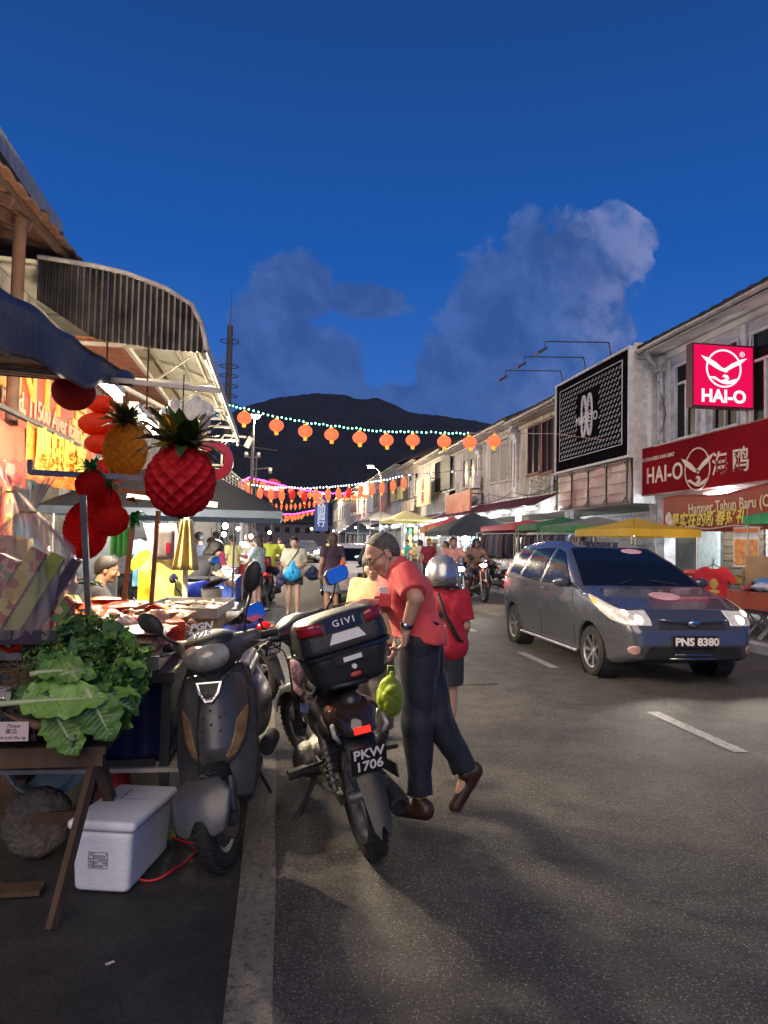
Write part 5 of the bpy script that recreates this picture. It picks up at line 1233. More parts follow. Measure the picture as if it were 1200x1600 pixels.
    b = MB().tube([(.05, .30, .33), (.08, .26, .22), (.12, .05, .19), (.15, -.20, .24)], .018, 8); b.build('exhaust_pipe', engm, t, smooth=40)
    ex = MB().lathe([(.0, 0), (.028, 0), (.045, .05), (.055, .12), (.058, .36), (.05, .42), (.03, .425), (.028, .40), (0, .40)], (.155, -.20, .245), 20, Matrix.Rotation(radians(98), 3, 'X') @ RY(4)).build('exhaust_muffler', mpl, t, smooth=40)
    MB().box((.215, -.42, .315), (.008, .28, .07), RX(-8)).build('heat_shield', engm, ex)
    for s_ in (-1, 1):
        MB().tube([(s_*.06, .0, .26), (s_*.22, .0, .24)], .010, 6).cyl((s_*.16, 0, .245), (s_*.25, 0, .24), .020, n=10).build('footpeg', rubber, t)
        MB().tube([(s_*.09, -.25, .36), (s_*.2, -.32, .38)], .010, 6).box((s_*.245, -.34, .385), (.10, .045, .022), RZ(-10*s_)).build('footpeg', rubber, t)
    b = MB().tube([(-.10, -.02, .24), (-.18, -.06, .12), (-.29, -.10, .02)], .014, 7).box((-.30, -.105, .014), (.085, .06, .028)).tube([(-.15, -.05, .15), (-.20, -.13, .13), (-.22, -.10, .08)], .005, 5); b.build('side_stand', dsteel, t)
    # rear mudguard, plate, lights
    def mg(s, v_):
        u_ = 2*v_-1; k = s; w_ = .076*(1-.50*k**2.2)*(1 if k < .98 else .5); return (u_*w_, -.60-.36*k+.0*k*k-.02*u_*u_, .72-.12*k-.33*k*k*1.0-.05*u_*u_)
    MB().sheet(mg, 20, 8, thick=.006).build('rear_mudguard', plm if near else mpl, t, smooth=50)
    if near:
        sdf_obj('tail_cowl', [('u', P.ell((0, -.66, .70), (.135, .15, .085))), ('u', P.ell((0, -.78, .655), (.085, .07, .06)), .05), ('s', P.box((0, -.70, .60), (.4, .5, .07)), .02)], .008, mat('smoked_cowl', (.035, .022, .018), .12, var=.4, coat=.5), t)
        MB().box((0, -.845, .665), (.075, .02, .03), RX(-15)).build('tail_light', glow('tail_dim', (1, .03, .02), 1.6), t)
        for s_ in (-1, 1): MB().tube([(s_*.10, -.80, .62), (s_*.125, -.82, .66), (s_*.12, -.78, .70)], .012, 6).build('indicator', clear, t, smooth=1)
    else: MB().ball((0, -.775, .735), (.075, .045, .038), 14, 8).build('tail_light', redlit if tail else redlens, t, smooth=1)
    for s_ in (() if near else (-1, 1)): MB().ball((s_*.125, -.74, .69), (.045, .03, .026), 10, 6).beam((s_*.05, -.72, .69), (s_*.10, -.735, .69), .015).build('indicator', amber, t, smooth=1)
    b = MB().tube([(-.11, -.35, .74), (-.12, -.60, .84), (-.08, -.76, .86), (.08, -.76, .86), (.12, -.60, .84), (.11, -.35, .74)], .012, 8); b.build('grab_rail', dsteel, t, smooth=1)
    if plate:
        pT = frame((0, -.885, .545), (1, 0, 0), (0, -.32, .95)); p_ = MB(pT).box((0, 0, 0), (.165, .13, .008)).build('number_plate', plm, t)
        text('lettering', plate, .066, pT @ trs((0, .002, .006)), plw, p_, .001, bold=.0015, lsp=.95)
    if box: box(t)
    if basket:
        b = MB()
        for k in range(7): b.beam((-.15+k*.05, .58, .72), (-.16+k*.054, .60, .92), .005).beam((-.15+k*.05, .80, .72), (-.16+k*.054, .84, .92), .005)
        for z in (.72, .79, .86, .92): b.tube([(-.16, .58, z), (.16, .58, z), (.165, .83, z), (-.165, .83, z)], .004, 4, closed=True)
        b.build('basket', dsteel, t)
    return t
def small_box(m_):
    def f(t):
        o = sdf_obj('top_box', [('u', P.box((0, -.66, 1.0), (.36, .34, .26), .06))], .014, m_, t)
        MB().box((0, -.835, 1.04), (.30, .012, .05)).build('reflector', redlens, o)
    return f
def givi_box(t):
    TM = trs((.035, -.60, .835)) @ Matrix.Rotation(radians(-5), 4, 'Y') @ Matrix.Rotation(radians(-4), 4, 'X') @ Matrix.Scale(1.05, 4)
    bd = mat('box_black', (.018, .018, .020), .38, var=.2, scale=60, bump=.25, bscale=140)
    def hull(wid, dep, r):
        def f(x, y, z):
            k = np.clip(z/.34, 0, 1); w = wid/2*(.80+.20*np.clip(k*1.8, 0, 1)-.03*k**4); d = dep/2*(.84+.16*np.clip(k*1.8, 0, 1)-.10*k**3)
            qx, qy = abs(x)-w+r, abs(y)-d+r
            return np.sqrt(np.maximum(qx, 0)**2+np.maximum(qy, 0)**2)+np.minimum(np.maximum(qx, qy), 0)-r
        return f
    h = hull(.40, .36, .07)
    lo_, hi_ = (-.25, -.23, -.02), (.25, .23, .36)
    o = sdf_obj('top_box', [('u', P.fn(lambda x, y, z: smax(smax(h(x, y, z), z-.155, .02), -z, .05), lo_, hi_))], .008, bd, t, xf=TM)
    sdf_obj('lid', [('u', P.fn(lambda x, y, z: smax(smax(h(x, y, z)-.004+.12*np.clip(z-.2, 0, 1)**1.0*.6, z-.335+.9*(x*x+y*y)*.5, .05), .168-z, .012), lo_, hi_))], .008, bd, o, xf=TM)
    B = MB(TM); 
    def ring(zc, off, hh):
        pts = []
        w, d = .20+off, .18+off; r = .07
        for cx, cy, a0 in ((w-r, d-r, 0), (-w+r, d-r, 90), (-w+r, -d+r, 180), (w-r, -d+r, 270)):
            for k in range(6): a = radians(a0+k*18); pts.append((cx+r*cos(a), cy+r*sin(a)))
        n = len(pts); vs = [(x, y, zc-hh) for x, y in pts]+[(x, y, zc+hh) for x, y in pts]; B.add(vs, [(i, (i+1) % n, n+(i+1) % n, n+i) for i in range(n)]+[tuple(range(n))[::-1], tuple(range(n, 2*n))])
    ring(.161, .006, .0085); B.build('seam_band', gpl, o, smooth=40)
    yb = lambda z: -(.36/2*(.84+.16*min(1, z/.34*1.8)-.10*(z/.34)**3))-.004
    F_ = lambda x, z: TM @ frame((x, yb(z)-.006, z), (1, 0, 0), (0, .12, 1))
    MB(TM).poly([(-.085, yb(.205)-.008, .205), (.085, yb(.205)-.008, .205), (.06, yb(.245)-.006, .248), (-.06, yb(.245)-.006, .248)], .004).build('reflective_sticker', plw, o)
    MB(TM).poly([(-.075, yb(.12)-.006, .108), (.075, yb(.12)-.006, .108), (.085, yb(.15)-.008, .158), (-.085, yb(.15)-.008, .158)], .006).build('latch', mpl, o)
    MB(TM).box((.0, yb(.125)-.014, .128), (.085, .006, .020)).build('latch_badge', plw, o)
    MB(TM).cyl((.0, yb(.085)-.014, .088), (.0, yb(.085)+.01, .088), .011, n=16).build('lock_button', plw, o)
    MB(TM).ball((.0, yb(.05)-.008, .052), (.028, .006, .012), 16, 6).build('red_badge', mat('badge_red', (.45, .05, .05), .4), o, smooth=1)
    for s_ in (-1, 1):
        def rf(a, c):
            ang = a*1.15; r = .072; w, d = .2215, yb(.29)+.0; x = (.228-.07)+r*sin(ang); y = -(.197-.07)-r*cos(ang)
            return (s_*(x-.075*(1-a)*(1 if a < .5 else 0)*0), y, .262+.045*c-.0*a)
        def rf2(a, c):
            if a < .5: x = .10+(.128-.10)*a*2; y = yb(.285)-.006
            else:
                ang = (a-.5)*2*1.5; x = .128+.071*sin(ang); y = yb(.285)+.070-.006-.071*cos(ang)
            return (s_*x, y+.004*c, .255+.052*c+(.012*a))
        MB(TM).sheet(rf2, 20, 3, thick=.006).build('red_reflector', mat('box_reflector', (.26, .008, .015), .15, coat=.5), o, smooth=1)
    MB(TM).poly([(-.083, yb(.28)-.006, .258), (.083, yb(.28)-.006, .258), (.083, yb(.31)-.002, .318), (-.083, yb(.31)-.002, .318)], .004).build('logo_panel', gpl, o)
    text('lettering', 'GIVI', .040, TM @ frame((.0, yb(.29)-.012, .288), (1, 0, 0), (0, .14, 1)), plw, o, .002, bold=.0006, sx=1.1, sp=1.35)
nb = underbone('black motorcycle with a large top box that the man in the coral shirt leans on', (.40, 4.06, -.045), radians(9), lean=-10.5, steer=26, near=True, plate='PKW\n1706', box=givi_box, body=mat('dusty_black', (.022, .021, .022), .35, var=.45, scale=9, bump=.05, coat=.15), shape='hex', group='motorcycles parked along the kerb')
# dust cover pattern cloth on the left, striped graphics
MB().poly([(-.145, -.08, .60), (-.150, -.36, .66), (-.148, -.42, .72), (-.143, -.12, .655)], .003).build('blue_graphic', mat('blue_graphic', (.05, .07, .25), .3), nb)
MB().tube([(-.12, .05, .86), (-.13, .0, .80), (-.14, -.05, .72), (-.12, -.1, .70)], .02, 8).ball((-.12, -.02, .80), (.035, .09, .07), 10, 8).build('patterned_rag', mat('pattern_rag', (.05, .02, .03), .8, var=0, scale=60, col2=(.75, .45, .48)), nb, smooth=1)
# ---- grey scooter facing the camera
scg = mat('scooter_grey', (.105, .105, .11), .38, metal=.35, var=.35, scale=5, bump=.05, coat=.1)
scd = mat('scooter_dark', (.03, .03, .032), .45, var=.35, scale=12)
sc = thing('scooter', 'old grey scooter with dull amber side lenses parked facing the camera beside the foam box', 'scooter', (-.165, 3.97, -.045), group='motorcycles parked along the kerb', rot=(0, radians(5.5), radians(175)))
sc.scale = (.85, 1, 1)
S = trs((0, .50, .80)) @ Matrix.Rotation(radians(-12), 4, Vector((0, -.40, .91))) @ trs((0, -.50, -.80))
wheel(sc, (0, .60, .235), .235, .10, S, 6, name='front_wheel', rimr=.155); wheel(sc, (0, -.62, .235), .235, .10, None, 6, False, name='rear_wheel', rimr=.15)
b = MB(S)
for s_ in (-1, 1): b.tube([(s_*.085, .60, .235), (s_*.085, .59, .33), (s_*.082, .57, .40)], [.022, .026, .024], 10).box((s_*.088, .60, .225), (.03, .05, .07))
b.build('fork', engm, sc, smooth=40)
pd_ = poly2([(-.09, .46), (-.155, .40), (-.15, .30), (-.125, .21), (-.085, .195), (-.06, .25), (-.03, .29), (.03, .29), (.06, .25), (.085, .195), (.125, .21), (.15, .30), (.155, .40), (.09, .46)])
sdf_obj('front_mudguard', [('u', P.fn(lambda x, y, z: smax(pd_(x/.86, (z-.42)/.68+.44)*.70-.020, (abs(y-(.60+.20*np.sqrt(np.clip(1-((z-.22)/.26)**2, 0, 1))+.045-1.6*x*x))-.010)*.7, .01), (-.17, .4, .18), (.17, .9, .52)))], .006, scg, sc, xf=S)
sdf_obj('mudguard_top', [('u', P.ell((0, .60, .42), (.145, .17, .075))), ('s', P.cap((0, .60, .235), (0, .601, .235), .262))], .009, scg, sc, xf=S)
shp = [(-.10, .845), (-.155, .83), (-.185, .74), (-.195, .62), (-.175, .50), (-.12, .405), (-.05, .362), (.05, .362), (.12, .405), (.175, .50), (.195, .62), (.185, .74), (.155, .83), (.10, .845)]
sy0 = lambda x, z: .56-.26*(z-.36)-3.1*x*x-.9*np.maximum(0, .52-z)**1.3
shp = [(x, .845-(.845-z)*.87) for x, z in shp]; pds = poly2(shp)
shf = lambda off, th: (lambda x, y, z: smax(pds(x, z), abs(y-sy0(x, z)-off)-th, .012)*.85)
LS_ = sdf_obj('leg_shield', [('u', P.fn(shf(0, .022), (-.21, .3, .34), (.21, .66, .87)))], .0065, scg, sc)
for s_ in (-1, 1):
    ip = poly2([(s_*a, z) for a, z in [(q_[0], .845-(.845-q_[1])*.87) for q_ in [(.192, .67), (.165, .645), (.125, .60), (.118, .55), (.095, .47), (.062, .42), (.085, .40), (.13, .425), (.175, .51), (.192, .60)]]])
    sdf_obj('indicator_lens', [('u', P.fn(lambda x, y, z: smax(smax(ip(x, z), abs(y-sy0(x, z)-.006)-.021, .01), pds(x, z)+.004, .004), (-.21, .3, .36), (.21, .66, .70)))], .0065, amber, LS_)
tr = [(-.072, .815), (.072, .815), (.055, .765), (.02, .728), (-.02, .728), (-.055, .765)]
MB().poly([(x, sy0(x, z)+.060, z) for x, z in tr][::-1], .03).build('emblem_surround', chrome, LS_)
MB().poly([(x*.8, sy0(x, z)+.064, .775+(z-.775)*.78) for x, z in tr][::-1], .03).build('emblem_plate', gpl, LS_)
MB().tube([(.034*cos(a), .575, .778+.016*sin(a)) for a in np.linspace(0, 6.28, 24)[:-1]], .0025, 5, closed=True).tube([(-.02, .576, .768), (-.008, .577, .788), (0, .577, .772), (.008, .577, .788), (.02, .576, .768)], .003, 5).build('emblem', chrome, LS_)
b = MB()
for x, z in ((0, .695), (-.045, .66), (.045, .66), (-.05, .60), (.05, .60), (0, .63)): b.ball((x, float(sy0(x, z))+.030+(.025*max(0, 1-((x/.07)**2+((z-.72)/.1)**2))), z), .006, 8, 6)
b.build('screw_heads', scd, LS_)
sdf_obj('inner_shield', [('u', P.fn(lambda x, y, z: np.maximum(poly2([(-.16, .88), (-.23, .72), (-.235, .45), (-.20, .27), (.20, .27), (.235, .45), (.23, .72), (.16, .88)])(x, z), abs(y-(.47-.26*(z-.36)-1.2*x*x))-.016), (-.25, .2, .24), (.25, .6, .9)))], .010, scd, sc)
sdf_obj('floorboard', [('u', P.box((0, .14, .26), (.36, .55, .10), .04)), ('u', P.box((0, .3, .33), (.2, .3, .12), .05), .05)], .012, scd, sc)
sdf_obj('rear_body', [('u', P.cap((0, -.15, .50), (0, -.62, .56), .17, .15)), ('u', P.cap((0, -.62, .60), (0, -.86, .68), .13, .07), .08), ('u', P.ell((.13, -.40, .50), (.09, .34, .16)), .05), ('u', P.ell((-.13, -.40, .50), (.09, .34, .16)), .05), ('u', P.box((0, -.08, .45), (.24, .14, .30), .06), .05)], .012, scg, sc)
sdf_obj('seat', [('u', P.cap((0, -.08, .73), (0, -.70, .78), .085, .075)), ('u', P.cap((-.07, -.2, .735), (-.07, -.6, .76), .06), .04), ('u', P.cap((.07, -.2, .735), (.07, -.6, .76), .06), .04)], .012, mat('worn_seat', (.035, .025, .022), .3, var=.3, coat=.2), sc)
sdf_obj('engine_case', [('u', P.box((.14, -.42, .27), (.12, .46, .16), .04)), ('u', P.cap((.14, -.62, .235), (.20, -.62, .235), .11), .03)], .012, mpl, sc)
MB().tube([(.18, -.1, .42), (.24, -.2, .40), (.26, -.3, .30), (.20, -.34, .24)], .014, 7).ball((.22, -.18, .43), (.05, .07, .06), 10, 8).build('intake_hose', mpl, sc, smooth=1)
MB().tube([(.10, -.25, .20), (.16, -.28, .08), (.19, -.30, .015)], .012, 7).tube([(-.10, -.25, .20), (-.16, -.28, .08), (-.19, -.30, .015)], .012, 7).tube([(.16, -.28, .08), (.27, -.34, .05), (.28, -.36, .06)], .006, 5).beam((.10, -.25, .2), (-.10, -.25, .2), .02).build('centre_stand', dsteel, sc)
MB().lathe([(.0, 0), (.045, 0), (.055, .03), (.055, .38), (.04, .42), (0, .42)], (-.17, -.36, .26), 18, Matrix.Rotation(radians(96), 3, 'X')).build('exhaust_muffler', mpl, sc, smooth=40)
# handlebar cover
hc = sdf_obj('handlebar_cover', [('u', P.ell((0, .42, .945), (.165, .14, .085))), ('u', P.cap((-.10, .40, .96), (-.235, .33, .985), .06, .040), .05), ('u', P.cap((.10, .40, .96), (.235, .33, .985), .06, .040), .05), ('u', P.cap((0, .40, .92), (0, .42, .84), .075, .055), .05)], .0075, scg, sc, xf=S)
sdf_obj('visor', [('u', P.ell((0, .405, 1.0), (.150, .130, .060))), ('i', P.half((0, -.25, -1), -.105-.98*.985-0.0+.103))], .0075, scd, sc, xf=S)
sdf_obj('headlight', [('u', P.ell((0, .458, .945), (.145, .13, .078))), ('i', P.half((0, -1, 0), -.475)), ('i', P.half((0, .3, 1), 1.115))], .0065, clear, sc, xf=S)
TXM = S @ frame((0, .512, 1.070), (-1, 0, 0), (0, -.62, .62)); text('plate_lettering', 'PGN\n2925', .058, TXM, plw, sc, .002, bold=.0018, lsp=.82, sx=1.15)
for s_ in (-1, 1):
    MB(S).cyl((s_*.355, .26, .985), (s_*.24, .32, .985), .019, n=12).build('grip', rubber, sc, smooth=40)
    MB(S).tube([(s_*.23, .38, .975), (s_*.30, .38, .965), (s_*.38, .33, .96)], .0065, 6).build('brake_lever', alloy, sc, smooth=1)
for s_, tp in ((1, (.30, .40, 1.08)), (-1, (-.24, .30, 1.20))):
    o = MB(S).tube([(s_*.18, .36, .99), Vector((s_*.18, .36, .99)).lerp(Vector(tp), .6)+Vector((0, .03, 0)), tp], [.009, .009, .012], 8).build('mirror', mpl, sc, smooth=1)
    c_ = Vector(tp)+Vector((s_*.05, 0, .05)) if s_ > 0 else Vector(tp)+Vector((-.02, 0, .075)); MB(S).ball(c_, (.085, .026, .052), 18, 10, RY(-35 if s_ > 0 else 60)).build('mirror_shell', mpl, o, smooth=1)
    MB(S).ball(c_+Vector((0, -.022, 0)), (.075, .006, .044), 18, 8, RY(-35 if s_ > 0 else 60)).build('mirror_glass', mirr, o, smooth=1)
MB(S).tube([(.2, .36, .96), (.12, .46, .88), (.06, .50, .80), (.10, .52, .60), (.09, .60, .34)], .005, 5).tube([(-.2, .36, .96), (-.14, .44, .87), (-.08, .48, .82), (-.04, .46, .78)], .005, 5).build('cables', rubber, sc, smooth=1)
MB().tube([(-.16, .33, .98), (-.20, .46, .93), (-.10, .50, .84), (-.08, .46, .74)], .005, 5).tube([(.16, .33, .98), (.21, .44, .93), (.10, .50, .86), (.07, .55, .70)], .005, 5).build('cables', rubber, nb, smooth=1)
# ---- other parked and moving motorcycles
blu = mat('bike_blue', (.012, .025, .20), .3, coat=.3, var=.3); redb = mat('bike_red', (.42, .012, .03), .25, coat=.4, var=.2)
pnk = mat('shield_cream', (.62, .48, .46), .4, var=.15)
underbone('blue parked motorcycle with black seat behind the trays of dried goods', (-.47, 7.2, -.045), radians(38), lean=-8, steer=20, body=blu, plate='KDV\n1905', group='motorcycles parked along the kerb')
underbone('blue motorcycle parked under the hanging yellow shirts', (-1.75, 7.6, -.045), radians(70), lean=-8, steer=10, body=blu, group='motorcycles parked along the kerb')
underbone('red motorcycle with a dark top box ridden by the person in yellow green', (-.12, 17.3, -.045), radians(-6), lean=-3, body=redb, plate='PLB\n88', tail=True, box=small_box(mat('maroon_box', (.12, .01, .02), .4)), group='motorcycles on the road')
RID = [('nearest oncoming motorcycle with a greenish headlight and pale leg shields', (4.02, 15.65, -.045), 181, HLg), ('oncoming motorcycle with a warm headlight behind the greenish one', (5.45, 18.75, -.045), 183, HLo),
       ('farthest oncoming motorcycle with two warm lamps behind the silver helmet', (3.15, 21.5, -.045), 178, HLo)]
BK = []
for i, (lb, lc, rz, hl) in enumerate(RID):
    o = underbone(lb, lc, radians(rz), shield=pnk, body=mat('navy_bike', (.02, .03, .07), .3) if i == 0 else mat('maroon_bike', (.10, .02, .02), .3), head=hl, group='oncoming motorcycles')
    plight(o, (0, .75, .95), 45, (1, .95, .8) if i == 0 else (1, .75, .5), .05, 'headlight_beam', spot=110, aim=(0, 1, -.25)); BK.append(o)
underbone('dark motorcycle stopped beside the white hatchback', (2.05, 14.6, -.045), radians(-14), lean=-3, group='motorcycles on the road')
for i, (x, y, r) in enumerate(((6.75, 20.6, 100), (6.7, 23.2, 96), (-2.4, 15.5, 60), (-.9, 21.5, 80))):
    underbone(['motorcycle parked at the right kerb near the red canopy', 'motorcycle parked at the right kerb before the charcoal tent', 'motorcycle parked deep between the left stalls', 'motorcycle parked past the woman in the patterned blouse'][i], (x, y, .04 if x > 7 else -.045), radians(r), lean=-8, group='motorcycles parked along the kerb')
# ================================================================ CARS
def car(label, loc, rz, paint, hero=False, L=4.2, kind='mpv', lights=True, tail=False, res=.02, group='cars on the road', plate=None):
    """local frame: +Y is forward, origin on the ground under the middle"""
    t = thing('parked_car' if kind == 'parked' else 'car', label, 'car', loc, rz, group)
    if kind == 'hatch':
        prof = [(0, .30), (-.02, .52), (.03, .66), (.25, .80), (.95, .95), (1.65, 1.40), (2.1, 1.47), (3.1, 1.45), (3.45, 1.35), (3.72, .98), (3.80, .75), (3.78, .35), (3.6, .24), (.3, .24)]; L = 3.78; hw, wf, wr = .80, .66, 3.05
        side = [[(1.25, .98), (1.72, 1.36), (2.2, 1.40), (2.2, .98)], [(2.27, .98), (2.27, 1.40), (2.95, 1.38), (3.1, .99)]]; ws = (.98, 1.62); rwz = (3.42, 3.75)
    else:
        prof = [(.02, .30), (-.02, .45), (.0, .60), (.07, .72), (.22, .82), (.60, .93), (1.02, 1.02), (1.55, 1.32), (1.95, 1.50), (2.4, 1.575), (3.0, 1.58), (3.6, 1.53), (3.88, 1.45), (4.05, 1.10), (4.20, .92), (4.22, .60), (4.18, .32), (3.9, .22), (.35, .20)]; hw, wf, wr = .848, .78, 3.50
        side = [[(1.28, 1.02), (1.50, 1.16), (1.93, 1.42), (2.28, 1.48), (2.28, 1.00)], [(2.36, 1.00), (2.36, 1.485), (3.05, 1.47), (3.16, 1.03)], [(3.24, 1.05), (3.14, 1.47), (3.58, 1.43), (3.74, 1.08)]]; ws = (1.04, 1.93); rwz = (3.92, 4.12)
    Y = lambda s: L/2-s
    pp = poly2(prof); zb = 1.0
    def width(s, z):
        k = np.clip((z-zb)/(.55), 0, 1); w = hw-.30*k**1.25
        w = w-.028*np.clip((.62-z)/.4, 0, 1)**1.5+.008*np.cos((z-.72)*9)
        w = w-.16*np.clip((.75-s)/.75, 0, 1)**2.4-.12*np.clip((s-(L-.6))/.6, 0, 1)**2.4
        return w
    def base(x, y, z):
        s = L/2-y; d1 = pp(s, z); d2 = (abs(x)-width(s, z))*.9; d = smax(d1, d2, .10)
        for sx in (0, 1):
            pass
        return d
    lo, hi = (-.9, -L/2-.1, .15), (.9, L/2+.1, 1.65)
    def arch(off): return lambda x, y, z: -np.minimum(np.sqrt((L/2-y-wf)**2+(z-.29)**2)-off, np.sqrt((L/2-y-wr)**2+(z-.29)**2)-off)
    def bodyf(x, y, z):
        d = base(x, y, z); a = arch(.335)(x, y, z); a = np.where(abs(x) < .55, -1, a); return smax(d, a, .02)
    BD = sdf_obj('body', [('u', P.fn(bodyf, lo, hi))], res, paint, t)
    dk_ = mat('car_glass', (.006, .007, .010), .08, var=.2, coat=.0, spec=.38)
    r2 = res*.8
    def panel(name, reg, m_, off=.006, lo=lo, hi=hi, rs=None, par=None, k=.006):
        return sdf_obj(name, [('u', P.fn(lambda x, y, z: smax(base(x, y, z)-off, smax(reg(x, y, z), -base(x, y, z)-.03, .004), k), lo, hi))], rs or r2, m_, par or t)
    # glass
    for sg in (-1, 1):
        for i, pl in enumerate(side):
            q = poly2(pl); xs = [p[0] for p in pl]
            g = panel('side_window', lambda x, y, z, q=q, sg=sg: np.maximum(q(L/2-y, z), .45-sg*x), dk_, .005, (min(0, sg*.9), Y(max(xs))-.03, .95), (max(0, sg*.9), Y(min(xs))+.03, 1.52), r2*.9)
    wsr = lambda x, y, z: np.maximum(np.maximum(ws[0]-(L/2-y), (L/2-y)-ws[1]), np.maximum(abs(x)-(.80-.36*np.clip((L/2-y-ws[0])/(ws[1]-ws[0]), 0, 1)*.62), .93-z))
    W_ = panel('windscreen', wsr, dk_, .005, (-.85, Y(ws[1])-.05, .9), (.85, Y(ws[0])+.05, 1.56))
    rw = lambda x, y, z: np.maximum(np.maximum(rwz[0]-(L/2-y), abs(x)-.58), np.maximum(1.03-z, z-1.42))
    panel('rear_window', rw, dk_, .005, (-.7, -L/2-.05, 1.0), (.7, Y(rwz[0])+.05, 1.45))
    # wheels
    for s_, sg in ((wf, -1), (wf, 1), (wr, -1), (wr, 1)):
        c = (sg*(hw-.115), Y(s_), .29); A = RY(90*sg)
        o = MB().lathe([(.19, -.09), (.262, -.098), (.288, -.075), (.292, 0), (.288, .07), (.262, .095), (.20, .088), (.19, .03), (.19, -.09)], c, 40, A).build('wheel', rubber, t, smooth=40)
        rb = MB().lathe([(.0, .045), (.03, .062), (.045, .05), (.05, .03)], c, 20, A).lathe([(.203, .078), (.196, .086), (.182, .076), (.178, .0), (.178, -.05)], c, 40, A)
        nsp = 7 if hero else 5
        for k in range(nsp):
            a = 2*pi*k/nsp+.2; d = A @ Vector((cos(a), sin(a), 0)); e = A @ Vector((0, 0, 1)); rb.beam(Vector(c)+d*.035+e*.045, Vector(c)+d*.186+e*.066, .042 if hero else .05, .022, up=tuple(e))
        rb.build('rim', alloy if hero else chrome, o, smooth=30); MB().cyl(Vector(c)-(A @ Vector((0, 0, .02))), Vector(c)+(A @ Vector((0, 0, .0))), .176, n=24).build('brake', mpl, o)
        MB().lathe([(.34, -.14), (.34, .08)], c, 24, A).build('wheel_arch', mpl, t)
    # lamps
    for sg in (-1, 1):
        hp_ = poly2([(-.10, .655), (.10, .66), (.30, .70), (.60, .82), (.80, .92), (.86, .955), (.62, .915), (.30, .835), (-.10, .735)] if kind != 'hatch' else [(.02, .62), (.4, .66), (.62, .84), (.3, .82), (.03, .74)])
        hl = panel('headlight', lambda x, y, z, sg=sg: np.maximum(hp_(L/2-y+.10*np.clip(.62-sg*x, 0, 1), z), .46-sg*x), mat('headlamp_lens', (.80, .74, .68), .08, metal=.3, var=.4, scale=18, coat=.6, emit=(1, .74, .52), es=.16) if not lights or hero else HL, .008, (min(sg*.3, sg*.9), Y(.95), .58), (max(sg*.3, sg*.9), L/2+.06, 1.0), r2*.8)
        if lights:
            MB().ball((sg*.60, Y(.24), .735), (.085, .08, .045), 14, 8).build('lamp_bulb', glow('head_lit', (1, .90, .74), 16), hl, smooth=1)
            plight(t, (sg*.56, Y(-.14), .68), 45 if hero else 40, (1, .9, .75), .006, 'headlight_beam', spot=120, aim=(0, 1, -.15))
            if hero:
                panel('corner_indicator', lambda x, y, z, sg=sg: np.maximum(hp_(L/2-y, z)+.012, np.maximum(.58-(L/2-y), .45-sg*x)), mat('amber_lit', (.7, .25, .05), .3, emit=(1, .30, .06), es=1.1), .013, (min(sg*.4, sg*.9), Y(.95), .7), (max(sg*.4, sg*.9), Y(.5), 1.0), .009, hl)
                for cx, cz, cr_, e_ in ((.60, .725, .042, 14), (.715, .79, .030, 6)): panel('lamp_bulb', lambda x, y, z, sg=sg, cx=cx, cz=cz, cr_=cr_: np.sqrt((x-sg*cx)**2+(z-cz)**2)-cr_+0*y, glow('head_lit_%d' % e_, (1, .88, .70), e_), .016, (min(sg*.5, sg*.85), Y(.7), .62), (max(sg*.5, sg*.85), L/2+.08, .9), .009, hl)
                panel('lamp_divider', lambda x, y, z, sg=sg: np.maximum(abs(sg*x-.66-(z-.7)*.5)-.006, hp_(L/2-y, z)), chrome, .012, (min(sg*.4, sg*.9), Y(.8), .6), (max(sg*.4, sg*.9), L/2+.05, .95), .008, hl)
        tl = panel('tail_light', lambda x, y, z, sg=sg: np.maximum(np.maximum((L-.22)-(L/2-y), .50-sg*x), np.maximum(.78-z, z-1.08)), redlit if tail else redlens, .010, (min(sg*.45, sg*.9), -L/2-.06, .75), (max(sg*.45, sg*.9), Y(L-.3), 1.1))
        mirror_ = sdf_obj('door_mirror', [('u', P.ell((sg*(hw+.10), Y(1.36), 1.06), (.11, .055, .07))), ('u', P.cap((sg*(hw-.04), Y(1.38), 1.0), (sg*(hw+.05), Y(1.37), 1.04), .025), .02)], .012, paint, t)
        for s_ in ((1.0+1.12, 3.02) if kind != 'hatch' else (2.05,)):
            x_ = float(width(s_, .92))+.008; MB().tube([(sg*x_, Y(s_)+.09, .925), (sg*(x_+.03), Y(s_)+.06, .93), (sg*(x_+.03), Y(s_)-.07, .935), (sg*x_, Y(s_)-.10, .935)], .013, 8).build('door_handle', paint, t, smooth=1)
        # seams
        b = MB()
        def seam(pts): b.tube([(sg*(float(width(s_, z_))+.001), Y(s_), z_) for s_, z_ in pts], .004, 5)
        fs, ms_, rs_ = (1.22, 2.32, 3.20) if kind != 'hatch' else (1.15, 2.24, 9)
        seam([(fs, .30), (fs-.02, .55), (fs, .8), (fs+.04, .99)]); seam([(ms_, .28), (ms_, .6), (ms_, .98)])
        if rs_ < 5: seam([(rs_+.02, 1.0), (rs_-.02, .82), (rs_-.12, .60), (rs_-.16, .30)])
        seam([(s_, .285) for s_ in np.linspace(fs, min(rs_-.16, L-1.1), 8)])
        b.build('door_seam', mpl, t)
        MB().tube([(sg*(float(width(s_, .20))+.004), Y(s_), .235) for s_ in np.linspace(wf+.38, wr-.38, 10)], .022, 6).build('side_skirt', mat('skirt_trim', (.4, .4, .42), .3, metal=.5) if hero else mpl, t, smooth=1)
    # front
    gz = (.265, .455) if kind != 'hatch' else (.32, .5)
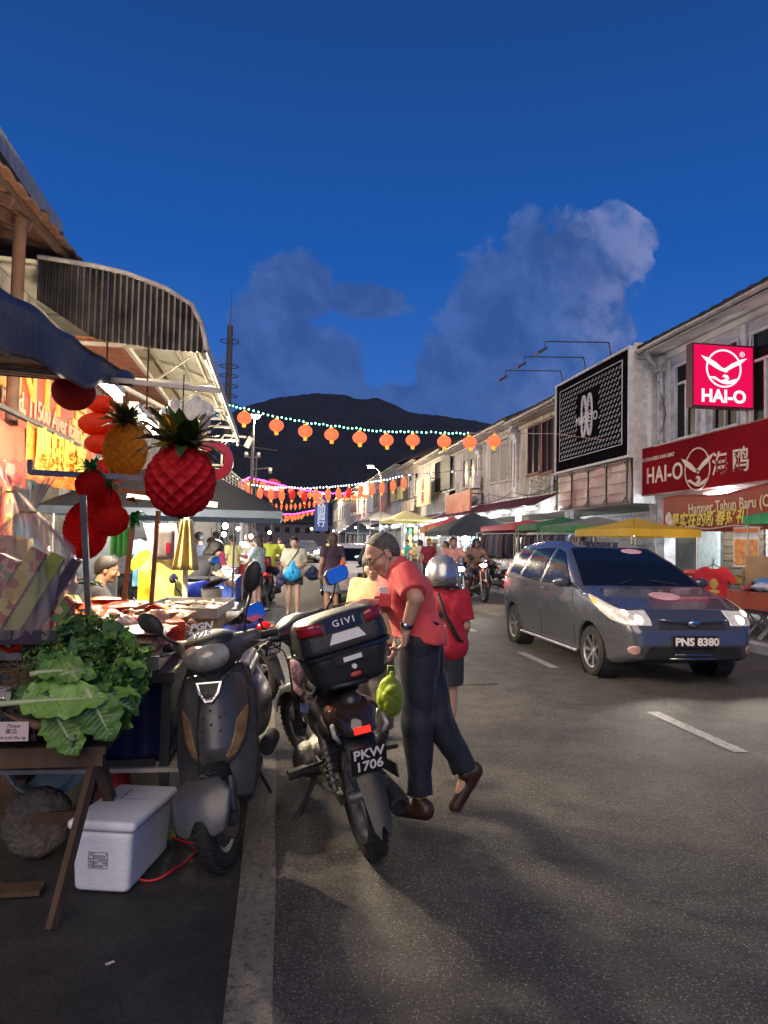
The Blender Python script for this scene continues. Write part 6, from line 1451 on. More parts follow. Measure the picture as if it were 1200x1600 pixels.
    gl = panel('lower_grille', lambda x, y, z: np.maximum(np.maximum(abs(x)-(.60-.45*(z-.3)), (L/2-y)-.35), np.maximum(gz[0]-z, z-gz[1])), mpl, .004, (-.6, Y(.4), .25), (.6, L/2+.08, .52))
    for z_ in (.31, .355, .40): MB().tube([(x, Y(.0)+.012-.22*(x/.5)**2*.5, z_) for x in np.linspace(-.5, .5, 11)], .009, 6).build('grille_bar', chrome if hero else mpl, gl)
    ug = panel('upper_grille', lambda x, y, z: np.maximum(np.maximum(abs(x)-.42+(z-.62)*.6, (L/2-y)-.35), np.maximum(.625-z+.09*abs(x)*0, z-.70-.05*abs(x))), mpl, .006, (-.5, Y(.4), .58), (.5, L/2+.08, .78), r2*.7)
    MB().tube([(x, Y(.015)+.02-.10*x*x, .715+.10*x*x) for x in np.linspace(-.40, .40, 11)], .011, 6).build('chrome_strip', chrome, ug, smooth=1)
    MB().ball((0, Y(.03)+.03, .69), (.07, .02, .045), 14, 8).build('front_badge', chrome, t, smooth=1)
    pl_ = MB().box((0, Y(-.055), .50), (.50, .02, .125)).build('number_plate', plm, t)
    if plate: text('lettering', plate, .115, frame((0, Y(-.068), .498), (-1, 0, 0), (0, 0, 1)), mat('plate_light', (.7, .62, .58), .5, emit=(1, .85, .75), es=.12), pl_, .002, bold=.004, sx=1.1)
    for sg in (-1, 1):
      if hero: panel('fog_light', lambda x, y, z, sg=sg: np.sqrt((x-sg*.665)**2+(z-.40)**2)-.052+0*y, mat('fog_pink', (.5, .30, .28), .25, metal=.4), .012, (min(sg*.55, sg*.78), Y(.7), .32), (max(sg*.55, sg*.78), L/2+.08, .48), .010)
      else: MB().lathe([(.0, .0), (.05, -.002), (.058, .012), (.066, .0), (.066, -.03)], (sg*.61, Y(.075)+.012, .385), 20, RX(-90) @ RY(sg*22)).build('fog_light', mat('fog_pink', (.5, .30, .28), .25, metal=.4), t, smooth=30)
    if hero:
        for sg, a in ((-1, .55), (1, .1)):
            MB().tube([(sg*.5-.1, Y(1.05)-.01, 1.035+.0), (sg*.12, Y(1.13), 1.10)], .008, 5).build('wiper', mpl, t)
        panel('hood_sticker', lambda x, y, z: np.maximum((np.sqrt(((x+.04)/.19)**2+((L/2-y-.66)/.15)**2)-1)*.2, .85-z), mat('sticker_pink', (.62, .08, .16), .3, var=0, scale=55, col2=(.88, .80, .80)), .004, (-.3, Y(1.0), .8), (.34, Y(.4), 1.06), .012)
        panel('windscreen_sticker', lambda x, y, z: np.maximum((np.sqrt(((x+.24)/.15)**2+((L/2-y-1.83)/.07)**2)-1)*.1, 1.2-z), MATS['sticker_pink'], .009, (-.44, Y(1.95), 1.3), (0, Y(1.7), 1.55), .010)
    if kind == 'hatch' or tail:
        MB().box((0, -L/2-.045, .70), (.44, .02, .12)).build('number_plate', plm, t)
    return t
cg = mat('car_slate', (.105, .108, .135), .24, metal=.55, var=.03, scale=.6, coat=.9)
car('slate grey people carrier with pink stickers driving towards the camera', (4.52, 9.25, -.045), radians(180), cg, True, lights=True, res=.016, plate='PNS 8380')
cw = mat('car_white', (.62, .60, .58), .25, var=.08, coat=.5); csil = mat('car_silver', (.30, .31, .34), .25, metal=.5, coat=.5)
car('white hatchback with a red tail lamp ahead of the man in the coral shirt', (2.15, 19.0, -.045), radians(2), cw, kind='hatch', lights=False, tail=True, res=.03)
car('silver car with bright headlights coming along the far road', (2.3, 52, -.045), radians(180), csil, res=.05)
car('dark car parked far along the left kerb of the road', (1.3, 66, -.045), radians(0), mpl if False else mat('car_dark', (.03, .035, .04), .25, coat=.5), lights=False, kind='hatch', res=.06)
car('white car with lit headlights farthest down the road', (3.4, 84, -.045), radians(180), cw, res=.06)
car('pale car halfway down the far left lane', (1.0, 92, -.045), radians(0), csil, kind='hatch', lights=False, tail=True, res=.06)
# ================================================================ PEOPLE
def skinm(name, c): return mat(name, c, .5, var=.10, scale=14, sss=.08)
skA = skinm('skin_tan', (.40, .21, .13)); skB = skinm('skin_light', (.50, .30, .21)); skC = skinm('skin_brown', (.24, .12, .075))
hairk = mat('hair_black', (.012, .010, .010), .5, var=.4, scale=60, bump=.4, stretch=(1, 1, .2)); hairg = mat('hair_grey', (.11, .095, .085), .6, var=.6, scale=50, bump=.6)
hairb = mat('hair_brown', (.045, .018, .012), .45, var=.4, scale=50, bump=.4)
eyew = mat('eye_white', (.65, .62, .58), .3); eyeb = mat('eye_dark', (.015, .01, .008), .15)
def V(p): return np.array(p, float)
def fold(A, seed=0, f=1.0):
    r = np.random.RandomState(seed); K = r.normal(0, 1, (4, 3)); K /= np.linalg.norm(K, axis=1)[:, None]; K *= np.array([22, 31, 45, 60])[:, None]*f; ph = r.rand(4)*6
    def g(x, y, z):
        w = np.sin(x*9*f+z*7*f+ph[3])*1.5; o = 0
        for i, a in enumerate((1, .8, .5, .35)): o = o+a*(1.1-2*np.abs(np.sin(.55*(K[i, 0]*x+K[i, 1]*y+K[i, 2]*z*.55+ph[i]+w)))**.8)
        return A*o*.5
    return g
def ortho(f, u_=(0, 0, 1)):
    f = V(f)/np.linalg.norm(f); r = np.cross(f, V(u_)); r /= np.linalg.norm(r); return np.stack([r, f, np.cross(r, f)], 1)   # columns right, fwd, up
def person(label, loc, rz, J, st, res=.012, group=None, rot=None):
    """J joints in the local frame. st: style"""
    t = thing('person', label, 'person', loc, rz, group, rot)
    J = {k: V(v) for k, v in J.items()}; Rh = ortho(J.get('look', (0, 1, 0)), J.get('up', (0, 0, 1))); H = J['head']; hs = st.get('hs', 1.0)
    hp = lambda x, y, z: H+Rh@(V((x, y, z))*hs)
    lat = J['sR']-J['sL']; lat = lat/np.linalg.norm(lat); spine = J['neck']-J['pel']; spine /= np.linalg.norm(spine)
    ch, pl = J['chest'], J['pel']; wa = (ch+pl)/2; fat = st.get('fat', 1.0)
    def torso(e):
        o = [('u', P.cap(pl-lat*.075, pl+lat*.075, .098*fat+e)), ('u', P.cap(pl-lat*.05, wa-lat*.045, .10*fat+e, .092*fat+e), .06), ('u', P.cap(pl+lat*.05, wa+lat*.045, .10*fat+e, .092*fat+e), .06),
             ('u', P.cap(wa-lat*.045, ch-lat*.06, .092*fat+e, .105*fat+e), .05), ('u', P.cap(wa+lat*.045, ch+lat*.06, .092*fat+e, .105*fat+e), .05),
             ('u', P.cap(J['sL']*.92+J['sR']*.08-spine*.02, J['sR']*.92+J['sL']*.08-spine*.02, .052+e), .07), ('u', P.cap(J['neck']-spine*.03, J['neck']-spine*.10, .06+e*.5, .08+e), .05)]
        return o
    S_ = []; fing = st.get('fing', True)
    for a, sg in (('L', -1), ('R', 1)):
        s_, e_, w_ = J['s'+a], J['e'+a], J['w'+a]
        S_ += [('u', P.cap(s_, e_, .050, .040), .03), ('u', P.cap(e_, w_, .040, .026), .015)]
        d = J.get('h'+a); d = d if d is not None else (w_-e_)/np.linalg.norm(w_-e_); n = J.get('p'+a); n = n if n is not None else np.cross(d, (0, 0, 1.))*(-sg)
        if np.linalg.norm(n) < .1: n = V((-sg, 0, 0))
        d = d/np.linalg.norm(d); n = n-d*(n@d); n = n/np.linalg.norm(n); q = np.cross(d, n)*(-sg)      # q: towards the thumb
        cu = J.get('curl'+a, .5); cu = float(cu) if np.ndim(cu) == 0 else cu
        S_ += [('u', P.cap(w_, w_+d*.05+q*.018, .026, .020), .015), ('u', P.cap(w_+d*.03-q*.02, w_+d*.075-q*.026, .019, .015), .015), ('u', P.cap(w_+d*.04+q*.015, w_+d*.08+q*.028, .018, .014), .012)]
        for k in range(4):
            o_ = (.030-.0195*k); L_ = (.040, .046, .043, .033)[k]; b0 = w_+d*.082+q*o_; c1 = cu*(.9+.1*k)
            d1 = d*cos(c1)+n*sin(c1); d2 = d*cos(c1*2.1)+n*sin(c1*2.1); m1 = b0+d1*L_; m2 = m1+d2*L_*.85
            S_ += [('u', P.cap(b0-d*.012, m1, .0092, .0085), .004), ('u', P.cap(m1, m2, .0085, .0070), .002)]
        tb = w_+d*.03+q*.030; tm = tb+(d*.6+q*.7+n*.25)*.038; te = tm+(d*.85+q*.25+n*.35)*.034
        S_ += [('u', P.cap(tb-q*.01, tm, .013, .0105), .008), ('u', P.cap(tm, te, .0105, .0085), .003)]
        h_, k_, a_ = J['hip'+a], J['k'+a], J['a'+a]; to = J['t'+a]; cf = (k_*.68+a_*.32)
        S_ += [('u', P.cap(h_, k_, .080*fat, .052), .03), ('u', P.cap(k_, a_, .047, .034), .02), ('u', P.cap(k_*.85+a_*.15, k_*.5+a_*.5, .050, .045), .03)]
        fd = to-a_; S_ += [('u', P.cap(a_+V((0, 0, -.01)), to, .032, .026), .02)]
        he = J.get('heel'+a); 
        if he is not None: S_ += [('u', P.cap(he, to, .028, .024), .02)]
    hd = [('u', P.cap(J['neck']-spine*.03, hp(0, -.025, -.065), .055, .050*hs), .03), ('u', P.ell(hp(0, -.012, .032), tuple(x*hs for x in (.075, .094, .083)), Rh), .015), ('u', P.ell(hp(0, .022, -.030), tuple(x*hs for x in (.060, .068, .078)), Rh), .03),
          ('u', P.ell(hp(0, .062, -.088), tuple(x*hs for x in (.026, .024, .020)), Rh), .02), ('u', P.cap(hp(0, .086, .012), hp(0, .108, -.026), .007*hs, .012*hs), .010), ('u', P.cap(hp(-.012, .098, -.030), hp(.012, .098, -.030), .008*hs), .006),
          ('u', P.cap(hp(-.036, .074, .026), hp(.036, .074, .026), .011*hs), .012), ('u', P.cap(hp(-.018, .083, -.058), hp(.018, .083, -.058), .0075*hs), .006), ('u', P.cap(hp(-.015, .081, -.070), hp(.015, .081, -.070), .0075*hs), .006),
          ('u', P.ell(hp(-.045, .055, -.025), .024*hs), .02), ('u', P.ell(hp(.045, .055, -.025), .024*hs), .02),
          ('s', P.ell(hp(-.031, .094, .004), tuple(x*hs for x in (.017, .012, .010)), Rh), .008), ('s', P.ell(hp(.031, .094, .004), tuple(x*hs for x in (.017, .012, .010)), Rh), .008)]
    for sg in (-1, 1): hd += [('u', P.ell(hp(sg*.077, -.012, -.008), tuple(x*hs for x in (.010, .020, .031)), Rh @ np.array(RZ(sg*-22))), .005), ('s', P.ell(hp(sg*.088, -.008, -.004), tuple(x*hs for x in (.007, .010, .018)), Rh), .004)]
    body = sdf_obj('body', torso(-.008)+S_+hd, res, st.get('skin', skA), t)
    for sg in (-1, 1):
        e_ = MB().ball(Vector(hp(sg*.030, .075, .004)), .0125*hs, 10, 8).build('eye', eyew, t, smooth=1); MB().ball(Vector(hp(sg*.030, .0835, .003)), .0060*hs, 8, 6).build('iris', eyeb, e_, smooth=1)
        MB().tube([Vector(hp(sg*.014, .088, .026)), Vector(hp(sg*.030, .088, .032)), Vector(hp(sg*.046, .078, .026))], .0035*hs, 5).build('eyebrow', st.get('brow', hairk), t)
    MB().tube([Vector(hp(x, .0905-abs(x)*.25, -.064)) for x in (-.022, -.01, 0, .01, .022)], .0028*hs, 5).build('lips', mat('lip', (.28, .09, .07), .5), t)
    XH = Matrix([[*Rh[i], H[i]] for i in range(3)]+[[0, 0, 0, 1]]); hk = st.get('hair', 'short'); hm_ = st.get('hairm', hairk); hs_ = hs; hr = min(res, .009)
    sk = lambda e: P.ell((0, -.014*hs, .034*hs), ((.075+e)*hs, (.095+e)*hs, (.083+e)*hs))
    if hk == 'short': sdf_obj('hair', [('u', sk(.010)), ('u', P.ell((0, -.055*hs, -.01*hs), (.068*hs, .056*hs, .06*hs)), .02), ('i', P.half((0, .65, -.76), -.010*hs))], hr, hm_, t, fold(.003, 3, 3), xf=XH)
    elif hk == 'thin': sdf_obj('hair', [('u', sk(.0035)), ('u', P.ell((0, -.055*hs, -.01*hs), (.064*hs, .047*hs, .058*hs)), .02), ('i', P.half((0, .90, -.44), -.006*hs))], min(hr, .0055), hm_, t, fold(.0015, 3, 5), xf=XH)
    elif hk in ('bob', 'long'):
        zl = -.13 if hk == 'bob' else -.26
        o = [('u', sk(.014)), ('u', P.cap((0, -.055, .0), (0, -.065, zl), .078, .060), .04), ('u', P.cap((-.072, -.02, .02), (-.066, -.03, zl*.8), .026), .03), ('u', P.cap((.072, -.02, .02), (.066, -.03, zl*.8), .026), .03), ('s', P.ell((0, .075, -.03), (.062, .07, .085)), .01)]
        sdf_obj('hair', o, hr, hm_, t, fold(.004, 5, 2.5), xf=XH)
    elif hk == 'bun': sdf_obj('hair', [('u', sk(.009)), ('u', P.ell((0, -.115, .02), .035), .01), ('u', P.ell((0, -.06, -.02), (.066, .05, .055)), .02), ('i', P.half((0, .70, -.71), -.006))], hr, hm_, t, fold(.002, 5, 3), xf=XH)
    elif hk == 'helmet':
        o = sdf_obj('helmet', [('u', P.ell((0, -.012, .035), (.128, .145, .128))), ('u', P.ell((0, -.03, -.03), (.122, .125, .085)), .04), ('s', P.ell((0, .09, -.055), (.10, .10, .105)), .01), ('i', P.half((0, 0, -1), .095))], min(hr, .009), hm_, t, xf=XH)
        MB(XH).tube([(.123*cos(a), -.015+.138*sin(a), -.088) for a in np.linspace(-pi*1.1, pi*.1, 24)], .010, 6).build('helmet_rim', mpl, o, smooth=1)
        if st.get('visor'): MB(XH).sheet(lambda a, c: (.132*sin((a-.5)*2.3), -.012+.152*cos((a-.5)*2.3), -.03+.10*c), 14, 4).build('visor', dk_v, o, smooth=1)
        MB(XH).tube([(-.10, -.09, -.05), (-.045, -.148, -.045), (.045, -.148, -.045), (.10, -.09, -.05)], .005, 5).build('helmet_strap', mpl, o)
    elif hk == 'hat': MB(XH).lathe([(.0, .14), (.06, .135), (.095, .10), (.105, .05), (.19, .03), (.19, .024), (.10, .04), (.0, .045)], (0, -.01, 0), 20).build('hat', hm_, t, smooth=1)
    # trousers / shorts / skirt
    pf = st.get('pants', 2.0); pm2 = st.get('pantm', gm[1]); pr = st.get('pr', (.100, .078, .066))
    if pf:
        up_ = J.get('waistn', spine); o = [('u', P.cap(pl-lat*.070, pl+lat*.070, .108*fat)), ('u', P.cap(pl+spine*.0, pl+up_*.10, .112*fat, .105*fat), .04)]
        for a in 'LR':
            h_, k_, a_ = J['hip'+a], J['k'+a], J['a'+a]
            if pf <= 1: e_ = h_+(k_-h_)*pf; o.append(('u', P.cap(h_, e_, pr[0]*fat, pr[0]*fat*.96, True), .03))
            else: e_ = k_+(a_-k_)*(pf-1); o += [('u', P.cap(h_, k_, pr[0]*fat, pr[1]), .03), ('u', P.cap(k_, e_, pr[1], pr[2], True), .025)]
        o.append(('i', P.half(up_, (pl+up_*.115)@up_)))
        sdf_obj('trousers' if pf > 1 else 'shorts', o, res, pm2, t, fold(st.get('pfold', .004), 8, .8))
    if st.get('skirt'):
        z_ = st['skirt']; e_ = (J['kL']+J['kR'])/2; o = [('u', P.cap(pl-lat*.07, pl+lat*.07, .115)), ('u', P.cap(pl, e_+(pl-e_)*(1-z_), .13, .17, True), .06)]
        sdf_obj('skirt', o, res, st.get('skirtm', pm2), t, fold(.008, 9, .7))
    # shirt
    sl = st.get('sleeve', .62); se = st.get('loose', .016); hem = st.get('hem', .06); o = torso(se)
    for a in 'LR':
        s_, e_, w_ = J['s'+a], J['e'+a], J['w'+a]
        if sl <= 1: o.append(('u', P.cap(s_, s_+(e_-s_)*sl, .062+se*.4, .058+se*st.get('slv', .6), True), .035))
        else: o += [('u', P.cap(s_, e_, .060+se*.4, .052), .035), ('u', P.cap(e_, e_+(w_-e_)*(sl-1), .052, .042, True), .02)]
    hemn = J.get('hemn', -spine); o.append(('i', P.half(hemn, (pl-spine*(hem-.02)*1.0)@hemn/np.linalg.norm(hemn)), .008)); o.append(('i', P.half(spine*.9+V((0, 0, .2)), (J['neck']+spine*.012)@((spine*.9+V((0, 0, .2)))/np.linalg.norm(spine*.9+V((0, 0, .2))))), .01))
    sh_ = sdf_obj('shirt', o, min(res, .010), st.get('shirt', gm[0]), t, fold(st.get('fold', .004), 2+int(abs(loc[0])*10)))
    if st.get('collar'):
        nn = J['neck']+spine*.012; fw = np.cross(V((0, 0, 1)), lat); fw = J.get('look', (0, 1, 0)) if False else np.cross(spine, -lat); fw = fw/np.linalg.norm(fw)
        MB().tube([Vector(nn+(lat*.066*sin(a)-fw*(-.066)*cos(a)*-1)+spine*(.012-.02*cos(a)*-1*-.6)) for a in np.linspace(.35, 2*pi-.35, 18)], .013, 8).build('collar', st.get('shirt', gm[0]), sh_, smooth=1)
    # shoes
    sm_ = st.get('shoe', mpl); kind = st.get('shoek', 'shoe')
    for a in 'LR':
        a_, to = J['a'+a], J['t'+a]; he = J.get('heel'+a); he = he if he is not None else a_+V((0, 0, -.045))-(to-a_)*V((.25, .25, 0)); d = (to-he)/np.linalg.norm(to-he)
        if kind == 'shoe': sdf_obj('shoe', [('u', P.cap(he, to+d*.02, .043, .040)), ('u', P.cap(he+V((0, 0, .02)), a_+V((0, 0, -.01)), .042, .044), .02)], min(res, .009), sm_, t)
        else: sdf_obj('sandal', [('u', P.cap(he-V((0, 0, .024)), to+d*.03-V((0, 0, .024)), .040, .044)), ('i', P.half((0, 0, 1), (he-V((0, 0, .012)))[2])), ('u', P.cap(to-d*.03+lat*.035, to-d*.03-lat*.035, .016), .01)], min(res, .009), sm_, t)
    return t
dk_v = mat('visor_dark', (.02, .02, .025), .1, alpha=.6, coat=.5)
BASE = dict(pel=(0, 0, .93), chest=(0, .01, 1.26), neck=(0, -.01, 1.46), head=(0, .03, 1.605), sL=(-.175, -.01, 1.41), sR=(.175, -.01, 1.41), eL=(-.23, -.03, 1.13), eR=(.23, -.03, 1.13), wL=(-.24, .06, .89), wR=(.24, .06, .89),
            hipL=(-.085, 0, .90), hipR=(.085, 0, .90), kL=(-.095, .02, .50), kR=(.095, .02, .50), aL=(-.10, -.02, .09), aR=(.10, -.02, .09), tL=(-.12, .13, .035), tR=(.12, .13, .035))
def pose(h=1.65, **k):
    s = h/1.72; J = {a: tuple(x*s for x in v) for a, v in BASE.items()}
    for a, v in k.items(): J[a] = v if a in ('look', 'up', 'curlL', 'curlR', 'pL', 'pR', 'hL', 'hR', 'hemn', 'waistn') else tuple(x*s for x in v)
    return J
def rider(**k):
    J = dict(pel=(0, -.26, .90), chest=(0, -.16, 1.20), neck=(0, -.12, 1.40), head=(0, -.07, 1.53), sL=(-.18, -.12, 1.35), sR=(.18, -.12, 1.35), eL=(-.30, .02, 1.13), eR=(.30, .02, 1.13), wL=(-.32, .22, 1.06), wR=(.32, .22, 1.06),
             hipL=(-.10, -.20, .86), hipR=(.10, -.20, .86), kL=(-.24, .16, .66), kR=(.24, .16, .66), aL=(-.24, -.02, .33), aR=(.24, -.02, .33), tL=(-.26, .12, .28), tR=(.26, .12, .28), hL=(0, 1, -.2), hR=(0, 1, -.2), pL=(0, 0, -1), pR=(0, 0, -1), curlL=.9, curlR=.9)
    J.update(k); return J
# ---- the man in the coral shirt
coral = mat('coral_shirt', (.66, .075, .080), .78, var=.10, scale=18, bump=.12, sheen=.1); navyt = mat('navy_trousers', (.013, .017, .032), .7, var=.3, scale=10, bump=.1)
O = Vector((.93, 3.86, -.045)); A_ = lambda px, py, y: tuple(atY(px, py, y)-O)
JM = dict(pel=A_(655, 996, 3.86), chest=A_(636, 928, 3.88), neck=A_(617, 884, 3.88), head=A_(598, 866, 3.87), look=(-.80, -.10, -.58), up=(-.58, 0, .80),
    sL=A_(634, 897, 3.72), sR=A_(611, 903, 4.05), eL=A_(649, 934, 3.58), wL=A_(634, 983, 3.63), eR=A_(600, 946, 3.98), wR=A_(568, 944, 3.62), hL=(-.05, .12, -1), pL=(-1, .3, 0), curlL=.75, hR=(-.95, -.15, -.16), pR=(-.2, -.1, -1), curlR=.45,
    hipL=A_(655, 1004, 3.78), hipR=A_(661, 1002, 3.94), kL=A_(654, 1128, 3.79), kR=A_(681, 1118, 3.93), aL=A_(656, 1250, 3.80), aR=A_(727, 1207, 3.97), tL=A_(628, 1264, 3.84), heelL=A_(665, 1269, 3.77), tR=A_(714, 1254, 3.97), heelR=A_(742, 1206, 3.98), hemn=(-.1, 0, -1), waistn=(.25, 0, 1))
man = person('elderly man in a coral shirt and navy trousers leaning over the motorcycle top box', tuple(O), 0, JM, dict(skin=skinm('skin_man', (.52, .30, .205)), hair='thin', hairm=hairg, brow=hairg, shirt=coral, pants=1.93, pantm=navyt, pr=(.106, .080, .066), sleeve=.84, loose=.020, slv=.35, hem=.03, fold=.008, pfold=.014, fat=.99, shoe=mat('brown_shoe', (.035, .016, .012), .4, var=.3), shoek='shoe', hs=.97), res=.0065)
Rm = ortho(JM['look'], JM['up']); Hm = V(JM['head'])
hq = lambda x, y, z: Vector(Hm+Rm@(V((x, y, z))*.97))
b = MB()
for sg in (-1, 1):
    b.tube([hq(sg*(.031+.023*cos(a)), .104-.012*abs(cos(a)*.5+.5), .002+.016*sin(a)) for a in np.linspace(0, 6.28, 20)[:-1]], .0018, 5, closed=True); b.tube([hq(sg*.054, .096, .006), hq(sg*.074, .05, .008), hq(sg*.082, -.01, .012), hq(sg*.080, -.03, -.008)], .0022, 5)
b.tube([hq(-.009, .106, .004), hq(0, .110, .008), hq(.009, .106, .004)], .0018, 5); b.build('glasses', dsteel, man)
b = MB(); 
for sg in (-1, 1): b.tube([hq(sg*.082, -.008, .018), hq(sg*.083, .01, -.03), hq(sg*.066, .045, -.075), hq(sg*.03, .07, -.105)], .0020, 5)
b.build('mask_strap', white, man); MB().sheet(lambda a, c: hq((a-.5)*.13, .075-.055*(2*a-1)**2-.02*c, -.082-.045*c), 10, 4, thick=.003).build('face_mask', mat('mask_blue', (.04, .06, .12), .7), man, smooth=1)
wl = V(JM['wL']); el = V(JM['eL']); dd = (wl-el)/np.linalg.norm(wl-el)
MB().cyl(Vector(wl-dd*.034), Vector(wl-dd*.012), .0335, .032, 20).build('watch_band', mpl, man, smooth=40); MB().ball(Vector(wl-dd*.022+V((-.012, -.033, 0))), (.018, .009, .018), 14, 8).build('watch_face', chrome, man, smooth=1)
pc = Vector(A_(598, 938, 3.74)); MB().sheet(lambda a, c: pc+Vector((-.02+.06*a, -.02*a-.012*c, .06*(c-.5)*1.2)), 6, 6, thick=.006).build('chest_pocket', coral, man, smooth=1)
MB().box(Vector(A_(600, 925, 3.735)), (.045, .012, .055), RY(-12)).build('phone', mat('phone_white', (.6, .62, .65), .3), man)
bt0, bt1 = V(JM['pel']), None; lt_ = V((0.03, 1, 0)); 
bc = Vector(V(JM['pel'])+V((.025, 0, .098))); MB().tube([bc+Vector((.108*cos(a)+0, .150*sin(a), -.03*cos(a))) for a in np.linspace(0, 6.28, 32)[:-1]], .013, 6, closed=True).build('belt', gpl, man, smooth=1)
_sp = Vector(V(JM['neck'])-V(JM['pel'])).normalized(); _ly = Vector((0, 1, 0)); _fx = _ly.cross(_sp).normalized()
b = MB(); nk = Vector(V(JM['neck']))+_sp*.012
b.sheet(lambda a, c: nk+(_fx*cos(.5+a*5.28)+_ly*sin(.5+a*5.28))*(.062+.016*(1-c))+_sp*(.034*c-.012+.012*cos(.5+a*5.28)), 30, 4, thick=.006); b.build('collar', coral, man, smooth=1)
# ---- silver helmeted pillion, and the one behind carrying a lime bag
crim = mat('crimson_tee', (.42, .012, .035), .8, var=.12, scale=14); silh = mat('helmet_silver', (.40, .41, .43), .25, metal=.7, var=.1, coat=.4)
h2 = person('child in a silver helmet and crimson T-shirt seen from behind beside the man', (1.285, 5.35, -.045), radians(-8), pose(1.34, look=(.15, .98, -.15), wL=(-.2, .22, 1.0), wR=(.24, .2, .95)), dict(hair='helmet', hairm=silh, shirt=crim, pants=.86, pantm=gm[0], pr=(.105, .08, .07), sleeve=.8, loose=.022, hem=.14, fold=.008, skin=skB, fat=1.0, shoek='sandal', shoe=mat('sandal_red', (.3, .05, .05), .5), hs=.98), res=.009)
MB().tube([(-.05, -.155, 1.13), (.0, -.17, .98), (.11, -.15, .80), (.17, -.05, .74)], .016, 6).build('bag_strap', mpl, h2, smooth=1)
h3 = person('person in a beige top and patterned skirt half hidden behind the top box', (.78, 5.5, -.045), radians(150), pose(1.42, look=(-.2, .9, -.3)), dict(hair='bob', shirt=mat('beige_top', (.50, .34, .18), .8, var=.2), pants=2, pantm=mat('grey_pants', (.10, .09, .09), .8), pr=(.10, .09, .085), skirt=.55, skirtm=mat('pattern_skirt', (.04, .02, .02), .8, var=0, scale=30, col2=(.40, .18, .12)), sleeve=.7, skin=skB, shoe=mpl), res=.010)
p_ = atY(611, 1072, 4.9)
def bag(name, label, loc, s, m_, seed=0, cat='bag', handles=True):
    r = random.Random(seed); k = [r.uniform(0, 6) for _ in range(4)]
    t = thing(name, label, cat, loc); sdf_obj('sack', [('u', P.ell((0, 0, -s[2]*.58), (s[0]*.47, s[1]*.45, s[2]*.40))), ('u', P.cap((0, 0, -s[2]*.4), (0, 0, -.01), s[0]*.30, s[0]*.08), .05)], .007, m_, t, fold(.013, seed, 2.2))
    if handles: MB().tube([(-s[0]*.12, 0, -s[2]*.08), (-.02, 0, s[2]*.14), (.02, 0, s[2]*.14), (s[0]*.12, 0, -s[2]*.08)], .007, 5).build('handle', m_, t, smooth=1)
    return t
bag('carrier_bag', 'lime green plastic carrier bag hanging beside the man and the top box', atY(611, 1050, 4.55), (.19, .16, .28), mat('lime_plastic', (.36, .50, .05), .35, var=.15, scale=12, bump=.3), 2)
# ---- woman in white with bags
wf = person('woman in a cream T-shirt and black shorts walking towards the camera with bags', (.40, 14.5, -.045), radians(176), pose(1.57, look=(.15, .95, -.3), eL=(-.24, .0, 1.13), eR=(.24, .0, 1.13), wL=(-.10, .24, 1.05), wR=(.10, .24, 1.05), hL=(1, .1, 0), hR=(-1, .1, 0), kL=(-.09, .10, .50), aL=(-.10, .12, .10), tL=(-.12, .28, .04), aR=(.10, -.10, .09), tR=(.11, .05, .035)),
    dict(hair='bun', shirt=mat('cream_tee', (.66, .60, .42), .8, var=.1), pants=.55, pantm=gm[0], pr=(.105, .08, .07), sleeve=.85, loose=.03, hem=.10, skin=skB, fat=1.12, shoek='sandal', shoe=mpl), res=.011)
MB().tube([(-.12, .10, 1.38), (-.02, .16, 1.2), (.12, .14, 1.0), (.16, .0, .92), (.05, -.13, 1.15), (-.12, -.08, 1.38)], .012, 6).build('bag_strap', mpl, wf, smooth=1)
bag('carrier_bag', 'bright blue plastic bag held in front by the woman in the cream T-shirt', (.37, 14.22, 1.02), (.34, .22, .36), mat('blue_plastic', (.03, .38, .72), .35, var=.15, bump=.3), 3)
bag('shoulder_bag', 'large navy shoulder bag at the side of the woman in the cream T-shirt', (.78, 14.45, .96), (.32, .16, .30), mat('navy_cloth', (.02, .025, .09), .7), 4)
bag('pouch', 'small dark purple bag hanging at the other side of the woman in the cream T-shirt', (.14, 14.40, .83), (.20, .14, .28), mat('purple_cloth', (.06, .05, .13), .7), 5)
# ---- woman in patterned dress, back turned
wd = person('woman in a dark top and grey patterned dress with her back turned in the road', (1.13, 14.0, -.045), radians(15), pose(1.66, look=(-.35, .93, .0), wR=(.20, .02, .92), eR=(.24, -.06, 1.14)), dict(hair='bob', hairm=hairb, shirt=mat('plum_top', (.05, .025, .05), .8), pants=0, skirt=.9, skirtm=mat('grey_pattern', (.07, .08, .10), .8, var=0, scale=40, col2=(.30, .32, .36)), sleeve=.6, skin=skA, shoek='sandal', hem=.22, fat=1.1), res=.011)
bag('carrier_bag', 'translucent plastic bag in the hand of the woman with the grey patterned dress', (1.36, 13.95, .86), (.24, .16, .30), mat('clear_plastic', (.62, .45, .42), .3, alpha=.75, var=.25, scale=14, bump=.3), 6)
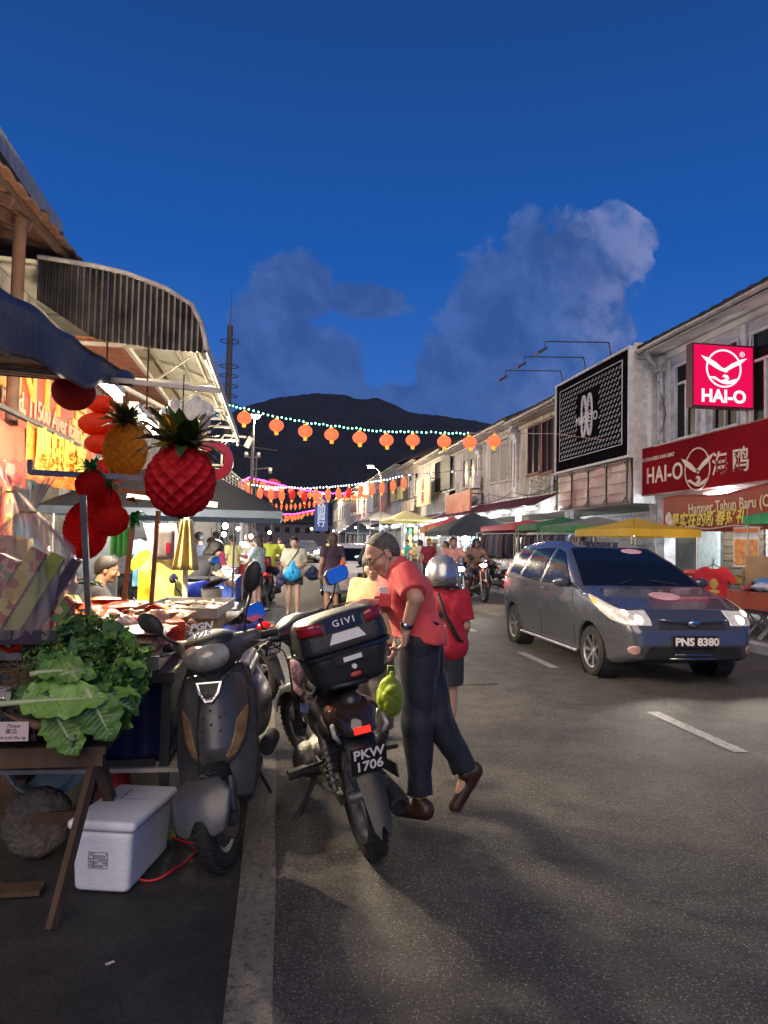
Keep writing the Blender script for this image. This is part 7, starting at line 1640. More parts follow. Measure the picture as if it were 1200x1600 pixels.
# ---- women and men around the left stalls
person('woman with short brown hair in a white patterned blouse facing the left stalls', (-.36, 16.3, -.045), radians(62), pose(1.58, wL=(-.1, .38, 1.15), wR=(.1, .40, 1.12), eL=(-.22, .14, 1.12), eR=(.22, .14, 1.12), look=(0, .95, -.25)), dict(hair='bob', hairm=hairb, shirt=mat('white_pattern', (.55, .62, .60), .8, var=0, scale=26, col2=(.10, .14, .16)), pants=.9, pantm=gm[0], loose=.04, hem=.12, skin=skB), res=.012)
yg = mat('yellow_green_shirt', (.48, .52, .05), .8, var=.1); yl = mat('yellow_shirt', (.70, .48, .04), .8, var=.1)
person('rider in a yellow green shirt seated on the red motorcycle', (-.12, 17.3, -.045), radians(-6), rider(), dict(hair='short', shirt=yg, pantm=gm[1], skin=skA, loose=.025), res=.013)
person('person in a yellow shirt beyond the rider in yellow green', (-.38, 20.5, -.045), radians(20), pose(1.66), dict(hair='short', shirt=yl, pantm=gm[0], skin=skA), res=.014)
person('person in a rose pink shirt bending over the left stall', (-1.15, 15.2, -.045), radians(35), pose(1.62, chest=(0, .14, 1.22), neck=(0, .24, 1.40), head=(0, .32, 1.51), sL=(-.18, .22, 1.34), sR=(.18, .22, 1.34), eL=(-.24, .30, 1.08), eR=(.24, .30, 1.08), wL=(-.12, .48, .98), wR=(.12, .48, .98), look=(0, .7, -.7)), dict(hair='short', shirt=mat('rose_shirt', (.50, .06, .12), .8, var=.1), pantm=gm[1], skin=skA, fat=1.15, loose=.03), res=.012)
person('stall keeper in a black T-shirt bending to work at the cloth covered table', (-1.12, 10.2, -.045), radians(-58), pose(1.60, chest=(0, .16, 1.20), neck=(0, .28, 1.36), head=(0, .38, 1.46), sL=(-.17, .26, 1.30), sR=(.17, .26, 1.30), eL=(-.22, .40, 1.08), eR=(.22, .36, 1.06), wL=(-.12, .58, .98), wR=(.12, .60, .94), look=(0, .75, -.65)), dict(hair='bob', hairm=hairk, shirt=gm[0], pantm=gm[4], skin=skB, sleeve=.6), res=.010)
person('man in a black T-shirt seated beyond the hanging red lanterns', (-1.62, 6.8, -.045), radians(-75), pose(1.70, pel=(0, -.1, .56), chest=(0, .0, .88), neck=(0, .06, 1.07), head=(0, .12, 1.21), sL=(-.19, .05, 1.02), sR=(.19, .05, 1.02), eL=(-.25, .16, .80), eR=(.26, .20, .80), wL=(-.18, .42, .74), wR=(.16, .46, .72), hipL=(-.1, -.06, .54), hipR=(.1, -.06, .54), kL=(-.18, .38, .56), kR=(.18, .38, .56), aL=(-.18, .36, .12), aR=(.18, .36, .12), tL=(-.2, .50, .05), tR=(.2, .50, .05), look=(.1, .95, -.2)), dict(hair='short', shirt=gm[0], pantm=mat('black_leather', (.02, .02, .02), .35), skin=skA, sleeve=.6, fat=1.1, loose=.022), res=.009)
person('person in a yellow vest with their back turned behind the grey stall post', (-1.72, 6.0, -.045), radians(-40), pose(1.60, pel=(0, -.05, .58), chest=(0, .02, .90), neck=(0, .05, 1.10), head=(0, .10, 1.22), sL=(-.19, .03, 1.05), sR=(.19, .03, 1.05), eL=(-.25, .12, .82), eR=(.26, .14, .82), wL=(-.16, .36, .76), wR=(.2, .40, .74), hipL=(-.1, -.05, .56), hipR=(.1, -.05, .56), kL=(-.16, .38, .56), kR=(.16, .38, .56), aL=(-.18, .36, .12), aR=(.18, .36, .12), tL=(-.2, .50, .05), tR=(.2, .50, .05)), dict(hair='short', shirt=mat('yellow_vest', (.70, .68, .12), .7, var=.15), pantm=gm[1], skin=skB, sleeve=.35), res=.010)
# riders on the oncoming motorcycles
pinkish = mat('rider_pink', (.48, .22, .20), .8, var=.1)
for i, (lb, lc, rz, hl) in enumerate(RID):
    person(['rider with bushy hair in a pinkish T-shirt on the motorcycle with the greenish headlight', 'helmeted rider in a brown collared shirt on the second oncoming motorcycle', 'helmeted rider in a grey shirt on the farthest oncoming motorcycle'][i], lc, radians(rz), rider() if i != 1 else rider(head=(0, -.05, 1.52)),
        dict(hair=['bob', 'helmet', 'short'][i] if i else 'short', hairm=[hairb, mat('helmet_dark', (.03, .03, .035), .2, coat=.5), hairk][i], shirt=[pinkish, mat('rider_brown', (.22, .13, .11), .8), mat('rider_grey', (.30, .22, .20), .8)][i], pantm=gm[1 if i else 0], pants=2 if i else .95, skin=skC, hs=1.02 if i else 1.08, loose=.022), res=.013)
person('man in a maroon shirt with a white print standing behind the riders', (4.95, 22.6, -.045), radians(175), pose(1.66), dict(shirt=mat('maroon_shirt', (.22, .015, .04), .8), pantm=gm[0], skin=skA), res=.014)
person('person in a pale hat and light jacket beside the man in the maroon shirt', (5.35, 23.4, -.045), radians(110), pose(1.62), dict(hair='hat', hairm=mat('hat_beige', (.5, .44, .34), .8), shirt=mat('light_jacket', (.48, .44, .38), .8), sleeve=1.8, pantm=gm[5], skin=skA), res=.015)
person('person seated on the dark motorcycle beside the white hatchback', (2.05, 14.6, -.045), radians(-14), rider(), dict(hair='helmet', hairm=mat('helmet_black', (.02, .02, .022), .2, coat=.5), shirt=gm[0], pantm=gm[4], skin=skC, sleeve=1.9), res=.014)
FAR = [(-.9, 24, 'white', 170), (-.5, 27, 'red', 20), (-1.5, 19, 'blue', 60), (.2, 31, 'pale yellow', 180), (-.7, 34, 'orange', 10), (5.9, 28.5, 'white', 80), (6.2, 33, 'teal', 100), (5.8, 38, 'red', 90), (6.3, 43, 'blue', 95), (3.6, 47, 'pale yellow', 170), (-.2, 40, 'dark', 160), (.9, 45, 'dark', 0), (-1.4, 13.8, 'dark', 40), (-2.0, 12.4, 'white', -30), (5.5, 52, 'dark', 100)]
FC = {'white': (.6, .58, .55), 'red': (.45, .04, .05), 'blue': (.06, .12, .35), 'pale yellow': (.6, .5, .2), 'orange': (.6, .2, .05), 'teal': (.05, .3, .3), 'dark': (.03, .03, .04)}
WH = ['nearest on the left behind the bikes', 'on the left past the patterned blouse', 'between the left stalls', 'in the far left lane', 'far along the left stalls', 'before the charcoal tent', 'by the striped awning', 'past the striped awning', 'by the pale yellow awning', 'in the middle of the far road', 'walking far on the left edge', 'far down the left lane', 'in the shade of the dark blue tent', 'behind the table of the dark blue tent', 'farthest on the right edge']
for i, (x, y, c, rz) in enumerate(FAR):
    r_ = random.Random(i); st = dict(hair=['short', 'bob'][i % 2], shirt=mat('far_shirt_'+c.replace(' ', '_'), FC[c], .8, var=.1), pantm=gm[i % 6], pants=[2, .9][i % 3 == 0], skin=[skA, skB, skC][i % 3])
    person('small figure in a %s top %s' % (c, WH[i]), (x, y, -.045), radians(rz), pose(1.55+.15*r_.random(), kL=(-.1, .08, .5), aL=(-.1, .08, .10), tL=(-.11, .22, .04), wR=(.2, .25, 1.05) if i % 2 else (.24, .06, .89), eR=(.24, .0, 1.12)), st, res=.018, group='people among the far stalls')
for i, (x, y, c, rz, lb) in enumerate([(6.0, 24.6, 'teal', 100, 'figure in a teal top browsing the rack under the red canopy'), (6.4, 26.0, 'white', 60, 'figure in a white top in front of the charcoal tent'), (6.1, 30.5, 'pale yellow', 120, 'figure in a pale yellow top past the charcoal tent'), (5.0, 34.5, 'dark', 175, 'dark clad figure walking on the right side of the far road'), (-1.0, 17.6, 'pale yellow', 40, 'figure in a pale yellow top bent at the left tables'), (-1.6, 22.8, 'dark', 80, 'dark clad figure behind the farther left table'), (6.5, 16.8, 'blue', 90, 'figure in a blue top behind the rear of the grey car')]):
    person(lb, (x, y, -.045), radians(rz), pose(1.6, wR=(.2, .28, 1.1), wL=(-.2, .25, 1.0)), dict(hair=['short', 'bob'][i % 2], shirt=MATS['far_shirt_'+c.replace(' ', '_')], pantm=gm[i % 6], skin=[skA, skB][i % 2]), res=.018, group='people among the far stalls')
# ================================================================ FOREGROUND STALL
G0 = -.045
oldwood = mat('old_wood', (.085, .050, .028), .75, var=.45, scale=5, bump=.5, stretch=(1, 1, .15)); palew = mat('pale_slats', (.42, .38, .32), .75, var=.35, scale=5, bump=.3)
steel = mat('tray_steel', (.42, .40, .38), .35, metal=.8, var=.3, scale=6); styro = mat('styrofoam', (.74, .75, .80), .75, var=.05, scale=30, bump=.25, bscale=120)
# styrofoam box
FB = thing('foam_box', 'white foam box with a loose lid on the ground beside the grey scooter', 'box', (-.635, 3.42, G0), radians(-13))
sdf_obj('box_body', [('u', P.fn(lambda x, y, z: smax(smax(abs(x)-.120-.05*z, abs(y)-.225-.05*z, .03), abs(z-.125)-.125, .018), (-.16, -.26, 0), (.16, .26, .27)))], .008, styro, FB)
sdf_obj('lid', [('u', P.box((0, 0, .272), (.298, .51, .042), .018)), ('s', P.box((0, .02, .297), (.17, .22, .008), .003))], .007, styro, FB, xf=Matrix.Rotation(radians(-1.5), 4, 'X'))
MB().box((0.02, .05, .2905), (.135, .004, .003)).box((-.047, .11, .2905), (.004, .12, .003)).build('lid_marks', mat('grey_ink', (.12, .12, .14), .8), FB)
b = MB(); ink = mat('grey_ink', (.12, .12, .14)); fy = -.2365
for z in (.105, .118, .131, .144, .157, .170): b.box((-.01, fy-.0005, z), (.082, .002, .0012))
for x in (-.051, -.028, .031): b.box((x, fy-.0005, .138), (.0012, .002, .066))
for k in range(22): b.box((-.04+.0115*(k % 7), fy-.0005, .112+.013*(k//5)), (.008, .002, .003))
b.build('printed_label', ink, FB)
# red strap and litter on the ground
MB().tube([(-.50+.16*cos(a)*(1+.2*sin(3*a)), 3.50+.22*sin(a), G0+.012+.01*sin(5*a)) for a in np.linspace(-2.6, 1.9, 40)], .006, 5).build('red_strap', mat('strap_red', (.45, .02, .03), .4), smooth=1, label='thin red strap looped on the ground beside the foam box', cat='strap')
MB().ball((-.50, 3.72, G0+.02), (.05, .04, .02), 9, 6, fn=lambda i, j, a, q: 1+.3*sin(3*a+q*4)).build('leaf_scrap', mat('scrap_green', (.25, .38, .05), .6), label='pale green vegetable scrap on the ground behind the foam box', cat='scrap')
MB().box((-.05, 2.62, G0+.004), (.03, .012, .002), RZ(35)).build('litter', white, label='small white scrap of litter lying near the bottom left', cat='litter'); bpy.data.objects['litter'].location = (-.48, .05, 0)
# ---- vegetable trestle with shelf
VT = thing('trestle_table', 'dark wooden trestle under the heap of leafy greens', 'table', (-1.12, 3.45, G0))
def vb(a, c, w, h, nm): return MB().beam(Vector(a)-Vector((-1.12, 3.45, G0)), Vector(c)-Vector((-1.12, 3.45, G0)), w, h).build(nm, oldwood, VT)
MB().box((0, .02, .625), (.92, .78, .03)).build('tabletop', oldwood, VT)
vb((-1.6, 3.10, .55), (-.67, 3.10, .55), .035, .07, 'rail'); vb((-1.6, 3.80, .55), (-.67, 3.80, .55), .035, .07, 'rail')
vb((-.70, 3.12, .57), (-.80, 2.93, G0), .028, .038, 'leg'); vb((-.715, 3.14, .57), (-.72, 3.78, G0), .045, .05, 'leg'); vb((-.74, 3.80, .57), (-.98, 3.92, G0), .045, .05, 'leg'); vb((-1.55, 3.80, .57), (-1.55, 3.9, G0), .045, .05, 'leg')
vb((-1.6, 3.55, .15), (-.73, 3.55, .15), .035, .05, 'rail'); vb((-1.6, 3.22, G0+.02), (-.92, 3.22, G0+.02), .09, .02, 'floor_batten')
PT = thing('pallet_shelf', 'pale slatted shelf under the left tables', 'shelf', (-1.5, 4.25, G0))
for k in range(12): MB().box((.35, -.55+k*.105, .36+.0*k), (2.0, .05, .02), RZ(-2)).build('slat', palew, PT)
for x in (-.5, .35, 1.2): MB().box((x, 0, .335), (.05, 1.3, .03)).build('bearer', oldwood, PT)
for x in (-.5, 1.2):
    for y in (-.55, .55): MB().box((x, y, .16), (.05, .05, .32)).build('leg', oldwood, PT)
st_ = MB().lathe([(0, -.07), (.12, -.07), (.15, -.045), (.155, .04), (.13, .07), (.05, .075), (.03, .066), (0, .062)], (0, 0, 0), 40, mod=lambda k, n: 1+.015*sin(k*2.3)+.01*sin(k*5.1))
st_.build('millstone', mat('stone_grey', (.11, .095, .08), .95, var=.5, scale=22, bump=1.0, bscale=50), smooth=50, label='round grey millstone standing on edge under the trestle', cat='stone'); o_ = bpy.data.objects['millstone']; o_.location = (-1.06, 3.60, G0+.155); o_.rotation_euler = (radians(82), 0, radians(8))
sdf_obj('sack', [('u', P.cap((-.78, 3.95, .02), (-.80, 3.93, .55), .075, .085)), ('i', P.half((0, 0, -1), -G0))], .012, mat('red_sack', (.36, .025, .03), .6, var=.3, scale=8, bump=.3), None, fold(.016, 4, 1.5), label='upright red plastic sack beside the trestle legs', cat='sack')
bb = thing('basin', 'pale blue plastic basin tipped on the slatted shelf', 'basin', (-1.12, 3.95, .28), rot=(radians(50), radians(20), 0)); MB().lathe([(0, -.08), (.13, -.08), (.19, .06), (.205, .065), (.20, .075), (.185, .065), (.125, -.07), (0, -.07)], (0, 0, 0), 30).build('bowl', mat('basin_blue', (.28, .45, .52), .4), bb, smooth=50)
CR = thing('crate', 'black plastic crate at the front edge of the trestle with a price card', 'crate', (-1.22, 3.22, .64))
b = MB()
for z in (.02, .06, .10, .14):
    b.box((0, -.20, z), (.62, .014, .018)); b.box((.31, .0, z), (.014, .40, .018))
for x in np.linspace(-.31, .31, 15): b.box((x, -.199, .08), (.010, .012, .14))
for y in np.linspace(-.2, .2, 9): b.box((.309, y, .08), (.012, .010, .14))
b.box((0, 0, .006), (.62, .40, .012)); b.build('basket', mpl, CR)
pcw = mat('card_pink', (.66, .52, .54), .7, var=.06); q = atY(18, 1143, 2.98)
PCd = thing('price_card', 'small pinkish handwritten price card at the front of the crate', 'price card', q); MB().box((0, 0, 0), (.125, .003, .075)).build('card', pcw, PCd)
text('handwriting', 'Timun', .020, frame((.005, -.003, .022), (1, .0, 0), (0, 0, 1)), ink, PCd, .0005, shear=.35); text('handwriting', '黃瓜', .022, frame((.0, -.003, .0), (1, 0, 0), (0, 0, 1)), ink, PCd, .0005); text('handwriting', 'RM 4.50 /Per kg', .016, frame((.0, -.003, -.024), (1, 0, 0), (0, 0, 1)), ink, PCd, .0005, shear=.35)
# ---- leafy greens
greens = [mat('leaf_%d' % i, c, .5, var=.30, scale=16, bump=.35, bscale=55, transl=.2) for i, c in enumerate([(.10, .24, .055), (.18, .36, .07), (.075, .175, .06), (.26, .42, .09), (.12, .26, .09)])]
leafbig = mat('leaf_big', (.20, .38, .07), .45, var=.25, scale=10, bump=.4, bscale=45); stemm = mat('leaf_stem', (.42, .52, .28), .45, var=.15)
def leaf(b, base, d, up, L, W, r, droop=.5, mi=0, nu=8, nv=10, wr=.012):
    d = Vector(d).normalized(); up = Vector(up); s_ = d.cross(up).normalized(); n_ = s_.cross(d); k = [r.uniform(0, 6) for _ in range(3)]; base = Vector(base); tw = r.uniform(-.5, .5)
    def f(a, c):
        u_ = 2*a-1; w = W/2*(sin(pi*min(1, c**.75*.97+.03)))**.7*(1+.10*sin(c*23+k[0])+.07*sin(c*41+k[1]*(1 if u_ > 0 else 2)))
        z = .22*abs(u_)*w+wr*sin(u_*5+c*13+k[1])*abs(u_)+wr*.6*sin(c*28+k[2])*abs(u_)**.5; a2 = droop*c
        return base+d*(L*c*(1-.25*droop*c))+n_*(z-L*.5*a2*c)+s_*(u_*w)+n_*(u_*w*tw*c)
    b.sheet(f, nu, nv, mi=mi)
rv = random.Random(31)
def leafball(label, c, rad, n, Lr, mi, seed, m_=None):
    r = random.Random(seed); c = Vector(c); t = thing('leafy_greens', label, 'leafy greens', c); b = MB(); s = MB()
    for k in range(n):
        ph = r.uniform(0, 2*pi); th = math.acos(r.uniform(-.55, 1)); dr = Vector((sin(th)*cos(ph), sin(th)*sin(ph), cos(th)))
        p = Vector((dr.x*rad[0], dr.y*rad[1], dr.z*rad[2]))*r.uniform(.45, .95); tg = (dr+Vector((r.uniform(-.8, .8), r.uniform(-.8, .8), r.uniform(-.5, .7)))).normalized()
        leaf(b, p, tg, dr+Vector((r.uniform(-.3, .3), r.uniform(-.3, .3), .2)), r.uniform(*Lr), r.uniform(*Lr)*.62, r, r.uniform(.2, 1.1), r.randint(0, 1))
        if k % 3 == 0: s.tube([Vector((0, 0, -.02)), p*.6, p+tg*Lr[0]*.7], .0035, 4)
    b.build('leaves', [greens[mi], greens[(mi+1) % 5]], t, smooth=1); s.build('stems', stemm, t, smooth=1); return t
leafball('top bunch of dark spinach leaves on the heap of greens', (-.86, 3.42, .94), (.17, .17, .13), 150, (.07, .12), 2, 1)
leafball('bunch of small bright green leaves at the upper left of the heap', (-.93, 3.36, .88), (.11, .12, .13), 150, (.045, .08), 1, 2)
leafball('bunch of dark greens at the right end of the heap', (-.72, 3.36, .84), (.15, .16, .15), 130, (.08, .13), 0, 3)
leafball('bunch of blue green leaves in the middle of the heap', (-.86, 3.26, .83), (.16, .14, .12), 120, (.07, .13), 4, 4)
leafball('bunch of greens low at the right front of the heap', (-.74, 3.22, .73), (.13, .13, .12), 80, (.10, .16), 0, 5)
leafball('bunch of greens low in the middle front of the heap', (-.88, 3.14, .71), (.13, .10, .10), 60, (.09, .15), 2, 6)
def bigleaf(label, base, d, up, L, W, seed, droop=.35, m_=leafbig, stalk=.03):
    r = random.Random(seed); base = Vector(base); t = thing('mustard_leaf', label, 'leaf', base); b = MB(); leaf(b, (0, 0, 0), d, up, L, W, r, droop, 0, 16, 26, .009); b.build('blade', m_, t, smooth=1)
    dn = Vector(d).normalized(); s_ = dn.cross(Vector(up)).normalized(); n_ = s_.cross(dn); mid = lambda c: dn*(L*c*(1-.25*droop*c))+n_*(-L*.5*droop*c*c+.003)
    v = MB().tube([Vector(dn)*(-stalk), mid(0), mid(.3), mid(.6), mid(.95)], [.012, .011, .007, .004, .0015], 8)
    for k in range(9):
        c0 = .12+k*.088
        for q_ in (-1, 1): w = W/2*(sin(pi*min(1, (c0+.07)**.75*.97+.03)))**.7*.8; v.tube([mid(c0), mid(c0+.05)+s_*q_*w*.5+n_*(.22*.5*w+.001), mid(min(1, c0+.10))+s_*q_*w+n_*(.22*w+.001)], [.0018, .0012, .0006], 5)
    v.build('midrib', stemm, t, smooth=1)
bigleaf('largest pale green mustard leaf lying with its thick rib towards the left', atY(32, 1098, 2.98), (1, .08, .06), (.15, -.62, .75), .33, .19, 1, .12, leafbig, .14)
bigleaf('mustard leaf lying behind the largest pale leaf', atY(60, 1052, 3.05), (1, .1, .15), (.1, -.4, .9), .24, .15, 2, .5, greens[1])
bigleaf('mustard leaf hanging down over the front edge of the crate', atY(82, 1108, 3.0), (.55, -.15, -.85), (.3, -.9, .3), .22, .16, 3, .2, greens[1])
bigleaf('dark leaf hanging at the lower right of the heap', atY(140, 1085, 3.02), (.45, -.1, -.8), (.3, -.9, .3), .22, .17, 4, .2, greens[0])
bigleaf('leaf with a yellowed edge at the right of the heap', atY(138, 1085, 3.1), (1, -.1, -.15), (.1, -.5, .85), .22, .14, 5, .5, greens[4])
bigleaf('bright curled leaf in the middle of the heap', atY(92, 1060, 3.05), (.6, -.1, .5), (-.2, -.7, .6), .12, .11, 6, 1.2, greens[3])
MB().sheet(lambda a, c: tuple(atY(2+a*118-20*c*(1-a), 1092+a*50+c*(6+46*a*(1.25-a)), 3.02-.03*sin(a*9+c*5))), 24, 8, thick=.003).build('paper_wrap', mat('brown_paper', (.20, .13, .075), .8, var=.35, scale=9, bump=.5), smooth=1, label='crumpled brown paper under the pale mustard leaves', cat='paper')
b = MB(); 
for k in range(70):
    p0 = Vector(atY(rv.uniform(0, 45), rv.uniform(1040, 1080), 3.12+rv.uniform(-.03, .08))); b.tube([p0, p0+Vector((rv.uniform(-.04, .06), 0, rv.uniform(-.02, .03))), p0+Vector((rv.uniform(-.06, .12), 0, rv.uniform(-.03, .05)))], .0015, 4)
b.build('roots', mat('root_brown', (.16, .11, .055), .9), label='tangle of brown roots at the left of the heap of greens', cat='roots', kind='stuff')
MB().box((-1.30, 3.62, .70), (.7, .5, .05), RY(0)).build('foam_sheet', styro, label='white foam sheet behind the roots on the trestle', cat='foam sheet')
# ---- table of packets
darkf = mat('dark_frame', (.03, .03, .033), .5, metal=.4, var=.3)
MT = thing('stall_table', 'long dark framed stall table carrying trays of festive snacks', 'table', (-1.15, 4.75, G0))
MB().box((0, 0, .81), (1.36, 2.2, .05)).build('tabletop', darkf, MT)
for x in (-.64, .64):
    for y in (-1.05, 1.05): MB().box((x, y, .39), (.045, .045, .78)).build('leg', darkf, MT)
MB().box((0, -1.08, .40), (1.2, .03, .03)).build('rail', darkf, MT); MB().box((.655, 0, .40), (.03, 2.05, .03)).build('rail', darkf, MT)
MB().sheet(lambda a, c: (-.86+.34*a, 3.78+.02*sin(a*11)+.012*sin(c*7), .30+c*.46), 20, 8, thick=.006).sheet(lambda a, c: (-.52+.012*sin(a*12), 3.78+a*1.1, .30+c*.46), 20, 8, thick=.006).build('tarpaulin', mat('tarp_navy', (.008, .012, .06), .45, var=.3, scale=3, bump=.2), smooth=1, label='navy tarpaulin hung under the snack table', cat='tarpaulin')
def tray(label, c, s, z, fill=None, rz=0):
    t = thing('tray', label, 'tray', (c[0], c[1], z), radians(rz)); w, d, h = s; b = MB().box((0, 0, .004), (w, d, .008))
    for sx in (-1, 1): b.box((sx*(w/2-.004), 0, h/2), (.008, d, h)); b.box((0, sx*(d/2-.004), h/2), (w-.016, .0079, h))
    b.tube([(-w/2, -d/2, h), (w/2, -d/2, h), (w/2, d/2, h), (-w/2, d/2, h)], .006, 5, closed=True); b.build('pan', steel, t); return t
tray('steel tray of red packets at the left of the snack table', (-1.25, 4.25), (.52, .5, .05), .795); tray('steel tray under the stacked brown crackers', (-.70, 3.92), (.30, .50, .07), .795, rz=0)
tray('shallow steel tray of white snacks at the far right of the snack table', (-.62, 5.55), (.55, .95, .07), .90, rz=-4); tray('second steel tray of red packets behind the first', (-1.35, 4.85), (.6, .5, .05), .80)
MB().box((-.62, 5.5, .845), (.5, .8, .10)).build('cardboard_box', mat('cardboard', (.40, .26, .13)), label='low carton raising the tray of white snacks', cat='cardboard box')
pk_cols = [mat('pack_%d' % i, a, .25, var=0, scale=sc_, col2=c, coat=.6, bump=.25, bscale=14) for i, (a, c, sc_) in enumerate([((.80, .040, .012), (.90, .20, .02), 9), ((.88, .20, .015), (.80, .05, .02), 14), ((.55, .01, .02), (.8, .10, .03), 20), ((.75, .30, .12), (.80, .50, .25), 25), ((.70, .62, .55), (.55, .22, .10), 30), ((.55, .30, .14), (.75, .55, .38), 40)])]
PKM = {}
def packet(mi, loc, s, rot, label, grp, seed):
    k = (mi, seed % 3)
    if k not in PKM:
        r = random.Random(seed); q_ = [r.uniform(0, 6) for _ in range(4)]
        def f(sg): return lambda a, c: ((a-.5)*(1+.04*sin(c*9+q_[0])), (c-.5)*(1+.04*sin(a*9+q_[1])), sg*.5*((1-(2*a-1)**4)*(1-abs(2*c-1)**3))*(1+.22*sin(a*8+q_[2])*sin(c*7+q_[3])+.1*sin(a*19+c*13)))
        b = MB().sheet(f(1), 18, 14).sheet(lambda a, c: f(-1)(1-a, c), 18, 14); o = b.build('snack_packet', pk_cols[mi], smooth=1); PKM[k] = o.data
    else: o = link_mesh('snack_packet', PKM[k])
    o.location = loc; o.scale = s; o.rotation_euler = rot; return meta(o, label, 'packet', grp)
rp = random.Random(9)
for i in range(72):
    x, y = rp.uniform(-1.72, -.92), (rp.uniform(3.8, 5.4) if i < 54 else rp.uniform(3.76, 4.1)); lay = rp.random(); packet(rp.choice([0, 0, 1, 2, 0]), (x, y, .86+.11*lay+(.05 if y > 4.6 else 0)), (.26, .19, .045), (rp.uniform(-.15, .15), rp.uniform(-.15, .15), rp.uniform(-.6, .6)), 'red and orange festive packet in the heap at the left of the snack table', 'red packets heaped on the snack table', i)
for i in range(16):
    packet(rp.choice([5, 5, 4]), (-.70+rp.uniform(-.03, .03), 3.80+.05*(i % 5), .86+.022*(i//3)+.01), (.27, .30, .035), (rp.uniform(-.05, .05), rp.uniform(-.05, .05), rp.uniform(-.12, .12)), 'clear packet of brown crackers in the stack behind the greens', 'stacked cracker packets', i+100)
for i in range(60):
    x, y = rp.uniform(-1.05, -.52), rp.uniform(4.25, 5.25); packet(rp.choice([3, 4, 5, 3, 2]), (x, y, .86+.13*rp.random()), (rp.uniform(.12, .19), rp.uniform(.10, .15), .06), (rp.uniform(-.5, .5), rp.uniform(-.5, .5), rp.uniform(0, 3)), 'clear bag of snacks in the glittering heap behind the scooter mirror', 'clear snack bags heaped on the table', i+200)
for i in range(46):
    MB() if False else packet(4, (-.62+rp.uniform(-.23, .23), 5.55+rp.uniform(-.42, .42), .925+.03*rp.random()), (rp.uniform(.05, .10), rp.uniform(.02, .04), .02), (0, 0, rp.uniform(0, 3)), 'small white twist of snack in the far steel tray', 'white snacks in the far tray', i+300)
MB().box((-.56, 4.28, .90), (.10, .14, .15), RZ(15)).build('red_carton', pk_cols[2], label='small red carton standing at the right edge of the snack table', cat='carton')
# ---- frame posts and bars
gpost = mat('grey_post', (.30, .29, .30), .45, metal=.4, var=.25); wpost = mat('wood_post', (.20, .10, .055), .7, var=.4, bump=.4, stretch=(1, 1, .1)); whp = mat('white_post', (.66, .62, .52), .5)
def post(label, a, c, w, m_): return MB().beam(a, c, w, w).build('stall_post', m_, label=label, cat='post', group='posts of the left stall')
post('grey metal post standing among the greens and the red packets', atY(130, 775, 3.3), (-.88, 3.72, .80), .026, gpost)
post('brown wooden post left of the grey electric box', (-.80, 4.9, .86), atY(247, 798, 4.9), .026, wpost); post('dark wooden post behind the cluster of red lanterns', (-1.02, 5.1, .86), atY(208, 815, 5.1), .032, wpost)
post('slim white post under the hanging yellow cloth', atY(289, 937, 6.2), atY(292, 800, 6.2), .04, whp)
post('grey horizontal bar from which the red lanterns hang', atY(46, 738, 3.5), atY(224, 747, 3.62), .026, gpost); post('short upright stub at the left end of the grey bar', atY(47, 740, 3.49), atY(47, 718, 3.49), .02, gpost)
post('white horizontal bar under the big red pineapple lantern', atY(200, 773, 6.2), atY(338, 789, 6.6), .05, whp); post('pale wooden bar behind the cluster of red lanterns', atY(150, 762, 5.1), atY(262, 775, 5.0), .03, wpost)
eb = thing('electric_box', 'grey rounded electric meter box on the brown wooden post', 'box', atY(258, 850, 5.6)); sdf_obj('cover', [('u', P.box((0, 0, 0), (.14, .09, .24), .035))], .012, mat('box_grey', (.28, .25, .24), .5), eb); MB().box((.03, -.05, -.03), (.03, .01, .08)).build('red_tag', redb, eb)
# ---- hanging paper lanterns
RX_ = dict(sss=.0)
def honey(name, label, c, r_, m_, nphi, nth, depth, crown=None, cm=None, cr=1.0, cord=3.2, group='paper lanterns hanging over the stall', tilt=0, nu=144, nv=84, cat='lantern', gold=0):
    t = thing(name, label, cat, c, group=group, rot=(radians(tilt), radians(tilt*.6), 0))
    def fn(i, j, a, q):
        A, B = nphi*a/2+nth*q, nphi*a/2-nth*q; e = (abs(sin(A))*abs(sin(B)))**.45; return 1-depth*e+.015*sin(3*a)
    MB().ball((0, 0, 0), r_, nu, nv, fn=fn).build('honeycomb', m_, t, smooth=1)
    if crown:
        r = random.Random(nphi); b = MB(); g = MB()
        for k in range(crown):
            ph = k*2.4; el = .15+1.2*(k/crown); d = Vector((cos(ph)*cos(el), sin(ph)*cos(el), sin(el))); (g if gold and k % gold == 0 else b).T = Matrix()
            leaf(g if gold and k % gold == 0 else b, (cos(ph)*r_[0]*.22, sin(ph)*r_[0]*.22, r_[2]*.88+.02*k/crown), d, Vector((0, 0, 1))-d*.3, r_[0]*cr*r.uniform(.75, 1.1), r_[0]*.34*cr, r, .9*(1-k/crown)+.1, 0, 4, 6, .004)
        b.build('leaf_crown', cm or crown_m, t, smooth=1)
        if gold: g.build('gold_leaves', goldleaf, t, smooth=1)
    MB().tube([(0, 0, r_[2]*.9), (0, 0, max(r_[2]+.05, cord-c[2]))], .003, 4).build('cord', black, t); return t
crown_m = mat('crown_green', (.035, .065, .012), .35, var=.5, scale=30, coat=.4); goldleaf = mat('gold_foil', (.75, .50, .08), .2, metal=.8, var=.3, scale=30); crown_b = mat('crown_bright', (.01, .33, .05), .4, var=.3, scale=20, coat=.3)
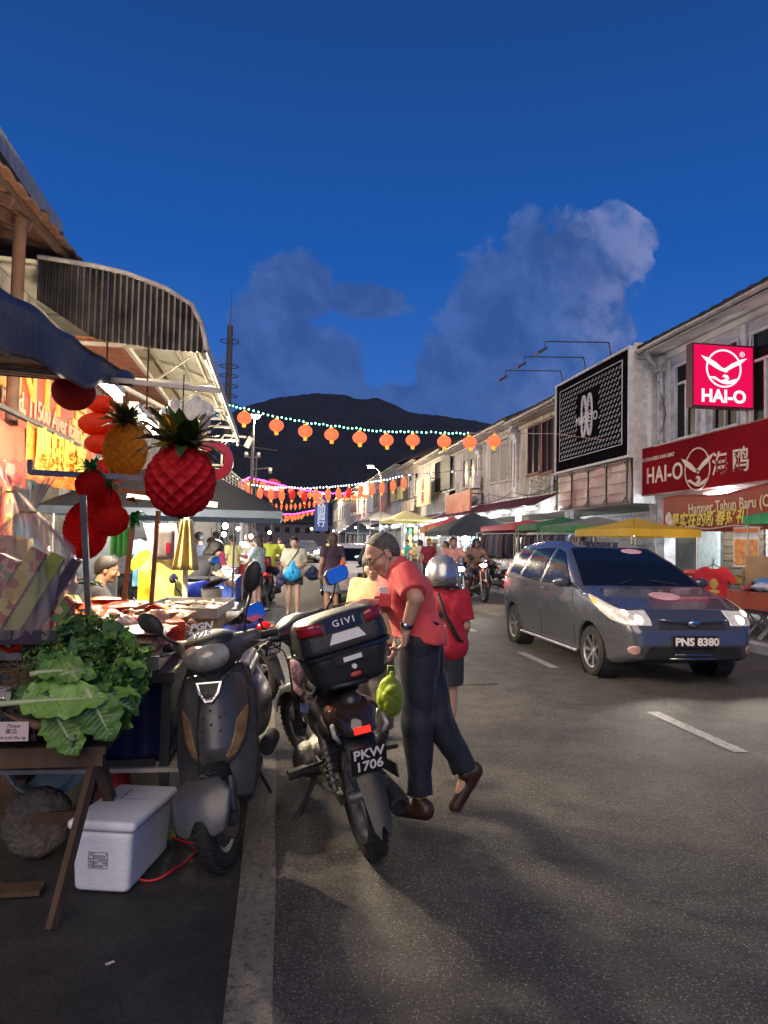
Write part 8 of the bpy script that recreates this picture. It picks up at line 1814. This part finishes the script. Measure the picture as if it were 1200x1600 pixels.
pr_ = mat('paper_crimson', (.68, .012, .022), .6, var=.15, scale=6, transl=.42); py_ = mat('paper_yellow', (.80, .42, .02), .6, var=.12, scale=6, transl=.42); prb = mat('paper_red', (.85, .02, .012), .6, var=.12, scale=6, transl=.62); por = mat('paper_orange', (.88, .11, .03), .6, var=.15, scale=5, transl=.55)
honey('pineapple_lantern', 'large crimson honeycomb pineapple lantern with a dark leaf crown', tuple(atY(282, 752, 3.5)), (.172, .172, .178), pr_, 13, 7, .14, 44, None, 1.25, 2.24, nu=208, nv=120, gold=7)
honey('pineapple_lantern', 'yellow honeycomb pineapple lantern left of the big crimson one', tuple(atY(195, 705, 4.2)), (.128, .128, .168), py_, 13, 9, .17, 40, mat('crown_olive', (.07, .08, .015), .4, var=.5, scale=30), 1.05, 2.28, gold=6)
honey('honeycomb_ball', 'dark red honeycomb ball high above the red cloth', tuple(atY(115, 612, 4.0)), (.112, .112, .10), mat('paper_dark_red', (.50, .012, .012), .6, var=.2), 24, 14, .06, None, cord=2.33)
for i, (px, py, r_) in enumerate(((160, 632, .10), (152, 663, .125), (158, 694, .11), (172, 735, .13))):
    honey('fluted_lantern', ['top fluted orange lantern of the stacked chain', 'widest fluted orange lantern, second of the chain', 'third fluted orange lantern of the chain', 'lowest fluted red lantern behind the yellow pineapple'][i], tuple(atY(px, py, 4.9)), (r_, r_, r_*.62), por if i < 3 else prb, 40, 0.5, .12, None, cord=2.32)
for i, (px, py, Y, r_) in enumerate(((141, 758, 3.55, (.072, .072, .075)), (163, 790, 3.75, (.085, .085, .10)), (172, 812, 3.70, (.095, .08, .085)), (134, 828, 3.85, (.115, .115, .155)))):
    honey('honeycomb_ball', ['small red ball lantern with a green crown at the corner of the bar', 'red ball lantern between the small one and the widest', 'red ball lantern lowest on the right of the cluster', 'tall red lantern hanging behind the grey post'][i], tuple(atY(px, py, Y)), r_, prb, 22, 11, .16, 22 if i in (0, 1) else None, crown_b, .9, 1.8 if i else 1.75, nu=160, nv=60)
post('cream bar under the canopy from which the pineapple lanterns hang', (-1.9, 3.62, 2.28), atY(345, 611, 3.55), .022, steelw)
t = thing('foil_decoration', 'bright green foil leaf bunch hanging right of the red ball lanterns', 'decoration', atY(205, 803, 3.75)); b = MB(); r = random.Random(5)
for k in range(26): ph = r.uniform(-.9, .7); leaf(b, (0, 0, 0), (cos(ph)*r.uniform(.4, 1), r.uniform(-.5, .5), sin(ph)-.3), (0, 0, 1), r.uniform(.05, .10), .03, r, .6, 0, 4, 5, .003)
b.build('leaves', crown_b, t, smooth=1)
t = thing('foil_decoration', 'green foil leaf fan hanging low beside the grey post', 'decoration', atY(122, 912, 3.9)); b = MB()
for k in range(30): ph = r.uniform(-.5, .5)+(0 if k % 2 else pi); leaf(b, (0, 0, 0), (cos(ph), r.uniform(-.4, .4), sin(ph)*.5+(.15 if k % 2 else -.25)), (0, 0, 1), r.uniform(.06, .14), .035, r, .4, 0, 4, 5, .003)
b.build('leaves', crown_b, t, smooth=1)
t = thing('foil_decoration', 'gold foil twist hanging above the green leaf bunch', 'decoration', atY(198, 782, 3.75)); b = MB()
for k in range(14): leaf(b, (0, 0, 0), (1, r.uniform(-.4, .4), r.uniform(-.2, .7)), (0, 0, 1), r.uniform(.04, .08), .02, r, .4, 0, 4, 5, .003)
b.build('twist', goldleaf, t, smooth=1)
MB().lathe([(.0, .055), (.02, .05), (.03, .0), (.045, -.03), (.0, -.03)], tuple(atY(262, 700, 4.6)), 16).build('gold_bell', goldleaf, smooth=1, label='small gold bell between the two pineapple lanterns', cat='bell')
RGm = mat('ring_pink_red', (.75, .02, .06), .3, coat=.4)
MB().lathe([(.06, -.02), (.11, -.02), (.115, 0), (.11, .02), (.06, .02)], tuple(atY(334, 720, 4.2)), 28, RX(90)).build('round_fan', RGm, smooth=40, label='glossy pink red round fan behind the right of the crimson pineapple lantern', cat='fan')
whb = mat('white_plastic_bag', (.78, .74, .62), .35, var=.12, scale=10, alpha=.93, bump=.4, bscale=30)
for i, (px, py, s, lb) in enumerate(((272, 662, (.15, .13, .14), 'crumpled white plastic bag hanging left above the crimson lantern'), (306, 655, (.16, .14, .15), 'crumpled white plastic bag hanging right above the crimson lantern'), (278, 690, (.20, .15, .26), 'long white plastic bag hanging behind the crown of the crimson lantern'))):
    o = sdf_obj('plastic_bag', [('u', P.ell((0, 0, 0), tuple(q_*.5 for q_ in s))), ('u', P.cap((0, 0, s[2]*.3), (.0, 0, s[2]*.75), .03, .035), .04), ('u', P.ell((s[0]*.3, 0, s[2]*.4), (.05, .03, .05)), .03), ('u', P.ell((-s[0]*.35, 0, s[2]*.35), (.04, .03, .05)), .03)], .007, whb, None, fold(.016, i+3, 2.6), label=lb, cat='plastic bag'); o.location = atY(px, py, 4.5)
yb_ = mat('gold_cloth', (.62, .48, .18), .6, var=.2, scale=8)
MB().sheet(lambda a, c: tuple(atY(292, 812, 6.1)+Vector(((a-.5)*(.08+.13*(1-c)), .05*sin(a*14), -.42*(1-c)))), 26, 8, thick=.004).build('hanging_cloth', yb_, smooth=1, label='pale yellow cloths draped from the slim white post', cat='cloth')
ysm = mat('shirt_yellow', (.80, .55, .02), .7, var=.12, sheen=.1)
tshirt('bright yellow football shirt hanging under the tarpaulin', atY(243, 858, 7.5), radians(25), ysm, .85); tshirt('pale yellow shirt with a faint print hanging right of the bright yellow one', atY(262, 866, 7.2), radians(10), mat('shirt_pale_yellow', (.72, .68, .20), .7), .8); tshirt('blue and white shirt hanging left of the yellow shirts', atY(232, 842, 7.7), radians(30), mat('shirt_blue', (.12, .35, .6), .7), .8)
MB().sheet(lambda a, c: tuple(atY(244, 818, 7.1)+Vector((a*.30-.12+.10*(1-c), .03*sin(a*9), -.34*(1-c)))), 14, 6, thick=.004).build('striped_cloth', mat('stripe_red_white', (.7, .1, .1), .7, var=0, scale=7, col2=(.75, .72, .7), stretch=(9, .1, .1)), smooth=1, label='red and white striped cloth slung above the yellow shirts', cat='cloth')
# rolled green paper tubes behind the lantern cluster
for i, (px, py) in enumerate(((178, 845), (187, 848), (196, 846))): p_ = atY(px, py, 5.2); MB().cyl(p_+Vector((0, 0, -.10)), p_+Vector((0, 0, .10)), .024, n=12).build('green_tube', crown_b, smooth=40, label=['leftmost of three green paper tubes hanging behind the red lanterns', 'middle one of three green paper tubes hanging behind the red lanterns', 'rightmost of three green paper tubes hanging behind the red lanterns'][i], cat='tube')
# ---- cellophane hampers
cello = bpy.data.materials.new('cellophane'); cello.use_nodes = True; t_ = cello.node_tree; t_.nodes.clear(); MATS['cellophane'] = cello
mx_ = t_.nodes.new('ShaderNodeMixShader'); mx_.inputs[0].default_value = .30; tr_ = t_.nodes.new('ShaderNodeBsdfTransparent'); gl_ = t_.nodes.new('ShaderNodeBsdfPrincipled'); gl_.inputs['Roughness'].default_value = .10; gl_.inputs['Base Color'].default_value = (.75, .62, .55, 1)
ou_ = t_.nodes.new('ShaderNodeOutputMaterial'); t_.links.new(tr_.outputs[0], mx_.inputs[1]); t_.links.new(gl_.outputs[0], mx_.inputs[2]); t_.links.new(mx_.outputs[0], ou_.inputs[0])
def hamper(label, c, s, boxes, seed, sheet_m=None):
    t = thing('hamper', label, 'hamper', c); r = random.Random(seed); q_ = [r.uniform(0, 6) for _ in range(5)]
    prof = [(.30, 0), (.50, .04), (.52, .35), (.44, .58), (.20, .72), (.07, .78), (.12, .86), (.24, 1.0)]
    b = MB(); m_ = len(prof)
    def f(a, c_):
        i = min(m_-2, int(c_*(m_-1))); g = c_*(m_-1)-i; rr_ = prof[i][0]*(1-g)+prof[i+1][0]*g; z = prof[i][1]*(1-g)+prof[i+1][1]*g
        k = 1+.10*sin(7*a*2*pi+q_[0]+z*4)+.07*sin(13*a*2*pi+q_[1]-z*9)+.05*sin(23*a*2*pi+q_[2])*(1+z); return (s[0]*rr_*k*cos(2*pi*a), s[1]*rr_*k*sin(2*pi*a), s[2]*z+.01*sin(9*a*2*pi))
    b.sheet(f, 90, 28).build('wrapping', sheet_m or cello, t, smooth=1)
    for (p, d, rot, m__) in boxes: o = MB().box((0, 0, 0), d).build('gift_box', m__, t); o.location = p; o.rotation_euler = [radians(x) for x in rot]
    MB().tube([(.035*cos(a), .035*sin(a), s[2]*.78) for a in np.linspace(0, 6.28, 12)[:-1]], .006, 5, closed=True).build('tie', goldleaf, t)
    return t
hy = printed('hamper_print_a', [(.62, .42, .03), (.62, .42, .03), (.50, .08, .02), (.70, .55, .10)], 26)
hr_ = printed('hamper_print_b', [(.42, .02, .02), (.10, .22, .05), (.60, .35, .20), (.35, .02, .03)], 34)
hy_ = mat('hamper_yellow', (.62, .42, .03), .3, var=0, scale=30, col2=(.50, .10, .02), coat=.3); hg = mat('hamper_green', (.30, .36, .04), .3, var=.3, scale=9, coat=.3); hd = mat('hamper_dark', (.05, .03, .06), .25, var=.4, scale=9, coat=.3)
hc_ = atY(60, 935, 3.45)
hamper('cellophane wrapped festive hamper of tilted yellow and red boxes at the left edge', (hc_.x-.06, 3.45, .98), (.40, .36, .74), [((-.02, -.10, .20), (.07, .05, .46), (0, 28, 0), hy), ((.06, -.09, .19), (.06, .06, .44), (0, 28, 5), hg), ((.13, -.07, .18), (.045, .05, .42), (0, 30, 8), hd), ((-.12, -.07, .18), (.09, .05, .42), (0, 24, -6), hr_), ((-.20, -.03, .16), (.08, .06, .36), (0, 20, -10), hr_), ((0, .04, .18), (.3, .10, .34), (0, 0, 0), hy), ((.02, -.06, .03), (.34, .20, .06), (0, 0, 0), hd), ((.17, -.10, .10), (.05, .04, .22), (0, 32, 0), hr_)], 4)
MB().box((hc_.x-.06, 3.72, .90), (.14, .12, .12)).build('hamper_stand', darkf, label='dark box under the cellophane hamper', cat='box')
h_2 = atY(28, 860, 4.6); hamper('golden hamper standing behind the cellophane one', (h_2.x-.05, 4.6, 1.05), (.42, .36, .85), [((0, -.05, .2), (.12, .1, .4), (0, 5, 0), hy), ((.11, -.05, .2), (.08, .1, .36), (0, -5, 0), goldleaf), ((-.11, -.05, .18), (.08, .1, .36), (0, 8, 0), hg)], 8, None)
MB().box((h_2.x-.05, 4.7, .94), (.6, .5, .18)).build('hamper_stand', darkf, label='dark box under the golden hamper', cat='box')
# ---- mid left stalls
table('cloth covered table under the dark blue tent', -1.45, -.55, 10.6, 12.4, .86, g=G0, top=white, cloth=mat('cloth_blue', (.06, .12, .50), .7)); table('long table of wares beyond the dark blue tent', -1.6, -.75, 13.2, 15.4, .88, g=G0, top=white, cloth=mat('cloth_lilac', (.5, .42, .55), .7)); table('table of wares farther along the left', -1.6, -.7, 18, 22, .85, g=G0, cloth=pm_[0]); table('low table of white trays before the dark blue tent', -1.25, -.45, 9.05, 9.75, .62, g=G0, top=white)
for i in range(40):
    y_ = rp.uniform(10.7, 12.3) if i < 22 else rp.uniform(13.3, 15.3); packet(rp.choice([4, 3, 4]), (rp.uniform(-1.4, -.62) if i < 22 else rp.uniform(-1.5, -.8), y_, .90), (.24, .16, .05), (0, 0, rp.uniform(0, 3)), 'pale packet on the cloth covered tables of the left stalls', 'pale packets on the left tables', i+400)
for i in range(26): pack((rp.uniform(-1.5, -.8), rp.uniform(18.2, 21.8), .93), (.3, .5, .2), rp.randint(0, 7), 'bright package on the farther left table', 'packages on the farther left table', rp.uniform(0, 3))
po = thing('cooking_pot', 'big steel pot with a black wok on top beside the stall keeper', 'pot', (-.86, 8.9, G0)); MB().lathe([(0, .5), (.24, .5), (.25, .52), (.25, .90), (.26, .91), (.24, .91), (.23, .54), (0, .54)], (0, 0, 0), 30).build('pot_body', steel, po, smooth=40); MB().lathe([(0, .90), (.15, .92), (.34, 1.02), (.35, 1.03), (.15, .94), (0, .92)], (0, 0, 0), 30).build('wok', mpl, po, smooth=40); MB().cyl((0, 0, 0), (0, 0, .498), .2).build('gas_burner', dsteel, po)
for i, (x, y, m__) in enumerate(((-1.05, 9.3, 'blue'), (-.7, 9.3, 'white'))): MB().lathe([(0, .585), (.14, .585), (.19, .70), (.195, .70), (.15, .58), (0, .58)], (x, y, 0), 20).build('bowl', MATS['basin_blue'] if i == 0 else white, smooth=40, label=['pale blue bowl on the low table before the dark blue tent', 'white bowl on the low table before the dark blue tent'][i], cat='bowl')
# banner text glimpse and shop goods on the left wall
MB().box((-2.9, 12.95, 1.62), (2.0, .03, .3)).build('stall_banner', mat('banner_white', (.6, .6, .62), .6), label='white stall banner with blue letters at the back of the dark blue tent', cat='banner')
tb_ = text('lettering', 'Nasi Lemak', .20, frame((-2.9, 12.93, 1.62), (1, 0, 0), (0, 0, 1)), mat('blue_ink', (.04, .05, .35), .5), bpy.data.objects['stall_banner'], .002)
for i in range(36):
    yy = rg.uniform(6.4, 12.4); pack((-3.75 if i % 2 else -4.6, yy, rg.uniform(.5, 2.6)), (.5, .4, .45), rg.randint(0, 7), 'bright package on the shelves inside the left shophouse', 'packages inside the left shophouse', pi/2)
plight(bpy.data.objects['shop_ceiling'], (-4.6, 7.3, 3.1), 60, (1, .85, .6), .2, 'shop_light'); plight(bpy.data.objects['shop_ceiling'], (-4.6, 11, 3.1), 60, (1, .85, .6), .2, 'shop_light')
